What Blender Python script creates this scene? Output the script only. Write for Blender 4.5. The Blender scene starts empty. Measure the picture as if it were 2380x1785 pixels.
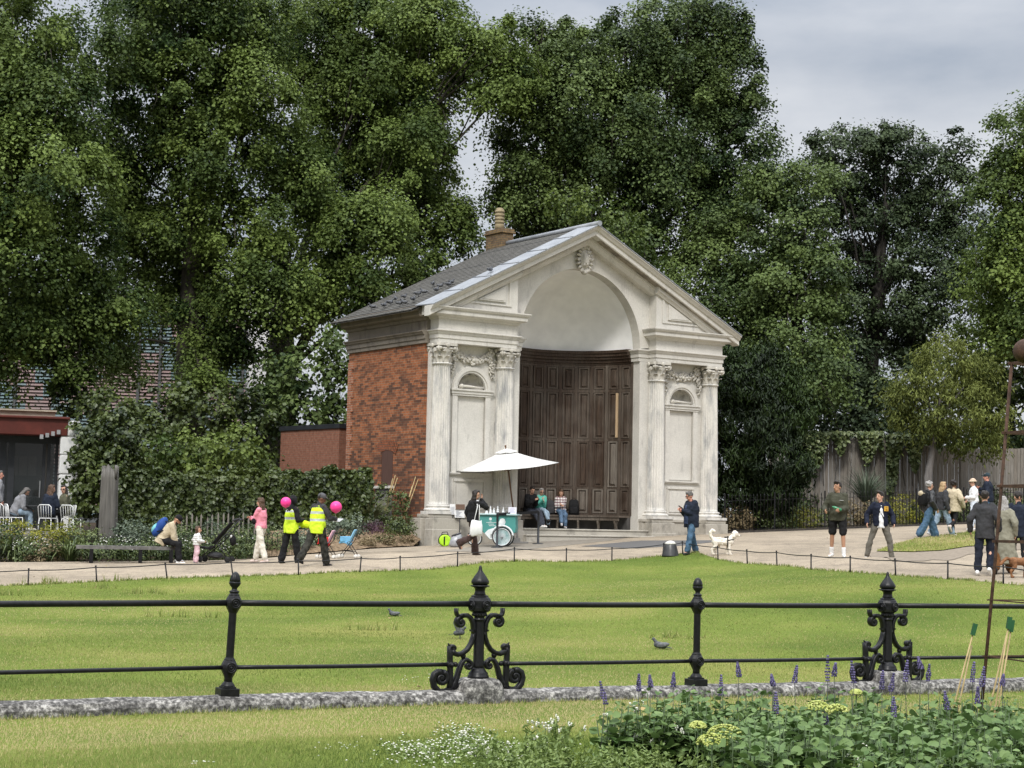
import bpy, bmesh, math, random
import numpy as np
from mathutils import Vector, Matrix, geometry
random.seed(7); RNG = np.random.default_rng(11)
SC = bpy.context.scene; COL = SC.collection
R_ = math.radians
# ---------------------------------------------------------------- camera
FPX, PITCH, ROLL, YAW = 4002.4, R_(4.6165), R_(1.1463), R_(55.4817)
CX, CY = 1190.0, 892.5
CAM = np.array([0, 0, 1.6])
_fw = np.array([0, math.cos(PITCH), math.sin(PITCH)])
_u0 = np.array([0, -math.sin(PITCH), math.cos(PITCH)])
_r0 = np.array([1.0, 0, 0])
_rt = math.cos(ROLL)*_r0 + math.sin(ROLL)*_u0
_up = -math.sin(ROLL)*_r0 + math.cos(ROLL)*_u0
cam_d = bpy.data.cameras.new('camera'); cam_o = bpy.data.objects.new('camera', cam_d); COL.objects.link(cam_o)
M = Matrix.Identity(4)
for i in range(3):
    M[i][0] = _rt[i]; M[i][1] = _up[i]; M[i][2] = -_fw[i]; M[i][3] = CAM[i]
cam_o.matrix_world = M
cam_d.sensor_width = 36.0; cam_d.lens = FPX/2380*36.0; cam_d.clip_start = .1; cam_d.clip_end = 6000
SC.camera = cam_o
# ---------------------------------------------------------------- world: overcast sky
SUN_EL, SUN_AZ = R_(46), R_(188)      # azimuth clockwise from +Y: behind the camera, to its left
W = bpy.data.worlds.new('World'); SC.world = W; W.use_nodes = True
nt = W.node_tree; nt.nodes.clear()
def N(t, k, **kw):
    n = t.nodes.new(k)
    for a, b in kw.items(): setattr(n, a, b)
    return n
out = N(nt, 'ShaderNodeOutputWorld'); bg = N(nt, 'ShaderNodeBackground')
sky = N(nt, 'ShaderNodeTexSky', sky_type='NISHITA', sun_disc=False, sun_elevation=SUN_EL, sun_rotation=SUN_AZ, air_density=1.0, dust_density=3.0)
tc = N(nt, 'ShaderNodeTexCoord'); sep = N(nt, 'ShaderNodeSeparateXYZ'); nt.links.new(tc.outputs['Generated'], sep.inputs[0])
# overcast brightness grows from the horizon towards the zenith
mr = N(nt, 'ShaderNodeMapRange'); mr.interpolation_type = 'SMOOTHSTEP'; mr.inputs['From Min'].default_value = .22; mr.inputs['From Max'].default_value = .95
mr.inputs['To Min'].default_value = 4.75; mr.inputs['To Max'].default_value = 24.0; nt.links.new(sep.outputs['Z'], mr.inputs['Value'])
mp = N(nt, 'ShaderNodeMapping'); mp.inputs['Scale'].default_value = (1.0, 1.0, 2.6); nt.links.new(tc.outputs['Generated'], mp.inputs[0])
nz = N(nt, 'ShaderNodeTexNoise'); nz.inputs['Scale'].default_value = 4.2; nz.inputs['Detail'].default_value = 6; nz.inputs['Roughness'].default_value = .52
nt.links.new(mp.outputs[0], nz.inputs['Vector'])
cr = N(nt, 'ShaderNodeValToRGB'); cr.color_ramp.elements[0].position = .36; cr.color_ramp.elements[0].color = (.53, .585, .675, 1)
cr.color_ramp.elements[1].position = .62; cr.color_ramp.elements[1].color = (.95, .965, 1.0, 1); nt.links.new(nz.outputs['Fac'], cr.inputs[0])
mul = N(nt, 'ShaderNodeVectorMath', operation='SCALE'); nt.links.new(cr.outputs[0], mul.inputs[0]); nt.links.new(mr.outputs[0], mul.inputs['Scale'])
mx = N(nt, 'ShaderNodeMix', data_type='RGBA'); mx.inputs[0].default_value = .88
nt.links.new(sky.outputs[0], mx.inputs[6]); nt.links.new(mul.outputs[0], mx.inputs[7])
nt.links.new(mx.outputs[2], bg.inputs[0]); bg.inputs[1].default_value = .1; nt.links.new(bg.outputs[0], out.inputs[0])
# ---------------------------------------------------------------- sun behind thin cloud
sd = bpy.data.lights.new('sun', 'SUN'); sd.energy = 1.5; sd.angle = R_(10); sd.color = (1, .965, .90)
so = bpy.data.objects.new('sun', sd); COL.objects.link(so); so.location = (-20, -30, 40)
_sdir = Vector((math.sin(SUN_AZ)*math.cos(SUN_EL), math.cos(SUN_AZ)*math.cos(SUN_EL), math.sin(SUN_EL)))
so.rotation_euler = _sdir.to_track_quat('Z', 'Y').to_euler()
SC.view_settings.view_transform = 'Standard'; SC.view_settings.look = 'None'
SC.view_settings.exposure = 0.70; SC.view_settings.gamma = 1.0
SC.render.engine = 'CYCLES'
SC.cycles.max_bounces = 6; SC.cycles.diffuse_bounces = 4; SC.cycles.glossy_bounces = 2; SC.cycles.transmission_bounces = 4
SC.cycles.transparent_max_bounces = 8; SC.cycles.caustics_reflective = False; SC.cycles.caustics_refractive = False
SC.cycles.use_denoising = True
# ---------------------------------------------------------------- measured geometry helpers
def ray(px, py):
    d = _fw*FPX + _rt*(px-CX) - _up*(py-CY); return d/d[1]
def at(px, py, Y): return CAM + ray(px, py)*Y
U_ = np.array([math.sin(YAW), math.cos(YAW), 0]); V_ = np.array([-math.cos(YAW), math.sin(YAW), 0])
O_ = at(979, 1194, 50.0); O0 = np.array([O_[0], O_[1], 0.0])
def bw(u, v, z=0): return O0 + U_*u + V_*v + np.array([0, 0, z])
# ---------------------------------------------------------------- terrain (thin plate spline through measured spots)
_tp = [(-4, 13.8, -.05), (-2.35, 14.7, -.05), (1.84, 16.9, -.07), (5.6, 18.85, -.12), (-4, 8, -.06), (4, 8, -.07), (0, 2, -.05), (8, 12, -.12), (0, -20, 0),
       (15, 30, .50), (25, 25, .35), (-15, 25, 0), (-25, 15, -.1), (20, 10, -.1), (-18, 55, .95), (-25, 42, .45), (-10, 70, 1.3), (20, 78, 2.5),
       (32, 58, 2.3), (12, 92, 2.3), (-30, 90, 1.2), (-60, 40, .4), (60, 40, 1.5), (0, 130, 2), (-60, 130, 1.5), (60, 130, 2.5), (-40, -20, 0), (40, -20, 0)]
for q in [(0, 1366, 35), (390, 1348, 37), (694, 1337, 38.5), (1000, 1330, 40), (1316, 1309, 43), (1600, 1295, 45), (1669, 1303, 43.5), (1806, 1318, 40), (1885, 1327, 38), (2000, 1335, 36), (2200, 1350, 33.2), (2332, 1360, 31.5), (220, 1307, 43), (530, 1308, 43), (1015, 1268, 50),
          (1210, 1262, 51.2), (1677, 1240, 56.5), (1605, 1283, 45), (1945, 1293, 40), (2055, 1303, 41.5), (2160, 1251, 49), (2300, 1340, 35), (2265, 1231, 55),
          (1920, 1230, 58.5), (2130, 1222, 60), (2300, 1215, 62), (1090, 1290, 42.5), (745, 1317, 40), (640, 1304, 42.5)]:
    P = at(*q); _tp.append(tuple(P))
_tp = np.array(_tp, float)
def _phi(r2): return np.where(r2 > 0, r2*np.log(np.maximum(r2, 1e-9))*.5, 0)
_n = len(_tp); _d2 = ((_tp[:, None, :2]-_tp[None, :, :2])**2).sum(-1)
_A = np.zeros((_n+3, _n+3)); _A[:_n, :_n] = _phi(_d2)+np.eye(_n)*.12
_A[:_n, _n] = 1; _A[:_n, _n+1:] = _tp[:, :2]; _A[_n, :_n] = 1; _A[_n+1:, :_n] = _tp[:, :2].T
_b = np.zeros(_n+3); _b[:_n] = _tp[:, 2]; _w = np.linalg.solve(_A, _b)
def terr(x, y):
    x = np.clip(np.asarray(x, float), -60, 60); y = np.clip(np.asarray(y, float), -20, 130)
    r2 = (x[..., None]-_tp[:, 0])**2+(y[..., None]-_tp[:, 1])**2
    return _phi(r2)@_w[:_n]+_w[_n]+_w[_n+1]*x+_w[_n+2]*y
def tz(x, y): return float(terr(np.array([x]), np.array([y]))[0])
def gp(px, Y, py=1290):
    """ground point seen in image column px at depth Y"""
    for _ in range(4):
        P = at(px, py, Y); z = tz(P[0], P[1]); q = np.array([P[0], P[1], z])-CAM
        py = CY-FPX*(q@_up)/(q@_fw)
        P = at(px, py, Y)
    return Vector((P[0], P[1], tz(P[0], P[1])))
def gray(px, py):
    """ground point under image point"""
    Y = 8.0
    while Y < 120:
        P = at(px, py, Y)
        if P[2] <= tz(P[0], P[1]): break
        Y += .1
    return Vector((P[0], P[1], tz(P[0], P[1])))
def tag(o, label=None, cat=None, group=None, kind=None):
    if label: o['label'] = label
    if cat: o['category'] = cat
    if group: o['group'] = group
    if kind: o['kind'] = kind
    return o
def empty(name, loc, rz=0, label=None, cat=None, group=None):
    o = bpy.data.objects.new(name, None); COL.objects.link(o); o.location = loc; o.rotation_euler = (0, 0, rz); o.empty_display_size = .2
    return tag(o, label, cat, group)
def copy_tree(o, parent=None):
    c = o.copy(); COL.objects.link(c); c.parent = parent
    for ch in [k for k in o.children]: copy_tree(ch, c)
    return c
# ---------------------------------------------------------------- mesh collector
class MB:
    def __init__(s): s.v = []; s.f = []; s.t = []; s.sm = []
    def add(s, vs, fs, tint=0.5, smooth=False):
        b = len(s.v); s.v.extend([tuple(map(float, p)) for p in vs])
        for f in fs: s.f.append([b+i for i in f]); s.t.append(tint); s.sm.append(smooth)
        return s
    def box(s, x0, x1, y0, y1, z0, z1, tint=.5, rot=None, c=None):
        vs = [(x, y, z) for x in (x0, x1) for y in (y0, y1) for z in (z0, z1)]
        if rot is not None: vs = [tuple(rot@Vector(p)+(Vector(c) if c is not None else Vector())) for p in vs]
        return s.add(vs, [(0, 1, 3, 2), (4, 6, 7, 5), (0, 4, 5, 1), (2, 3, 7, 6), (0, 2, 6, 4), (1, 5, 7, 3)], tint)
    def bar(s, a, b, w, h=None, tint=.5, up=(0, 0, 1)):
        a = Vector(a); b = Vector(b); h = h or w; d = (b-a); L = d.length; d.normalize(); u = Vector(up)
        x = d.cross(u)
        if x.length < 1e-4: x = d.cross(Vector((1, 0, 0)))
        x.normalize(); y = x.cross(d)
        vs = [p+x*sx*w/2+y*sy*h/2 for p in (a, b) for sx, sy in ((-1, -1), (1, -1), (1, 1), (-1, 1))]
        return s.add(vs, [(3, 2, 1, 0), (4, 5, 6, 7), (0, 1, 5, 4), (1, 2, 6, 5), (2, 3, 7, 6), (3, 0, 4, 7)], tint)
    def prism(s, poly, axis, a, b, tint=.5):
        """poly in the two other axes; axis 0,1,2"""
        def mk(p, w):
            if axis == 0: return (w, p[0], p[1])
            if axis == 1: return (p[0], w, p[1])
            return (p[0], p[1], w)
        n = len(poly); vs = [mk(p, a) for p in poly]+[mk(p, b) for p in poly]
        fs = [list(range(n))[::-1], list(range(n, 2*n))]+[(i, (i+1) % n, n+(i+1) % n, n+i) for i in range(n)]
        return s.add(vs, fs, tint)
    def rings(s, rs, closed=False, caps=True, tint=.5, smooth=True):
        n = len(rs[0]); vs = [p for r in rs for p in r]; fs = []
        m = len(rs)
        for i in range(m-1 if not closed else m):
            for j in range(n):
                fs.append((i*n+j, i*n+(j+1) % n, ((i+1) % m)*n+(j+1) % n, ((i+1) % m)*n+j))
        b = len(s.v); s.add(vs, fs, tint, smooth)
        if caps and not closed:
            s.f.append([b+j for j in range(n)][::-1]); s.t.append(tint); s.sm.append(False)
            s.f.append([b+(m-1)*n+j for j in range(n)]); s.t.append(tint); s.sm.append(False)
        return s
    def tube(s, pts, rad, n=8, tint=.5, caps=True):
        pts = [Vector(p) for p in pts]; m = len(pts)
        if not hasattr(rad, '__len__'): rad = [rad]*m
        rs = []; prev = None
        for i, p in enumerate(pts):
            t = (pts[min(i+1, m-1)]-pts[max(i-1, 0)]); t = t.normalized() if t.length > 1e-9 else Vector((0, 0, 1))
            if prev is None:
                x = t.orthogonal().normalized()
            else:
                x = prev-t*prev.dot(t)
                x = x.normalized() if x.length > 1e-6 else t.orthogonal().normalized()
            prev = x; y = t.cross(x)
            rs.append([p+(x*math.cos(2*math.pi*j/n)+y*math.sin(2*math.pi*j/n))*rad[i] for j in range(n)])
        return s.rings(rs, caps=caps, tint=tint)
    def lathe(s, prof, c=(0, 0, 0), n=24, mod=None, tint=.5, a0=0, smooth=True):
        c = Vector(c); rs = []
        for r, z in prof:
            rs.append([c+Vector(((r*(mod(2*math.pi*j/n, r, z) if mod else 1))*math.cos(a0+2*math.pi*j/n), (r*(mod(2*math.pi*j/n, r, z) if mod else 1))*math.sin(a0+2*math.pi*j/n), z)) for j in range(n)])
        return s.rings(rs, tint=tint, smooth=smooth)
    def ball(s, c, r, n=10, m=7, tint=.5, rot=None):
        c = Vector(c); r = Vector(r) if hasattr(r, '__len__') else Vector((r, r, r)); rs = []
        for i in range(m+1):
            th = math.pi*(i+.02)/(m+.04)
            rs.append([Vector((r.x*math.sin(th)*math.cos(2*math.pi*j/n), r.y*math.sin(th)*math.sin(2*math.pi*j/n), -r.z*math.cos(th))) for j in range(n)])
        if rot is not None: rs = [[rot@p for p in q] for q in rs]
        return s.rings([[c+p for p in q] for q in rs], tint=tint)
    def capsule(s, a, b, ra, rb, n=10, k=3, tint=.5):
        a = Vector(a); b = Vector(b); d = b-a; L = d.length
        t = d.normalized() if L > 1e-6 else Vector((0, 0, 1)); x = t.orthogonal().normalized(); y = t.cross(x); rs = []
        for i in range(k+1):
            th = math.pi/2*(i+.05)/(k+.05); rs.append((a-t*ra*math.cos(th), ra*math.sin(th)))
        for i in range(k, -1, -1):
            th = math.pi/2*(i+.05)/(k+.05); rs.append((b+t*rb*math.cos(th), rb*math.sin(th)))
        return s.rings([[p+(x*math.cos(2*math.pi*j/n)+y*math.sin(2*math.pi*j/n))*r for j in range(n)] for p, r in rs], tint=tint)
    def mesh(s, name, mat):
        me = bpy.data.meshes.new(name); me.from_pydata(s.v, [], s.f)
        a = me.attributes.new('tint', 'FLOAT', 'FACE'); a.data.foreach_set('value', np.array(s.t, np.float32))
        me.polygons.foreach_set('use_smooth', np.array(s.sm, bool))
        if mat is not None: me.materials.append(mat)
        me.update(); return me
    def build(s, name, mat, parent=None, loc=None, rz=0, bevel=0, fixn=True):
        me = s.mesh(name, mat)
        if fixn:
            bm = bmesh.new(); bm.from_mesh(me); bmesh.ops.recalc_face_normals(bm, faces=bm.faces); bm.to_mesh(me); bm.free()
        o = bpy.data.objects.new(name, me); COL.objects.link(o); o.parent = parent
        if loc is not None: o.location = loc
        o.rotation_euler = (0, 0, rz)
        if bevel:
            m = o.modifiers.new('bevel', 'BEVEL'); m.width = bevel; m.segments = 2; m.limit_method = 'ANGLE'
        return o
# ---------------------------------------------------------------- materials
MATS = {}
def newmat(name):
    m = bpy.data.materials.new(name); m.use_nodes = True; t = m.node_tree; b = t.nodes['Principled BSDF']; MATS[name] = m
    return m, t, b
def ramp(t, stops):
    r = t.nodes.new('ShaderNodeValToRGB'); e = r.color_ramp.elements
    while len(e) < len(stops): e.new(.5)
    for el, (p, c) in zip(e, stops): el.position = p; el.color = (*c, 1)
    return r
def noise(t, vec, scale, detail=5, rough=.55):
    n = t.nodes.new('ShaderNodeTexNoise'); n.inputs['Scale'].default_value = scale; n.inputs['Detail'].default_value = detail; n.inputs['Roughness'].default_value = rough
    if vec is not None: t.links.new(vec, n.inputs['Vector'])
    return n
def coords(t, kind='Object', scale=(1, 1, 1)):
    c = t.nodes.new('ShaderNodeTexCoord'); m = t.nodes.new('ShaderNodeMapping'); m.inputs['Scale'].default_value = scale
    t.links.new(c.outputs[kind], m.inputs[0]); return m.outputs[0]
def mixc(t, fac, a, b, mode='MIX'):
    m = t.nodes.new('ShaderNodeMix'); m.data_type = 'RGBA'; m.blend_type = mode
    for sock, v in ((m.inputs[0], fac), (m.inputs[6], a), (m.inputs[7], b)):
        if hasattr(v, 'links') or hasattr(v, 'is_output'): t.links.new(v, sock)
        elif isinstance(v, (int, float)): sock.default_value = v
        else: sock.default_value = (*v, 1)
    return m.outputs[2]
def bump(t, b, h, strength=.3, dist=.02):
    n = t.nodes.new('ShaderNodeBump'); n.inputs['Strength'].default_value = strength; n.inputs['Distance'].default_value = dist
    t.links.new(h, n.inputs['Height']); t.links.new(n.outputs[0], b.inputs['Normal'])
def noisy(name, c1, c2, scale=6, rough=.7, bmp=.2, sc=(1, 1, 1), spec=.3, metal=0, det=5, bdist=.02):
    if name in MATS: return MATS[name]
    m, t, b = newmat(name); v = coords(t, 'Object', sc); n = noise(t, v, scale, det)
    r = ramp(t, [(.3, c1), (.7, c2)]); t.links.new(n.outputs[0], r.inputs[0]); t.links.new(r.outputs[0], b.inputs['Base Color'])
    b.inputs['Roughness'].default_value = rough; b.inputs['Specular IOR Level'].default_value = spec; b.inputs['Metallic'].default_value = metal
    if bmp: bump(t, b, n.outputs[0], bmp, bdist)
    return m
def cloth(name, c, var=.12, rough=.85):
    c2 = tuple(min(1, x*(1+var)+.004) for x in c); c1 = tuple(x*(1-var*1.6) for x in c)
    return noisy(name, c1, c2, 9, rough, .5, spec=.15, bdist=.012)
def tinted(name, lo, hi, rough=.5, spec=.3, trans=0, nscale=0):
    """colour from the per-face/per-leaf 'tint' attribute"""
    m, t, b = newmat(name); a = t.nodes.new('ShaderNodeAttribute'); a.attribute_name = 'tint'
    r = ramp(t, [(0, lo), (1, hi)]); t.links.new(a.outputs['Fac'], r.inputs[0]); col = r.outputs[0]
    if nscale:
        n = noise(t, coords(t), nscale, 4); r2 = ramp(t, [(.3, (.65, .65, .65)), (.7, (1.15, 1.15, 1.1))]); t.links.new(n.outputs[0], r2.inputs[0])
        col = mixc(t, 1.0, col, r2.outputs[0], 'MULTIPLY')
    t.links.new(col, b.inputs['Base Color'])
    b.inputs['Roughness'].default_value = rough; b.inputs['Specular IOR Level'].default_value = spec
    if trans:
        tr = t.nodes.new('ShaderNodeBsdfTranslucent'); t.links.new(col, tr.inputs[0]); ms = t.nodes.new('ShaderNodeMixShader'); ms.inputs[0].default_value = trans
        o = t.nodes['Material Output']; t.links.new(b.outputs[0], ms.inputs[1]); t.links.new(tr.outputs[0], ms.inputs[2]); t.links.new(ms.outputs[0], o.inputs[0])
    return m
# ================================================================ GROUND, PATH, LAWN
def sheet(name, poly, off, mat, step=.6, kind='structure', jit=0):
    """polygon (x,y) laid on the terrain"""
    P = [Vector((p[0], p[1])) for p in poly]
    # subdivide outline
    O = []
    for i, p in enumerate(P):
        q = P[(i+1) % len(P)]; k = max(1, int((q-p).length/step))
        for j in range(k): O.append(p.lerp(q, j/k))
    xs = [p.x for p in O]; ys = [p.y for p in O]; inner = []
    arr = np.array([(p.x, p.y) for p in O])
    gx = np.arange(min(xs)+step/2, max(xs), step); gy = np.arange(min(ys)+step/2, max(ys), step)
    G = np.array([(x, y) for x in gx for y in gy])
    if len(G):
        ins = np.zeros(len(G), bool); n = len(arr)
        for i in range(n):
            a = arr[i]; b = arr[(i+1) % n]
            c = ((a[1] > G[:, 1]) != (b[1] > G[:, 1])); xi = (b[0]-a[0])*(G[:, 1]-a[1])/(b[1]-a[1]+1e-12)+a[0]
            ins ^= c & (G[:, 0] < xi)
        inner = [Vector(p) for p in G[ins]]
    vs = O+inner; n = len(O)
    r = geometry.delaunay_2d_cdt(vs, [], [list(range(n))], 1, 1e-5)
    V = np.array([(v.x, v.y) for v in r[0]]); z = terr(V[:, 0], V[:, 1])+off
    me = bpy.data.meshes.new(name); me.from_pydata([(a[0], a[1], c) for a, c in zip(V, z)], [], r[2])
    for p in me.polygons: p.use_smooth = True
    me.materials.append(mat); me.update()
    bm = bmesh.new(); bm.from_mesh(me); bmesh.ops.recalc_face_normals(bm, faces=bm.faces)
    if sum(f.normal.z for f in bm.faces) < 0: bmesh.ops.reverse_faces(bm, faces=bm.faces)
    bm.to_mesh(me); bm.free()
    o = bpy.data.objects.new(name, me); COL.objects.link(o); tag(o, kind=kind); return o
def m_gravel():
    m, t, b = newmat('gravel'); v = coords(t)
    n1 = noise(t, v, .22, 6, .6); n2 = noise(t, v, 28, 4, .75); n3 = noise(t, v, 1.6, 9, .78)
    r1 = ramp(t, [(.3, (.24, .205, .16)), (.7, (.395, .335, .262))]); t.links.new(n1.outputs[0], r1.inputs[0])
    r2 = ramp(t, [(.25, (.45, .43, .4)), (.55, (1.05, 1.03, 1.0)), (.8, (1.5, 1.47, 1.42))]); t.links.new(n2.outputs[0], r2.inputs[0])
    r3 = ramp(t, [(.33, (.66, .66, .67)), (.5, (.98, .98, .97)), (.68, (1.16, 1.15, 1.12))]); t.links.new(n3.outputs[0], r3.inputs[0])
    c = mixc(t, 1.0, r1.outputs[0], r2.outputs[0], 'MULTIPLY'); c = mixc(t, 1.0, c, r3.outputs[0], 'MULTIPLY')
    t.links.new(c, b.inputs['Base Color']); b.inputs['Roughness'].default_value = .95; b.inputs['Specular IOR Level'].default_value = .15
    bump(t, b, n2.outputs[0], .5, .015); return m
def m_turf():
    m, t, b = newmat('turf'); v = coords(t)
    n1 = noise(t, v, .28, 5); n2 = noise(t, v, 45, 3, .7)
    r1 = ramp(t, [(.3, (.080, .125, .022)), (.52, (.15, .195, .038)), (.72, (.25, .245, .075))]); t.links.new(n1.outputs[0], r1.inputs[0])
    r2 = ramp(t, [(.25, (.6, .6, .55)), (.75, (1.25, 1.25, 1.2))]); t.links.new(n2.outputs[0], r2.inputs[0])
    t.links.new(mixc(t, 1.0, r1.outputs[0], r2.outputs[0], 'MULTIPLY'), b.inputs['Base Color']); b.inputs['Roughness'].default_value = .95
    b.inputs['Specular IOR Level'].default_value = .1; bump(t, b, n2.outputs[0], .8, .03); return m
M_GRAVEL = m_gravel(); M_TURF = m_turf()
M_SOIL = noisy('soil', (.030, .022, .015), (.085, .062, .042), 14, .95, .9, spec=.1, bdist=.05)
M_MULCH = noisy('bark_mulch', (.085, .058, .036), (.30, .22, .14), 11, .95, 1.0, spec=.1, bdist=.05)
M_TARMAC = noisy('tarmac', (.085, .083, .080), (.135, .13, .125), 40, .9, .3, spec=.2)
# the ground: one sheet to the horizon
def ground_sheet():
    xs = np.unique(np.concatenate([np.arange(-45, 45.1, 1.5), np.array([-1500, -700, -300, -150, -90, -60, 60, 90, 150, 300, 700, 1500.])]))
    ys = np.unique(np.concatenate([np.arange(-5, 90.1, 1.5), np.array([-1500, -500, -100, -30, -15, 110, 130, 180, 300, 700, 1500.])]))
    X, Y = np.meshgrid(xs, ys); Z = terr(X.ravel(), Y.ravel())-.12
    me = bpy.data.meshes.new('ground'); nx = len(xs); fs = [(j*nx+i, j*nx+i+1, (j+1)*nx+i+1, (j+1)*nx+i) for j in range(len(ys)-1) for i in range(nx-1)]
    me.from_pydata(list(zip(X.ravel(), Y.ravel(), Z)), [], fs); me.materials.append(M_SOIL)
    for p in me.polygons: p.use_smooth = True
    o = bpy.data.objects.new('ground', me); COL.objects.link(o); tag(o, kind='structure')
ground_sheet()
LAWN_EDGE = [gp(-500, 33.2), gp(0, 35), gp(390, 37), gp(700, 38.4), gp(1000, 40.2), gp(1300, 42.8), gp(1480, 44.6), gp(1560, 45.2), gp(1620, 45.0), gp(1669, 43.5), gp(1806, 40), gp(1885, 38), gp(2000, 36), gp(2200, 33.2), gp(2332, 31.5), gp(2900, 26)]
le = [(p.x, p.y) for p in LAWN_EDGE]
LAWN_POLY = [(-60, 4), (-60, 22)] + le + [(45, 14), (45, 4)]
sheet('lawn', LAWN_POLY, .035, M_TURF, .7)
# path behind the lawn
BACK = [gp(-500, 41.5), gp(0, 42.5), gp(400, 44.0), gp(620, 44.3), gp(760, 45.5), gp(860, 47.6), gp(960, 49.3)]
bk = [(p.x, p.y) for p in BACK]
bl = [tuple(bw(.1, -.15)[:2]), tuple(bw(3.4, .1)[:2]), tuple(bw(3.4, 1.0)[:2]), tuple(bw(8.4, 1.0)[:2]), tuple(bw(8.4, .1)[:2]), tuple(bw(11.6, -.1)[:2])]
FR = [gp(1700, 57.2), gp(1920, 58.6), gp(2130, 60.2), gp(2300, 62), gp(2700, 66)]
PATH_POLY = [(-60, 4), (-60, 37)] + bk + bl + [(p.x, p.y) for p in FR] + [(45, 40), (45, 4)]
sheet('gravel_path', PATH_POLY, 0.0, M_GRAVEL, .8)
# darker tarmac patch in front of the alcove
pp = [gray(1010, 1283), gray(1130, 1262), gray(1300, 1248), gray(1480, 1247), gray(1420, 1257), gray(1250, 1275), gray(1120, 1283)]
sheet('worn_path_patch', [(p.x, p.y) for p in pp], .006, noisy('worn_gravel', (.16, .142, .115), (.27, .238, .195), 9, .95, .4), .8)
pp = [gray(1350, 1270), gray(1490, 1257), gray(1700, 1256), gray(1600, 1268), gray(1480, 1275)]
sheet('tarmac_patch', [(p.x, p.y) for p in pp], .008, M_TARMAC, .8)
# mulched bank left of the alcove
pp = [gp(620, 44.6), gp(760, 45.9), gp(860, 47.9), gp(960, 49.6), Vector(bw(.05, .1)), Vector(bw(.3, 4.4)), gp(700, 55), gp(600, 50)]
# ================================================================ THE ALCOVE
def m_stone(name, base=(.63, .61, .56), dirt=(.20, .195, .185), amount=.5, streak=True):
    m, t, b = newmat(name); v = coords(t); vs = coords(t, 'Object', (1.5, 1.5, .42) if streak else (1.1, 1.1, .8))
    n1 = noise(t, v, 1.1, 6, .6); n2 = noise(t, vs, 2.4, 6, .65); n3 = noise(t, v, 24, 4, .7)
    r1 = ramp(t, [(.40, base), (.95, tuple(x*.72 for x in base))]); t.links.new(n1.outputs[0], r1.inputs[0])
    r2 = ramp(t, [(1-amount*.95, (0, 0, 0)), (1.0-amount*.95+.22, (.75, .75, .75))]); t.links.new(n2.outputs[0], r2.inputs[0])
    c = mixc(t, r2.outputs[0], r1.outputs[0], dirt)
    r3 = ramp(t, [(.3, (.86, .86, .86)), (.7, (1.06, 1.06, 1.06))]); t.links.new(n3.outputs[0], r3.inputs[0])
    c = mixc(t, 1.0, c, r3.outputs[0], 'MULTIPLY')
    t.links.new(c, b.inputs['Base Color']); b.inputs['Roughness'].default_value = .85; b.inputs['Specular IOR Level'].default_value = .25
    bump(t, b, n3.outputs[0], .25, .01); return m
M_STUCCO = m_stone('painted_stucco', (.605, .58, .53), (.25, .24, .225), .46)
M_COLST = m_stone('column_stone', (.66, .635, .585), (.21, .22, .235), .56)
M_PLINTH = m_stone('plinth_stone', (.42, .39, .335), (.13, .12, .105), .52, False)
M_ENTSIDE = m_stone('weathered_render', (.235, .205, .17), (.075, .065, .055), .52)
M_DOME = noisy('dome_plaster', (.80, .80, .80), (.92, .92, .915), 2.2, .85, .15, spec=.2)
M_CARVE = m_stone('carved_stone', (.58, .55, .49), (.13, .12, .10), .52)
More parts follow.
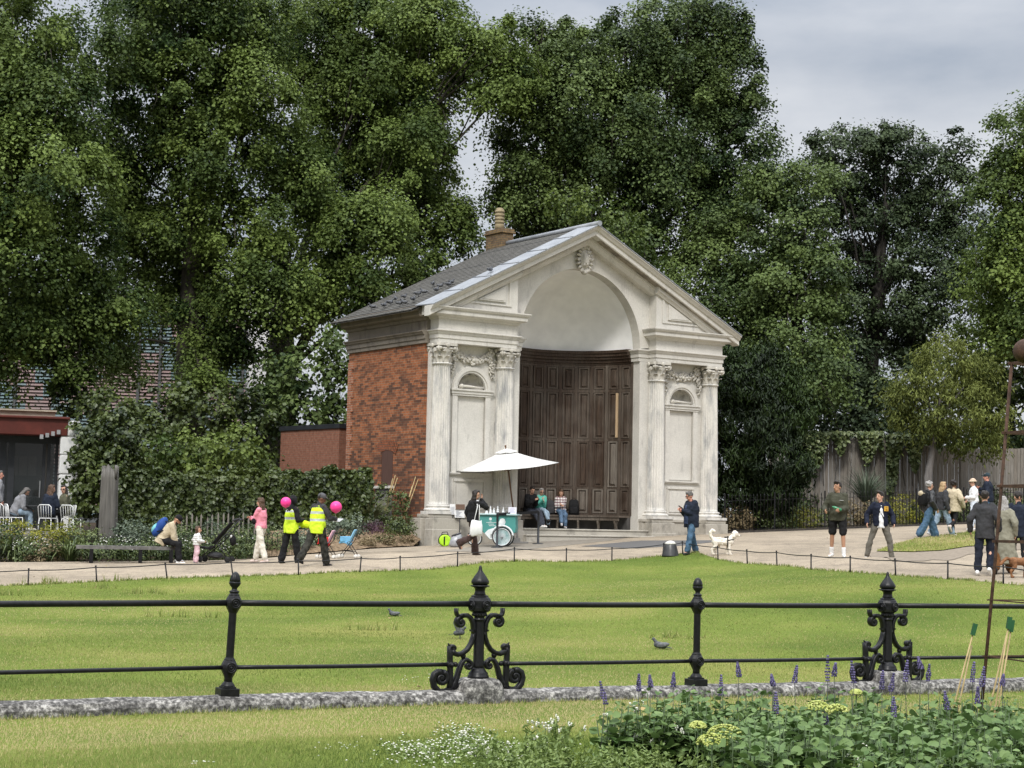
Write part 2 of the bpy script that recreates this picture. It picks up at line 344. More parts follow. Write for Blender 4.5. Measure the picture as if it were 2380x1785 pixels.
def m_brick(name, c1, c2, mortar, sooty=.5, plane='xz'):
    m, t, b = newmat(name); c = t.nodes.new('ShaderNodeTexCoord'); s = t.nodes.new('ShaderNodeSeparateXYZ'); cb = t.nodes.new('ShaderNodeCombineXYZ')
    t.links.new(c.outputs['Object'], s.inputs[0])
    if plane == 'box':   # bricks run round the corner
        ad = t.nodes.new('ShaderNodeMath'); ad.operation = 'ADD'; t.links.new(s.outputs['X'], ad.inputs[0]); t.links.new(s.outputs['Y'], ad.inputs[1]); t.links.new(ad.outputs[0], cb.inputs['X'])
    else: t.links.new(s.outputs['Y' if plane == 'yz' else 'X'], cb.inputs['X'])
    t.links.new(s.outputs['Z'], cb.inputs['Y'])
    br = t.nodes.new('ShaderNodeTexBrick'); t.links.new(cb.outputs[0], br.inputs['Vector'])
    br.inputs['Scale'].default_value = 1.0; br.inputs['Brick Width'].default_value = .225; br.inputs['Row Height'].default_value = .075
    br.inputs['Mortar Size'].default_value = .010; br.inputs['Color1'].default_value = (*c1, 1); br.inputs['Color2'].default_value = (*c2, 1); br.inputs['Mortar'].default_value = (*mortar, 1)
    br.inputs['Bias'].default_value = -.15
    # sooty bricks: a second brick layer gives a random value per brick
    b2 = t.nodes.new('ShaderNodeTexBrick'); t.links.new(cb.outputs[0], b2.inputs['Vector'])
    for k, vv in (('Scale', 1.0), ('Brick Width', .225), ('Row Height', .075), ('Mortar Size', 0.0), ('Bias', 0.0)): b2.inputs[k].default_value = vv
    b2.inputs['Color1'].default_value = (0, 0, 0, 1); b2.inputs['Color2'].default_value = (1, 1, 1, 1)
    n1 = noise(t, coords(t, 'Object', (1, .8, 1.7)), 1.0, 8, .72)
    gr = t.nodes.new('ShaderNodeMapRange'); t.links.new(s.outputs['Z'], gr.inputs['Value'])
    gr.inputs['From Min'].default_value = 1.5; gr.inputs['From Max'].default_value = 6.8; gr.inputs['To Min'].default_value = .13; gr.inputs['To Max'].default_value = -.20
    a1 = t.nodes.new('ShaderNodeMath'); a1.operation = 'MULTIPLY_ADD'; t.links.new(b2.outputs['Color'], a1.inputs[0]); a1.inputs[1].default_value = .44; t.links.new(n1.outputs[0], a1.inputs[2])
    a2 = t.nodes.new('ShaderNodeMath'); a2.operation = 'ADD'; t.links.new(a1.outputs[0], a2.inputs[0]); t.links.new(gr.outputs[0], a2.inputs[1])
    r = ramp(t, [(1.0-sooty*.62, (0, 0, 0)), (1.0-sooty*.62+.34, (.78, .78, .78))]); t.links.new(a2.outputs[0], r.inputs[0])
    n4 = noise(t, c.outputs['Object'], 9, 5, .7); r4 = ramp(t, [(.3, (.62, .6, .58)), (.7, (1.25, 1.22, 1.2))]); t.links.new(n4.outputs[0], r4.inputs[0])
    col = mixc(t, 1.0, br.outputs['Color'], r4.outputs[0], 'MULTIPLY'); col = mixc(t, r.outputs[0], col, (.052, .036, .030)) if sooty > .2 else col
    t.links.new(col, b.inputs['Base Color']); b.inputs['Roughness'].default_value = .9; b.inputs['Specular IOR Level'].default_value = .2
    bump(t, b, br.outputs['Fac'], -.5, .012); return m
M_BRICK = m_brick('old_red_brick', (.34, .120, .053), (.235, .080, .039), (.27, .18, .12), .76, 'yz')
M_SHEDBRICK = m_brick('shed_brick', (.25, .110, .072), (.23, .098, .064), (.215, .13, .095), .08, 'box')
M_CHIMBRICK = m_brick('chimney_brick', (.22, .15, .075), (.15, .10, .06), (.10, .09, .07), .55, 'box')
def m_slate():
    m, t, b = newmat('roof_slate'); c = t.nodes.new('ShaderNodeTexCoord'); s = t.nodes.new('ShaderNodeSeparateXYZ'); cb = t.nodes.new('ShaderNodeCombineXYZ')
    t.links.new(c.outputs['Object'], s.inputs[0]); t.links.new(s.outputs['Y'], cb.inputs['X']); t.links.new(s.outputs['X'], cb.inputs['Y'])
    br = t.nodes.new('ShaderNodeTexBrick'); t.links.new(cb.outputs[0], br.inputs['Vector']); br.inputs['Scale'].default_value = 1
    br.inputs['Brick Width'].default_value = .26; br.inputs['Row Height'].default_value = .205; br.inputs['Mortar Size'].default_value = .008
    br.inputs['Color1'].default_value = (.070, .066, .060, 1); br.inputs['Color2'].default_value = (.105, .100, .092, 1); br.inputs['Mortar'].default_value = (.018, .017, .016, 1)
    n = noise(t, c.outputs['Object'], 5, 6, .65); r = ramp(t, [(.3, (.65, .65, .62)), (.7, (1.25, 1.24, 1.18))]); t.links.new(n.outputs[0], r.inputs[0])
    t.links.new(mixc(t, 1.0, br.outputs['Color'], r.outputs[0], 'MULTIPLY'), b.inputs['Base Color']); b.inputs['Roughness'].default_value = .7; return m
M_SLATE = m_slate()
M_LEAD = noisy('lead_sheet', (.20, .212, .23), (.29, .305, .325), 3, .55, .15, spec=.4)
def m_wood(name, lo, hi, grey):
    m, t, b = newmat(name); v = coords(t, 'Object', (9, 9, .7)); n = noise(t, v, 2.6, 7, .65)
    a = t.nodes.new('ShaderNodeAttribute'); a.attribute_name = 'tint'
    r = ramp(t, [(.3, lo), (.72, hi)]); t.links.new(n.outputs[0], r.inputs[0])
    r2 = ramp(t, [(.35, tuple(x*.55 for x in grey)), (.7, grey)]); t.links.new(n.outputs[0], r2.inputs[0])
    n2 = noise(t, coords(t), .9, 5); ad = t.nodes.new('ShaderNodeMath'); ad.operation = 'MULTIPLY_ADD'; t.links.new(n2.outputs[0], ad.inputs[0]); ad.inputs[1].default_value = .7; ad.inputs[2].default_value = -.35
    ad2 = t.nodes.new('ShaderNodeMath'); ad2.operation = 'ADD'; ad2.use_clamp = True; ad.inputs[1].default_value = .95; ad.inputs[2].default_value = -.46; n2.inputs['Scale'].default_value = 1.6; t.links.new(ad.outputs[0], ad2.inputs[0]); t.links.new(a.outputs['Fac'], ad2.inputs[1])
    t.links.new(mixc(t, ad2.outputs[0], r.outputs[0], r2.outputs[0]), b.inputs['Base Color'])
    b.inputs['Roughness'].default_value = .62; b.inputs['Specular IOR Level'].default_value = .3; bump(t, b, n.outputs[0], .35, .01); return m
M_OAK = m_wood('weathered_oak', (.020, .012, .008), (.078, .049, .032), (.215, .187, .155))
AL = empty('alcove', tuple(O0), math.pi/2-YAW, 'large classical park alcove of white stucco and red brick with a dark panelled niche', 'alcove')
UC, RA = 5.86, 2.34       # centre line and arch radius
ZS = 7.24                 # springing
WTOP = 11.6
def arch_z(u, r=RA, zs=ZS, uc=UC):
    d = r*r-(u-uc)**2; return zs+math.sqrt(max(0, d))
SL = (10.86-7.86)/(UC+.12)
def rake(u, z0=7.86, ue=-.12): return z0+SL*(min(u, 2*UC-u)-ue)
# --- brick body
g = MB()
g.box(.26, .62, .42, 5.0, -.2, 6.84); g.build('brick_wall', M_BRICK, AL)
g = MB(); g.box(11.1, 11.46, .42, 5.0, -.2, 6.84); g.box(.62, 11.1, 4.7, 5.0, -.2, 7.9)
gp_ = [(.3, 7.9), (11.42, 7.9), (UC, 10.7)]; g.prism(gp_, 1, 4.72, 4.98); g.build('back_wall', M_BRICK, AL)
# quoins at the back corner, a shade brighter
g = MB()
for k in range(22):
    z = 1.6+k*.225; w = .34 if k % 2 else .23
    g.box(.235, .30, 5.003-w, 5.003, z, z+.215)
g.build('quoins', m_brick('quoin_brick', (.36, .15, .085), (.30, .11, .06), (.34, .25, .19), .25, 'yz'), AL)
# side entablature (weathered render)
g = MB()
def profile_side(x, prof, y0, y1, mat, name):
    g = MB(); g.prism([(p[0], p[1]) for p in prof], 1, y0, y1); return g.build(name, mat, AL)
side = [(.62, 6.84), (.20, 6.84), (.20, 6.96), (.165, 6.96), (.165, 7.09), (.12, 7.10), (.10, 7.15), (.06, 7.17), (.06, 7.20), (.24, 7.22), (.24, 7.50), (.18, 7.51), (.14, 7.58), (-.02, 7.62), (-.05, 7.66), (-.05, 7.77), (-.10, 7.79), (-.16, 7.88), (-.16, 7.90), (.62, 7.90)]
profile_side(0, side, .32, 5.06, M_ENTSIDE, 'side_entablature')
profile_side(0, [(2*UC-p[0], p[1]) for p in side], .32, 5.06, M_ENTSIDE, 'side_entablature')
# boarded window with brick arch, sill and apron
wn = MB(); wn.box(.243, .27, 2.12, 2.76, 2.66, 3.66)
arc = [(2.12+.64*i/8, 3.66+.10*math.sin(math.pi*i/8)) for i in range(9)]
wn.prism(arc+[(2.76, 3.66), (2.12, 3.66)][::1], 0, .243, .27)
win = wn.build('boarded_window', noisy('brown_boards', (.075, .040, .032), (.105, .058, .045), 5, .7, .3, (8, 8, .5)), AL)
g = MB(); g.box(.15, .30, 2.02, 3.14, 2.57, 2.65); g.build('sill', M_STUCCO, win)
g = MB(); g.box(.22, .30, 2.10, 3.05, 1.2, 2.57); g.build('apron', noisy('cement', (.13, .125, .12), (.22, .21, .20), 4, .9, .3), win)
g = MB()
for i in range(13):
    a = R_(62+56*i/12); c = Vector((.255, 2.44, 2.75)); rot = Matrix.Rotation(a-math.pi/2, 3, 'X')
    g.box(-.022, .0, -.036, .036, .98, 1.30, rot=rot, c=c)
g.build('brick_arch', m_brick('arch_brick', (.28, .10, .05), (.22, .075, .04), (.12, .08, .06), .1, 'yz'), win)
g = MB(); g.box(.22, .29, 2.76, 2.96, 2.65, 3.70); g.build('reveal_brick', M_BRICK, win)
# --- plinth (stone, with projecting blocks under the columns)
def plinth(u0, u1, blocks, name):
    g = MB(); g.box(u0+.02, u1-.02, .04, .60, .2, 1.72); g.box(u0, u1, .0, .60, 1.72, 1.82)
    for a, b in blocks:
        g.box(a, b, -.33, .10, .2, 1.70); g.box(a+.05, b-.05, -.28, .10, 1.70, 1.82)
        g.box(a-.03, b+.03, -.36, .10, .2, 1.38)
    o = g.build(name, M_PLINTH, AL, bevel=.018); return o
plinth(.22, 3.5, [(.20, 1.14), (2.44, 3.38)], 'plinth'); plinth(8.22, 11.5, [(8.34, 9.28), (10.58, 11.52)], 'plinth')
for a_ in (.10, 11.46):
    g = MB(); g.box(a_, a_+.16, .2, .8, .2, 1.70); g.build('plinth_return', M_PLINTH, AL, bevel=.015)
# --- arched plates
def arched_plate(g, u0, u1, z0, z1, uc, r, zs, zsill, v0, v1, n=20):
    if z0 < zsill: g.box(u0, u1, v0, v1, z0, zsill)
    g.box(u0, uc-r, v0, v1, zsill, z1 if not callable(z1) else zs); g.box(uc+r, u1, v0, v1, zsill, z1 if not callable(z1) else zs)
    us = [uc-r*math.cos(math.pi*i/n) for i in range(n+1)]
    for a, b in zip(us[:-1], us[1:]):
        za = arch_z(a, r, zs, uc); zb = arch_z(b, r, zs, uc); ta = z1(a) if callable(z1) else z1; tb = z1(b) if callable(z1) else z1
        g.prism([(a, za), (b, zb), (b, tb), (a, ta)], 1, v0, v1)
# centre wall with the great arch: piers, then spandrel up to the rake
g = MB()
for a, b in ((3.05, UC-RA), (UC+RA, 8.67)):
    g.box(a, b, .22, .60, 1.40, 6.84); g.box(a, b, .22, .60, 6.84, ZS)
us = [UC-RA*math.cos(math.pi*i/36) for i in range(37)]
for a, b in zip(us[:-1], us[1:]):
    g.prism([(a, arch_z(a)), (b, arch_z(b)), (b, rake(b)-.2), (a, rake(a)-.2)], 1, .22, .60)
for s in (0, 1):
    pts = [(.2, 7.7), (UC-RA, 7.24), (UC-RA, rake(UC-RA)-.2), (.2, rake(.2)-.2)]
    if s: pts = [(2*UC-p[0], p[1]) for p in pts][::-1]
    g.prism(pts, 1, .22, .60)
g.build('centre_wall', M_STUCCO, AL)
# impost band on the piers
def ent_profile(v):   # (v offset outward negative, z) architrave
    return [(v, 6.84), (v, 6.96), (v-.025, 6.965), (v-.025, 7.09), (v-.05, 7.10), (v-.075, 7.16), (v-.11, 7.18), (v-.11, 7.21), (v, 7.235)]
def cor_profile(v):
    return [(v, 7.235), (v, 7.53), (v-.04, 7.54), (v-.07, 7.60), (v-.20, 7.64), (v-.22, 7.66), (v-.22, 7.775), (v-.26, 7.79), (v-.30, 7.85), (v-.30, 7.88), (v+.1, 7.90)]
def band(g, path, prof_fn, v_in):
    """sweep an outward profile along a plan path of (u, v) corners, mitred"""
    prof = prof_fn(0)   # (offset, z)
    P = [Vector((p[0], p[1])) for p in path]; rings = []
    for i, p in enumerate(P):
        ns = []
        if i > 0: d = (P[i]-P[i-1]).normalized(); ns.append(Vector((d.y, -d.x)))
        if i < len(P)-1: d = (P[i+1]-P[i]).normalized(); ns.append(Vector((d.y, -d.x)))
        if len(ns) == 2: n = ns[0]+ns[1]; n = n/(1+ns[0].dot(ns[1])) if (1+ns[0].dot(ns[1])) > 1e-3 else ns[0]
        else: n = ns[0]
        rings.append([Vector((p.x+n.x*(-o), p.y+n.y*(-o), z)) for o, z in prof])
    b = len(g.v); m = len(prof); vs = [q for r in rings for q in r]; fs = []
    for i in range(len(rings)-1):
        for j in range(m-1): fs.append((i*m+j, i*m+j+1, (i+1)*m+j+1, (i+1)*m+j))
    g.add(vs, fs)
FV = -.15                      # front plane of the entablature over the columns
pathL = [(.36, .60), (.36, FV), (3.16, FV), (3.16, .215), (UC-RA+.06, .215), (UC-RA+.06, .60)]
pathR = [(2*UC-p[0], p[1]) for p in pathL][::-1]
for path, nm in ((pathL, 'entablature'), (pathR, 'entablature')):
    g = MB(); band(g, path, ent_profile, 0)
    sub = path[:4] if nm and path is pathL else path[2:]
    pth = [(p[0], p[1]) for p in sub]
    band(g, pth, cor_profile, 0)
    # solid core so nothing shows through
    lo, hi = (.37, 3.15) if path is pathL else (2*UC-3.15, 2*UC-.37)
    g.box(lo, hi, FV+.006, .60, 6.842, 7.895)
    lo2, hi2 = (3.0, UC-RA+.05) if path is pathL else (UC+RA-.05, 2*UC-3.0)
    g.box(lo2, hi2, .221, .60, 6.842, 7.233)
    g.build('entablature', M_STUCCO, AL, fixn=False)
# tympanum above the side bays, with a framed triangle
for s in (0, 1):
    mir = (lambda u: u) if s == 0 else (lambda u: 2*UC-u)
    g = MB(); pts = [(.15, 7.895), (3.16, 7.895), (3.16, rake(3.16)-.22), (.15, rake(.15)-.08)]
    pts = [(mir(a), b) for a, b in pts]; g.prism(pts, 1, -.13, .23)
    tri = [(1.35, 8.12), (2.86, 8.12), (2.86, 8.12+(2.86-1.35)*SL)]; tri = [(mir(a), b) for a, b in tri]
    cx_ = sum(p[0] for p in tri)/3; cz_ = sum(p[1] for p in tri)/3
    def shr(k): return [(cx_+(a-cx_)*k, cz_+(b-cz_)*k) for a, b in tri]
    T0, T1 = shr(1.12), shr(.94)
    for i in range(3):
        j = (i+1) % 3; g.prism([T0[i], T0[j], T1[j], T1[i]], 1, -.165, -.12)
    g.prism(shr(.66), 1, -.19, -.12)
    g.prism(shr(.50), 1, -.205, -.18)
    g.build('tympanum', M_STUCCO, AL)
# raking cornice
g = MB()
def rakebar(s, u0, u1, prof, ve):
    """prof: list of (v, dz) measured from the rake line"""
    r = []
    for u in (u0, u1):
        uu = u if s == 0 else 2*UC-u
        r.append([Vector((uu, v, rake(u)+dz)) for v, dz in prof])
    n = len(prof); vs = r[0]+r[1]
    g.add(vs, [tuple(range(n))[::-1], tuple(range(n, 2*n))]+[(i, (i+1) % n, n+(i+1) % n, n+i) for i in range(n)])
sima = [(-.10, -.30), (-.40, -.30), (-.42, -.28), (-.42, -.145), (-.47, -.13), (-.53, -.05), (-.56, -.035), (-.56, 0.0), (-.10, 0.0)]
for s in (0, 1): rakebar(s, -.12, UC, sima, 0)
bed = [(.24, -.55), (-.02, -.55), (-.06, -.50), (-.10, -.42), (-.14, -.40), (-.14, -.31), (.24, -.29)]
for s in (0, 1): rakebar(s, 3.16, UC, bed, 0)
bed2 = [(-.10, -.52), (-.20, -.52), (-.24, -.45), (-.30, -.42), (-.30, -.31), (-.10, -.29)]
for s in (0, 1): rakebar(s, .30, 3.22, bed2, 0)
for s in (0, 1):
    rakebar(s, .0, UC, [(.24, -.29), (-.12, -.29), (-.12, -.02), (.24, -.02)], 0)
g.build('raking_cornice', M_STUCCO, AL)
# soffit strip under the rake, darker and more mottled than the cornice
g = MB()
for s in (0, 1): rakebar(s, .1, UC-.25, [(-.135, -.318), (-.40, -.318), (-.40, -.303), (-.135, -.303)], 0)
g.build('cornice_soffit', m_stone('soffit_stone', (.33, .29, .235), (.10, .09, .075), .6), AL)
# --- roof
g = MB(); y0, y1 = -.44, 5.15
for s in (0, 1):
    uu = (lambda u: u) if s == 0 else (lambda u: 2*UC-u)
    zr = rake(UC)+.02; ze = rake(-.36)+.02
    nrow = 34
    for k in range(nrow):     # lapped courses
        ua = -.36+(UC+.36)*k/nrow; ub = -.36+(UC+.36)*(k+1)/nrow+.03
        za = rake(ua)+.045; zb = rake(ub)+.022
        vs = [(uu(ua), .22, za), (uu(ua), y1, za), (uu(min(ub, UC)), y1, zb), (uu(min(ub, UC)), .22, zb), (uu(ua), .22, za-.03), (uu(ua), y1, za-.03)]
        g.add(vs, [(0, 3, 2, 1), (0, 1, 5, 4)])
    g.add([(uu(-.36), .2, rake(-.36)-.02), (uu(-.36), y1, rake(-.36)-.02), (uu(UC), y1, rake(UC)-.03), (uu(UC), .2, rake(UC)-.03)], [(0, 1, 2, 3)])
    g.add([(uu(-.36), y1, rake(-.36)-.02), (uu(-.36), y1, rake(-.36)+.045), (uu(UC), y1, rake(UC)+.045), (uu(UC), y1, rake(UC)-.03)], [(0, 1, 2, 3)])
roof = g.build('slate_roof', M_SLATE, AL, fixn=False)
g = MB()
for s in (0, 1):
    uu = (lambda u: u) if s == 0 else (lambda u: 2*UC-u)
    for k in range(6):
        ua = -.12+(UC+.12)*k/6; ub = -.12+(UC+.12)*(k+1)/6
        lo = [(-.585, .005), (-.585, .03), (.42, .075), (.42, .045)]
        r0 = [Vector((uu(ua), v, rake(ua)+d)) for v, d in lo]; r1 = [Vector((uu(ub-.012), v, rake(ub-.012)+d)) for v, d in lo]
        g.add(r0+r1, [(3, 2, 1, 0), (4, 5, 6, 7)]+[(i, (i+1) % 4, 4+(i+1) % 4, 4+i) for i in range(4)])
        g.tube([Vector((uu(ub-.006), -.585, rake(ub)+.035)), Vector((uu(ub-.006), .42, rake(ub)+.08))], .022, 6)
g.tube([(UC, -.62, rake(UC)+.06), (UC, 5.1, rake(UC)+.05)], .085, 8)
g.build('lead_flashing', M_LEAD, roof)
ch = MB(); ch.box(5.62, 6.10, 4.45, 5.40, 10.2, 11.26); ch.box(5.57, 6.15, 4.40, 5.45, 11.26, 11.33); ch.box(5.60, 6.12, 4.43, 5.42, 11.33, 11.42)
chim = ch.build('chimney', M_CHIMBRICK, roof, bevel=.01)
g = MB(); prof = [(.17, 11.41), (.16, 11.60)]
for k in range(4): prof += [(.145, 11.64+k*.12), (.172, 11.66+k*.12), (.172, 11.71+k*.12), (.145, 11.73+k*.12)]
prof += [(.14, 12.13), (.10, 12.17)]
g.lathe(prof, (UC, 4.95, 0), 16); g.build('chimney_pot', noisy('pot_clay', (.15, .12, .07), (.34, .28, .17), 6, .85, .3, (1, 1, 3)), chim)
# --- side bays with niches
def bay(s):
    mir = (lambda u: u) if s == 0 else (lambda u: 2*UC-u)
    uc = mir(1.785); lo, hi = min(mir(.36), mir(3.16)), max(mir(.36), mir(3.16))
    g = MB(); arched_plate(g, lo, hi, 1.82, 6.84, uc, .50, 5.52, 3.05, .235, .30, 18)
    g.box(lo, hi, .31, .60, 1.82, 5.33); g.box(lo, uc-.5, .31, .6, 5.33, 6.84); g.box(uc+.5, hi, .31, .6, 5.33, 6.84); g.box(uc-.5, uc+.5, .9, .95, 5.3, 6.3); g.box(uc-.5, uc+.5, .31, .6, 6.1, 6.84)
    g.box(uc-.50, uc+.50, .285, .312, 3.10, 5.33)
    w = g.build('bay_wall', M_STUCCO, AL)
    # moulded arch, impost, jambs, sill, lower panel
    g = MB()
    for r0, r1, v0 in ((.50, .56, .195), (.56, .67, .165), (.67, .70, .20)):
        n = 22; A = [math.pi*i/n for i in range(n+1)]
        for a, b in zip(A[:-1], A[1:]):
            q = [(uc-r*math.cos(x), 5.54+r*math.sin(x)) for r, x in ((r0, a), (r1, a), (r1, b), (r0, b))]; g.prism(q, 1, v0, .24)
    for sg in (-1, 1):
        g.box(min(uc+sg*.50, uc+sg*.68), max(uc+sg*.50, uc+sg*.68), .185, .24, 3.05, 5.36)
        g.box(min(uc+sg*.50, uc+sg*.53), max(uc+sg*.50, uc+sg*.53), .24, .31, 3.05, 5.36)
    for z0, z1, v0, e in ((5.34, 5.40, .17, .70), (5.40, 5.49, .145, .73), (5.49, 5.54, .11, .76)): g.box(uc-e, uc+e, v0, .30, z0, z1)
    for z0, z1, v0, e in ((2.98, 3.02, .17, .72), (3.02, 3.06, .14, .75)): g.box(uc-e, uc+e, v0, .30, z0, z1)
    nf = g.build('niche_surround', M_STUCCO, AL)
    g = MB()
    for a, b, c, d in ((uc-.56, uc+.56, 2.80, 2.88), (uc-.50, uc+.50, 1.98, 2.02)): g.box(a, b, .19, .24, c, d)
    g.box(uc-.46, uc+.46, .205, .24, 2.06, 2.72)
    for a, b in ((uc-.54, uc-.50), (uc+.50, uc+.54)): g.box(a, b, .205, .24, 2.0, 2.80)
    g.build('dado_panel', M_STUCCO, AL)
    # shell: fluted quarter dome
    g = MB(); na, nr = 44, 8; rs = []
    for i in range(nr+1):
        th = math.pi/2*i/nr; row = []
        for j in range(na+1):
            a = math.pi*j/na; fl = 1-.10*abs(math.sin(a*5.5))*math.sin(th)**.8
            rr = .50*math.sin(th)*(fl if i > 0 else 1); row.append(Vector((uc-rr*math.cos(a), .26+.34*math.cos(th), 5.54+rr*math.sin(a))))
        rs.append(row)
    vs = [p for r in rs for p in r]; n = na+1
    g.add(vs, [(i*n+j, i*n+j+1, (i+1)*n+j+1, (i+1)*n+j) for i in range(nr) for j in range(na)], smooth=True)
    g.tube([(uc-.44, .24, 5.60), (uc-.2, .22, 5.63), (uc+.1, .22, 5.62), (uc+.44, .24, 5.60)], [.05, .045, .035, .03], 7)
    g.ball((uc-.36, .20, 5.62), .075)
    g.build('niche_shell', M_CARVE, nf)
    # garland hanging between the capitals
    g = MB(); rr = random.Random(5+s)
    def lump(c, r):
        for q in range(7):
            a = rr.uniform(0, 6.28); rd = r*rr.uniform(.4, .9)
            rot = Matrix.Rotation(rr.uniform(0, 6.28), 3, 'Y')@Matrix.Rotation(rr.uniform(-.6, .6), 3, 'X')
            g.ball((c[0]+math.cos(a)*rd, c[1]-rr.uniform(0, .05), c[2]+math.sin(a)*rd), (r*.62, r*.24, r*.30), 7, 5, rot=rot)
        g.ball((c[0], c[1]-.05, c[2]), r*.38, 7, 5)
    for sg in (-1, 1):
        for k, (dx, z, r) in enumerate(((.62, 6.70, .12), (.62, 6.54, .125), (.66, 6.38, .12), (.69, 6.23, .09), (.71, 6.09, .10), (.72, 5.95, .07))): lump((uc+sg*dx, .20, z), r)
    for k in range(9):
        x = -.56+1.12*k/8; lump((uc+x, .19, 6.62-.21*math.sqrt(max(0, 1-(x/.62)**2))), .115+.045*(k == 4)+.02*(k % 2))
    g.build('garland', M_CARVE, AL)
    for cu in (.66, 2.91): column(mir(cu), .12)
def column(u, v):
    r0, r1 = .295, .255
    nf = 22
    def flute(a, r, z): return 1-.135*(.5+.5*math.cos(a*nf))**.6 if 2.16 < z < 6.18 else 1
    prof = [(r0+.02, 2.09), (r0, 2.12), (r0, 2.17)]+[(r0-(r0-r1)*((k/10)**1.6), 2.2+3.95*k/10) for k in range(11)]+[(r1, 6.20), (r1+.035, 6.215), (r1+.035, 6.25), (r1, 6.26)]
    g = MB(); g.lathe(prof, (u, v, 0), 132, flute); sh = g.build('column', M_COLST, AL)
    g = MB(); g.lathe([(.42, 1.905), (.435, 1.94), (.42, 1.975), (.36, 1.985), (.345, 2.01), (.36, 2.03), (.375, 2.055), (.36, 2.08), (.315, 2.09)], (u, v, 0), 36); g.box(u-.43, u+.43, v-.43, v+.3, 1.82, 1.905)
    g.build('base', M_COLST, sh)
    g = MB(); g.lathe([(r1-.01, 6.25), (r1-.005, 6.40), (r1+.02, 6.55), (r1+.06, 6.62), (r1+.05, 6.70)], (u, v, 0), 24)
    # two rows of acanthus leaves
    for row, (z0, h, cnt, off) in enumerate(((6.26, .20, 8, 0), (6.28, .33, 8, math.pi/8))):
        for k in range(cnt):
            a = off+2*math.pi*k/cnt; ca, sa = math.cos(a), math.sin(a)
            pr = [(.0, .005, .085), (.35, .02, .095), (.7, .03, .085), (.92, .075, .06), (1.0, .115, .035), (.93, .135, .02)]
            rows = []
            for tt, o, w in pr:
                rr = r1+o; z = z0+h*tt
                rows.append([Vector((u+ca*(rr-.01)-sa*sx*w, v+sa*(rr-.01)+ca*sx*w, z-.012*abs(sx))) for sx in (-1, -.5, 0, .5, 1)])
                rows[-1][2] += Vector((ca*.02, sa*.02, 0))
            vs = [p for r in rows for p in r]; g.add(vs, [(i*5+j, i*5+j+1, (i+1)*5+j+1, (i+1)*5+j) for i in range(len(rows)-1) for j in range(4)], smooth=True)
    # diagonal volutes and abacus
    for k in range(4):
        a = math.pi/4+k*math.pi/2; ca, sa = math.cos(a), math.sin(a); c = Vector((u+ca*.385, v+sa*.385, 6.675)); ax = Vector((-sa, ca, 0))
        rad = Vector((ca, sa, 0)); pts = []
        for q in range(22):
            th = q*.5; r = .105*(1-q/26); pts.append(c+rad*math.cos(th+2.2)*r+Vector((0, 0, 1))*math.sin(th+2.2)*r)
        g.tube(pts, [.034*(1-q/40) for q in range(22)], 6)
        g.capsule(c-ax*.035, c+ax*.035, .06, .06, 10, 2)
        g.tube([Vector((u+ca*(r1-.02), v+sa*(r1-.02), 6.55)), Vector((u+ca*(r1+.06), v+sa*(r1+.06), 6.70)), c+Vector((0, 0, .10))], [.03, .04, .035], 6)
    ab = []
    for q in range(4):
        a = math.pi/4+q*math.pi/2
        for d in (-.12, .12): ab.append((u+math.cos(a+d)*.46, v+math.sin(a+d)*.46))
        am = a+math.pi/4; ab.append((u+math.cos(am)*.315, v+math.sin(am)*.315))
    g.prism(ab, 2, 6.745, 6.83); g.ball((u, v-.335, 6.76), (.07, .04, .07)); g.ball((u-.335, v, 6.76), (.04, .07, .07))
    g.tube([(u-.33, v-.26, 6.70), (u, v-.29, 6.67), (u+.33, v-.26, 6.70)], .035, 6)
    for q in range(9): g.ball((u-.2+.05*q, v-.30, 6.66), .026, 6, 4)
    g.build('capital', M_CARVE, sh)
bay(0); bay(1)
# --- great niche: half dome, panelling, bench, steps
g = MB(); VC = .60; na, nr = 40, 16; rs = []
for i in range(nr+1):
    th = math.pi/2*i/nr
    rs.append([Vector((UC+RA*math.cos(th)*math.cos(math.pi*j/na), VC+RA*math.cos(th)*math.sin(math.pi*j/na), ZS+RA*math.sin(th))) for j in range(na+1)])
vs = [p for r in rs for p in r]; n = na+1
g.add(vs, [(i*n+j, i*n+j+1, (i+1)*n+j+1, (i+1)*n+j) for i in range(nr) for j in range(na)], smooth=True)
g.build('half_dome', M_DOME, AL)
g = MB()   # arch soffit and reveals
A = [math.pi*i/48 for i in range(49)]
def cylpt(th, r, z): return Vector((UC+r*math.cos(th), VC+r*math.sin(th), z))
def curved(g, a0, a1, z0, z1, rf, rb, tint=.5, n=6, chamf=0):
    A = [a0+(a1-a0)*i/n for i in range(n+1)]
    fr = [[cylpt(a, rf, z) for a in (A if not chamf else [a0+chamf]+A[1:-1]+[a1-chamf])] for z in ((z0, z1) if not chamf else (z0+chamf*RA, z1-chamf*RA))]
    bk_ = [[cylpt(a, rb, z) for a in A] for z in (z0, z1)]
    vs = fr[0]+fr[1]+bk_[0]+bk_[1]; m = n+1; fs = []
    for j in range(n):
        fs += [(j, j+1, m+j+1, m+j), (2*m+j, 2*m+j+1, j+1, j), (m+j, m+j+1, 3*m+j+1, 3*m+j)]
    fs += [(0, m, 3*m, 2*m), (m-1, 2*m-1, 4*m-1, 3*m-1)]
    g.add(vs, fs, tint)
g = MB(); rr = random.Random(3)
curved(g, 0, math.pi, 1.3, 7.0, RA-.0, RA+.12, .12, 56)
zs_rows = [(2.02, 2.71), (2.86, 4.26), (4.43, 5.84), (6.04, 6.67)]
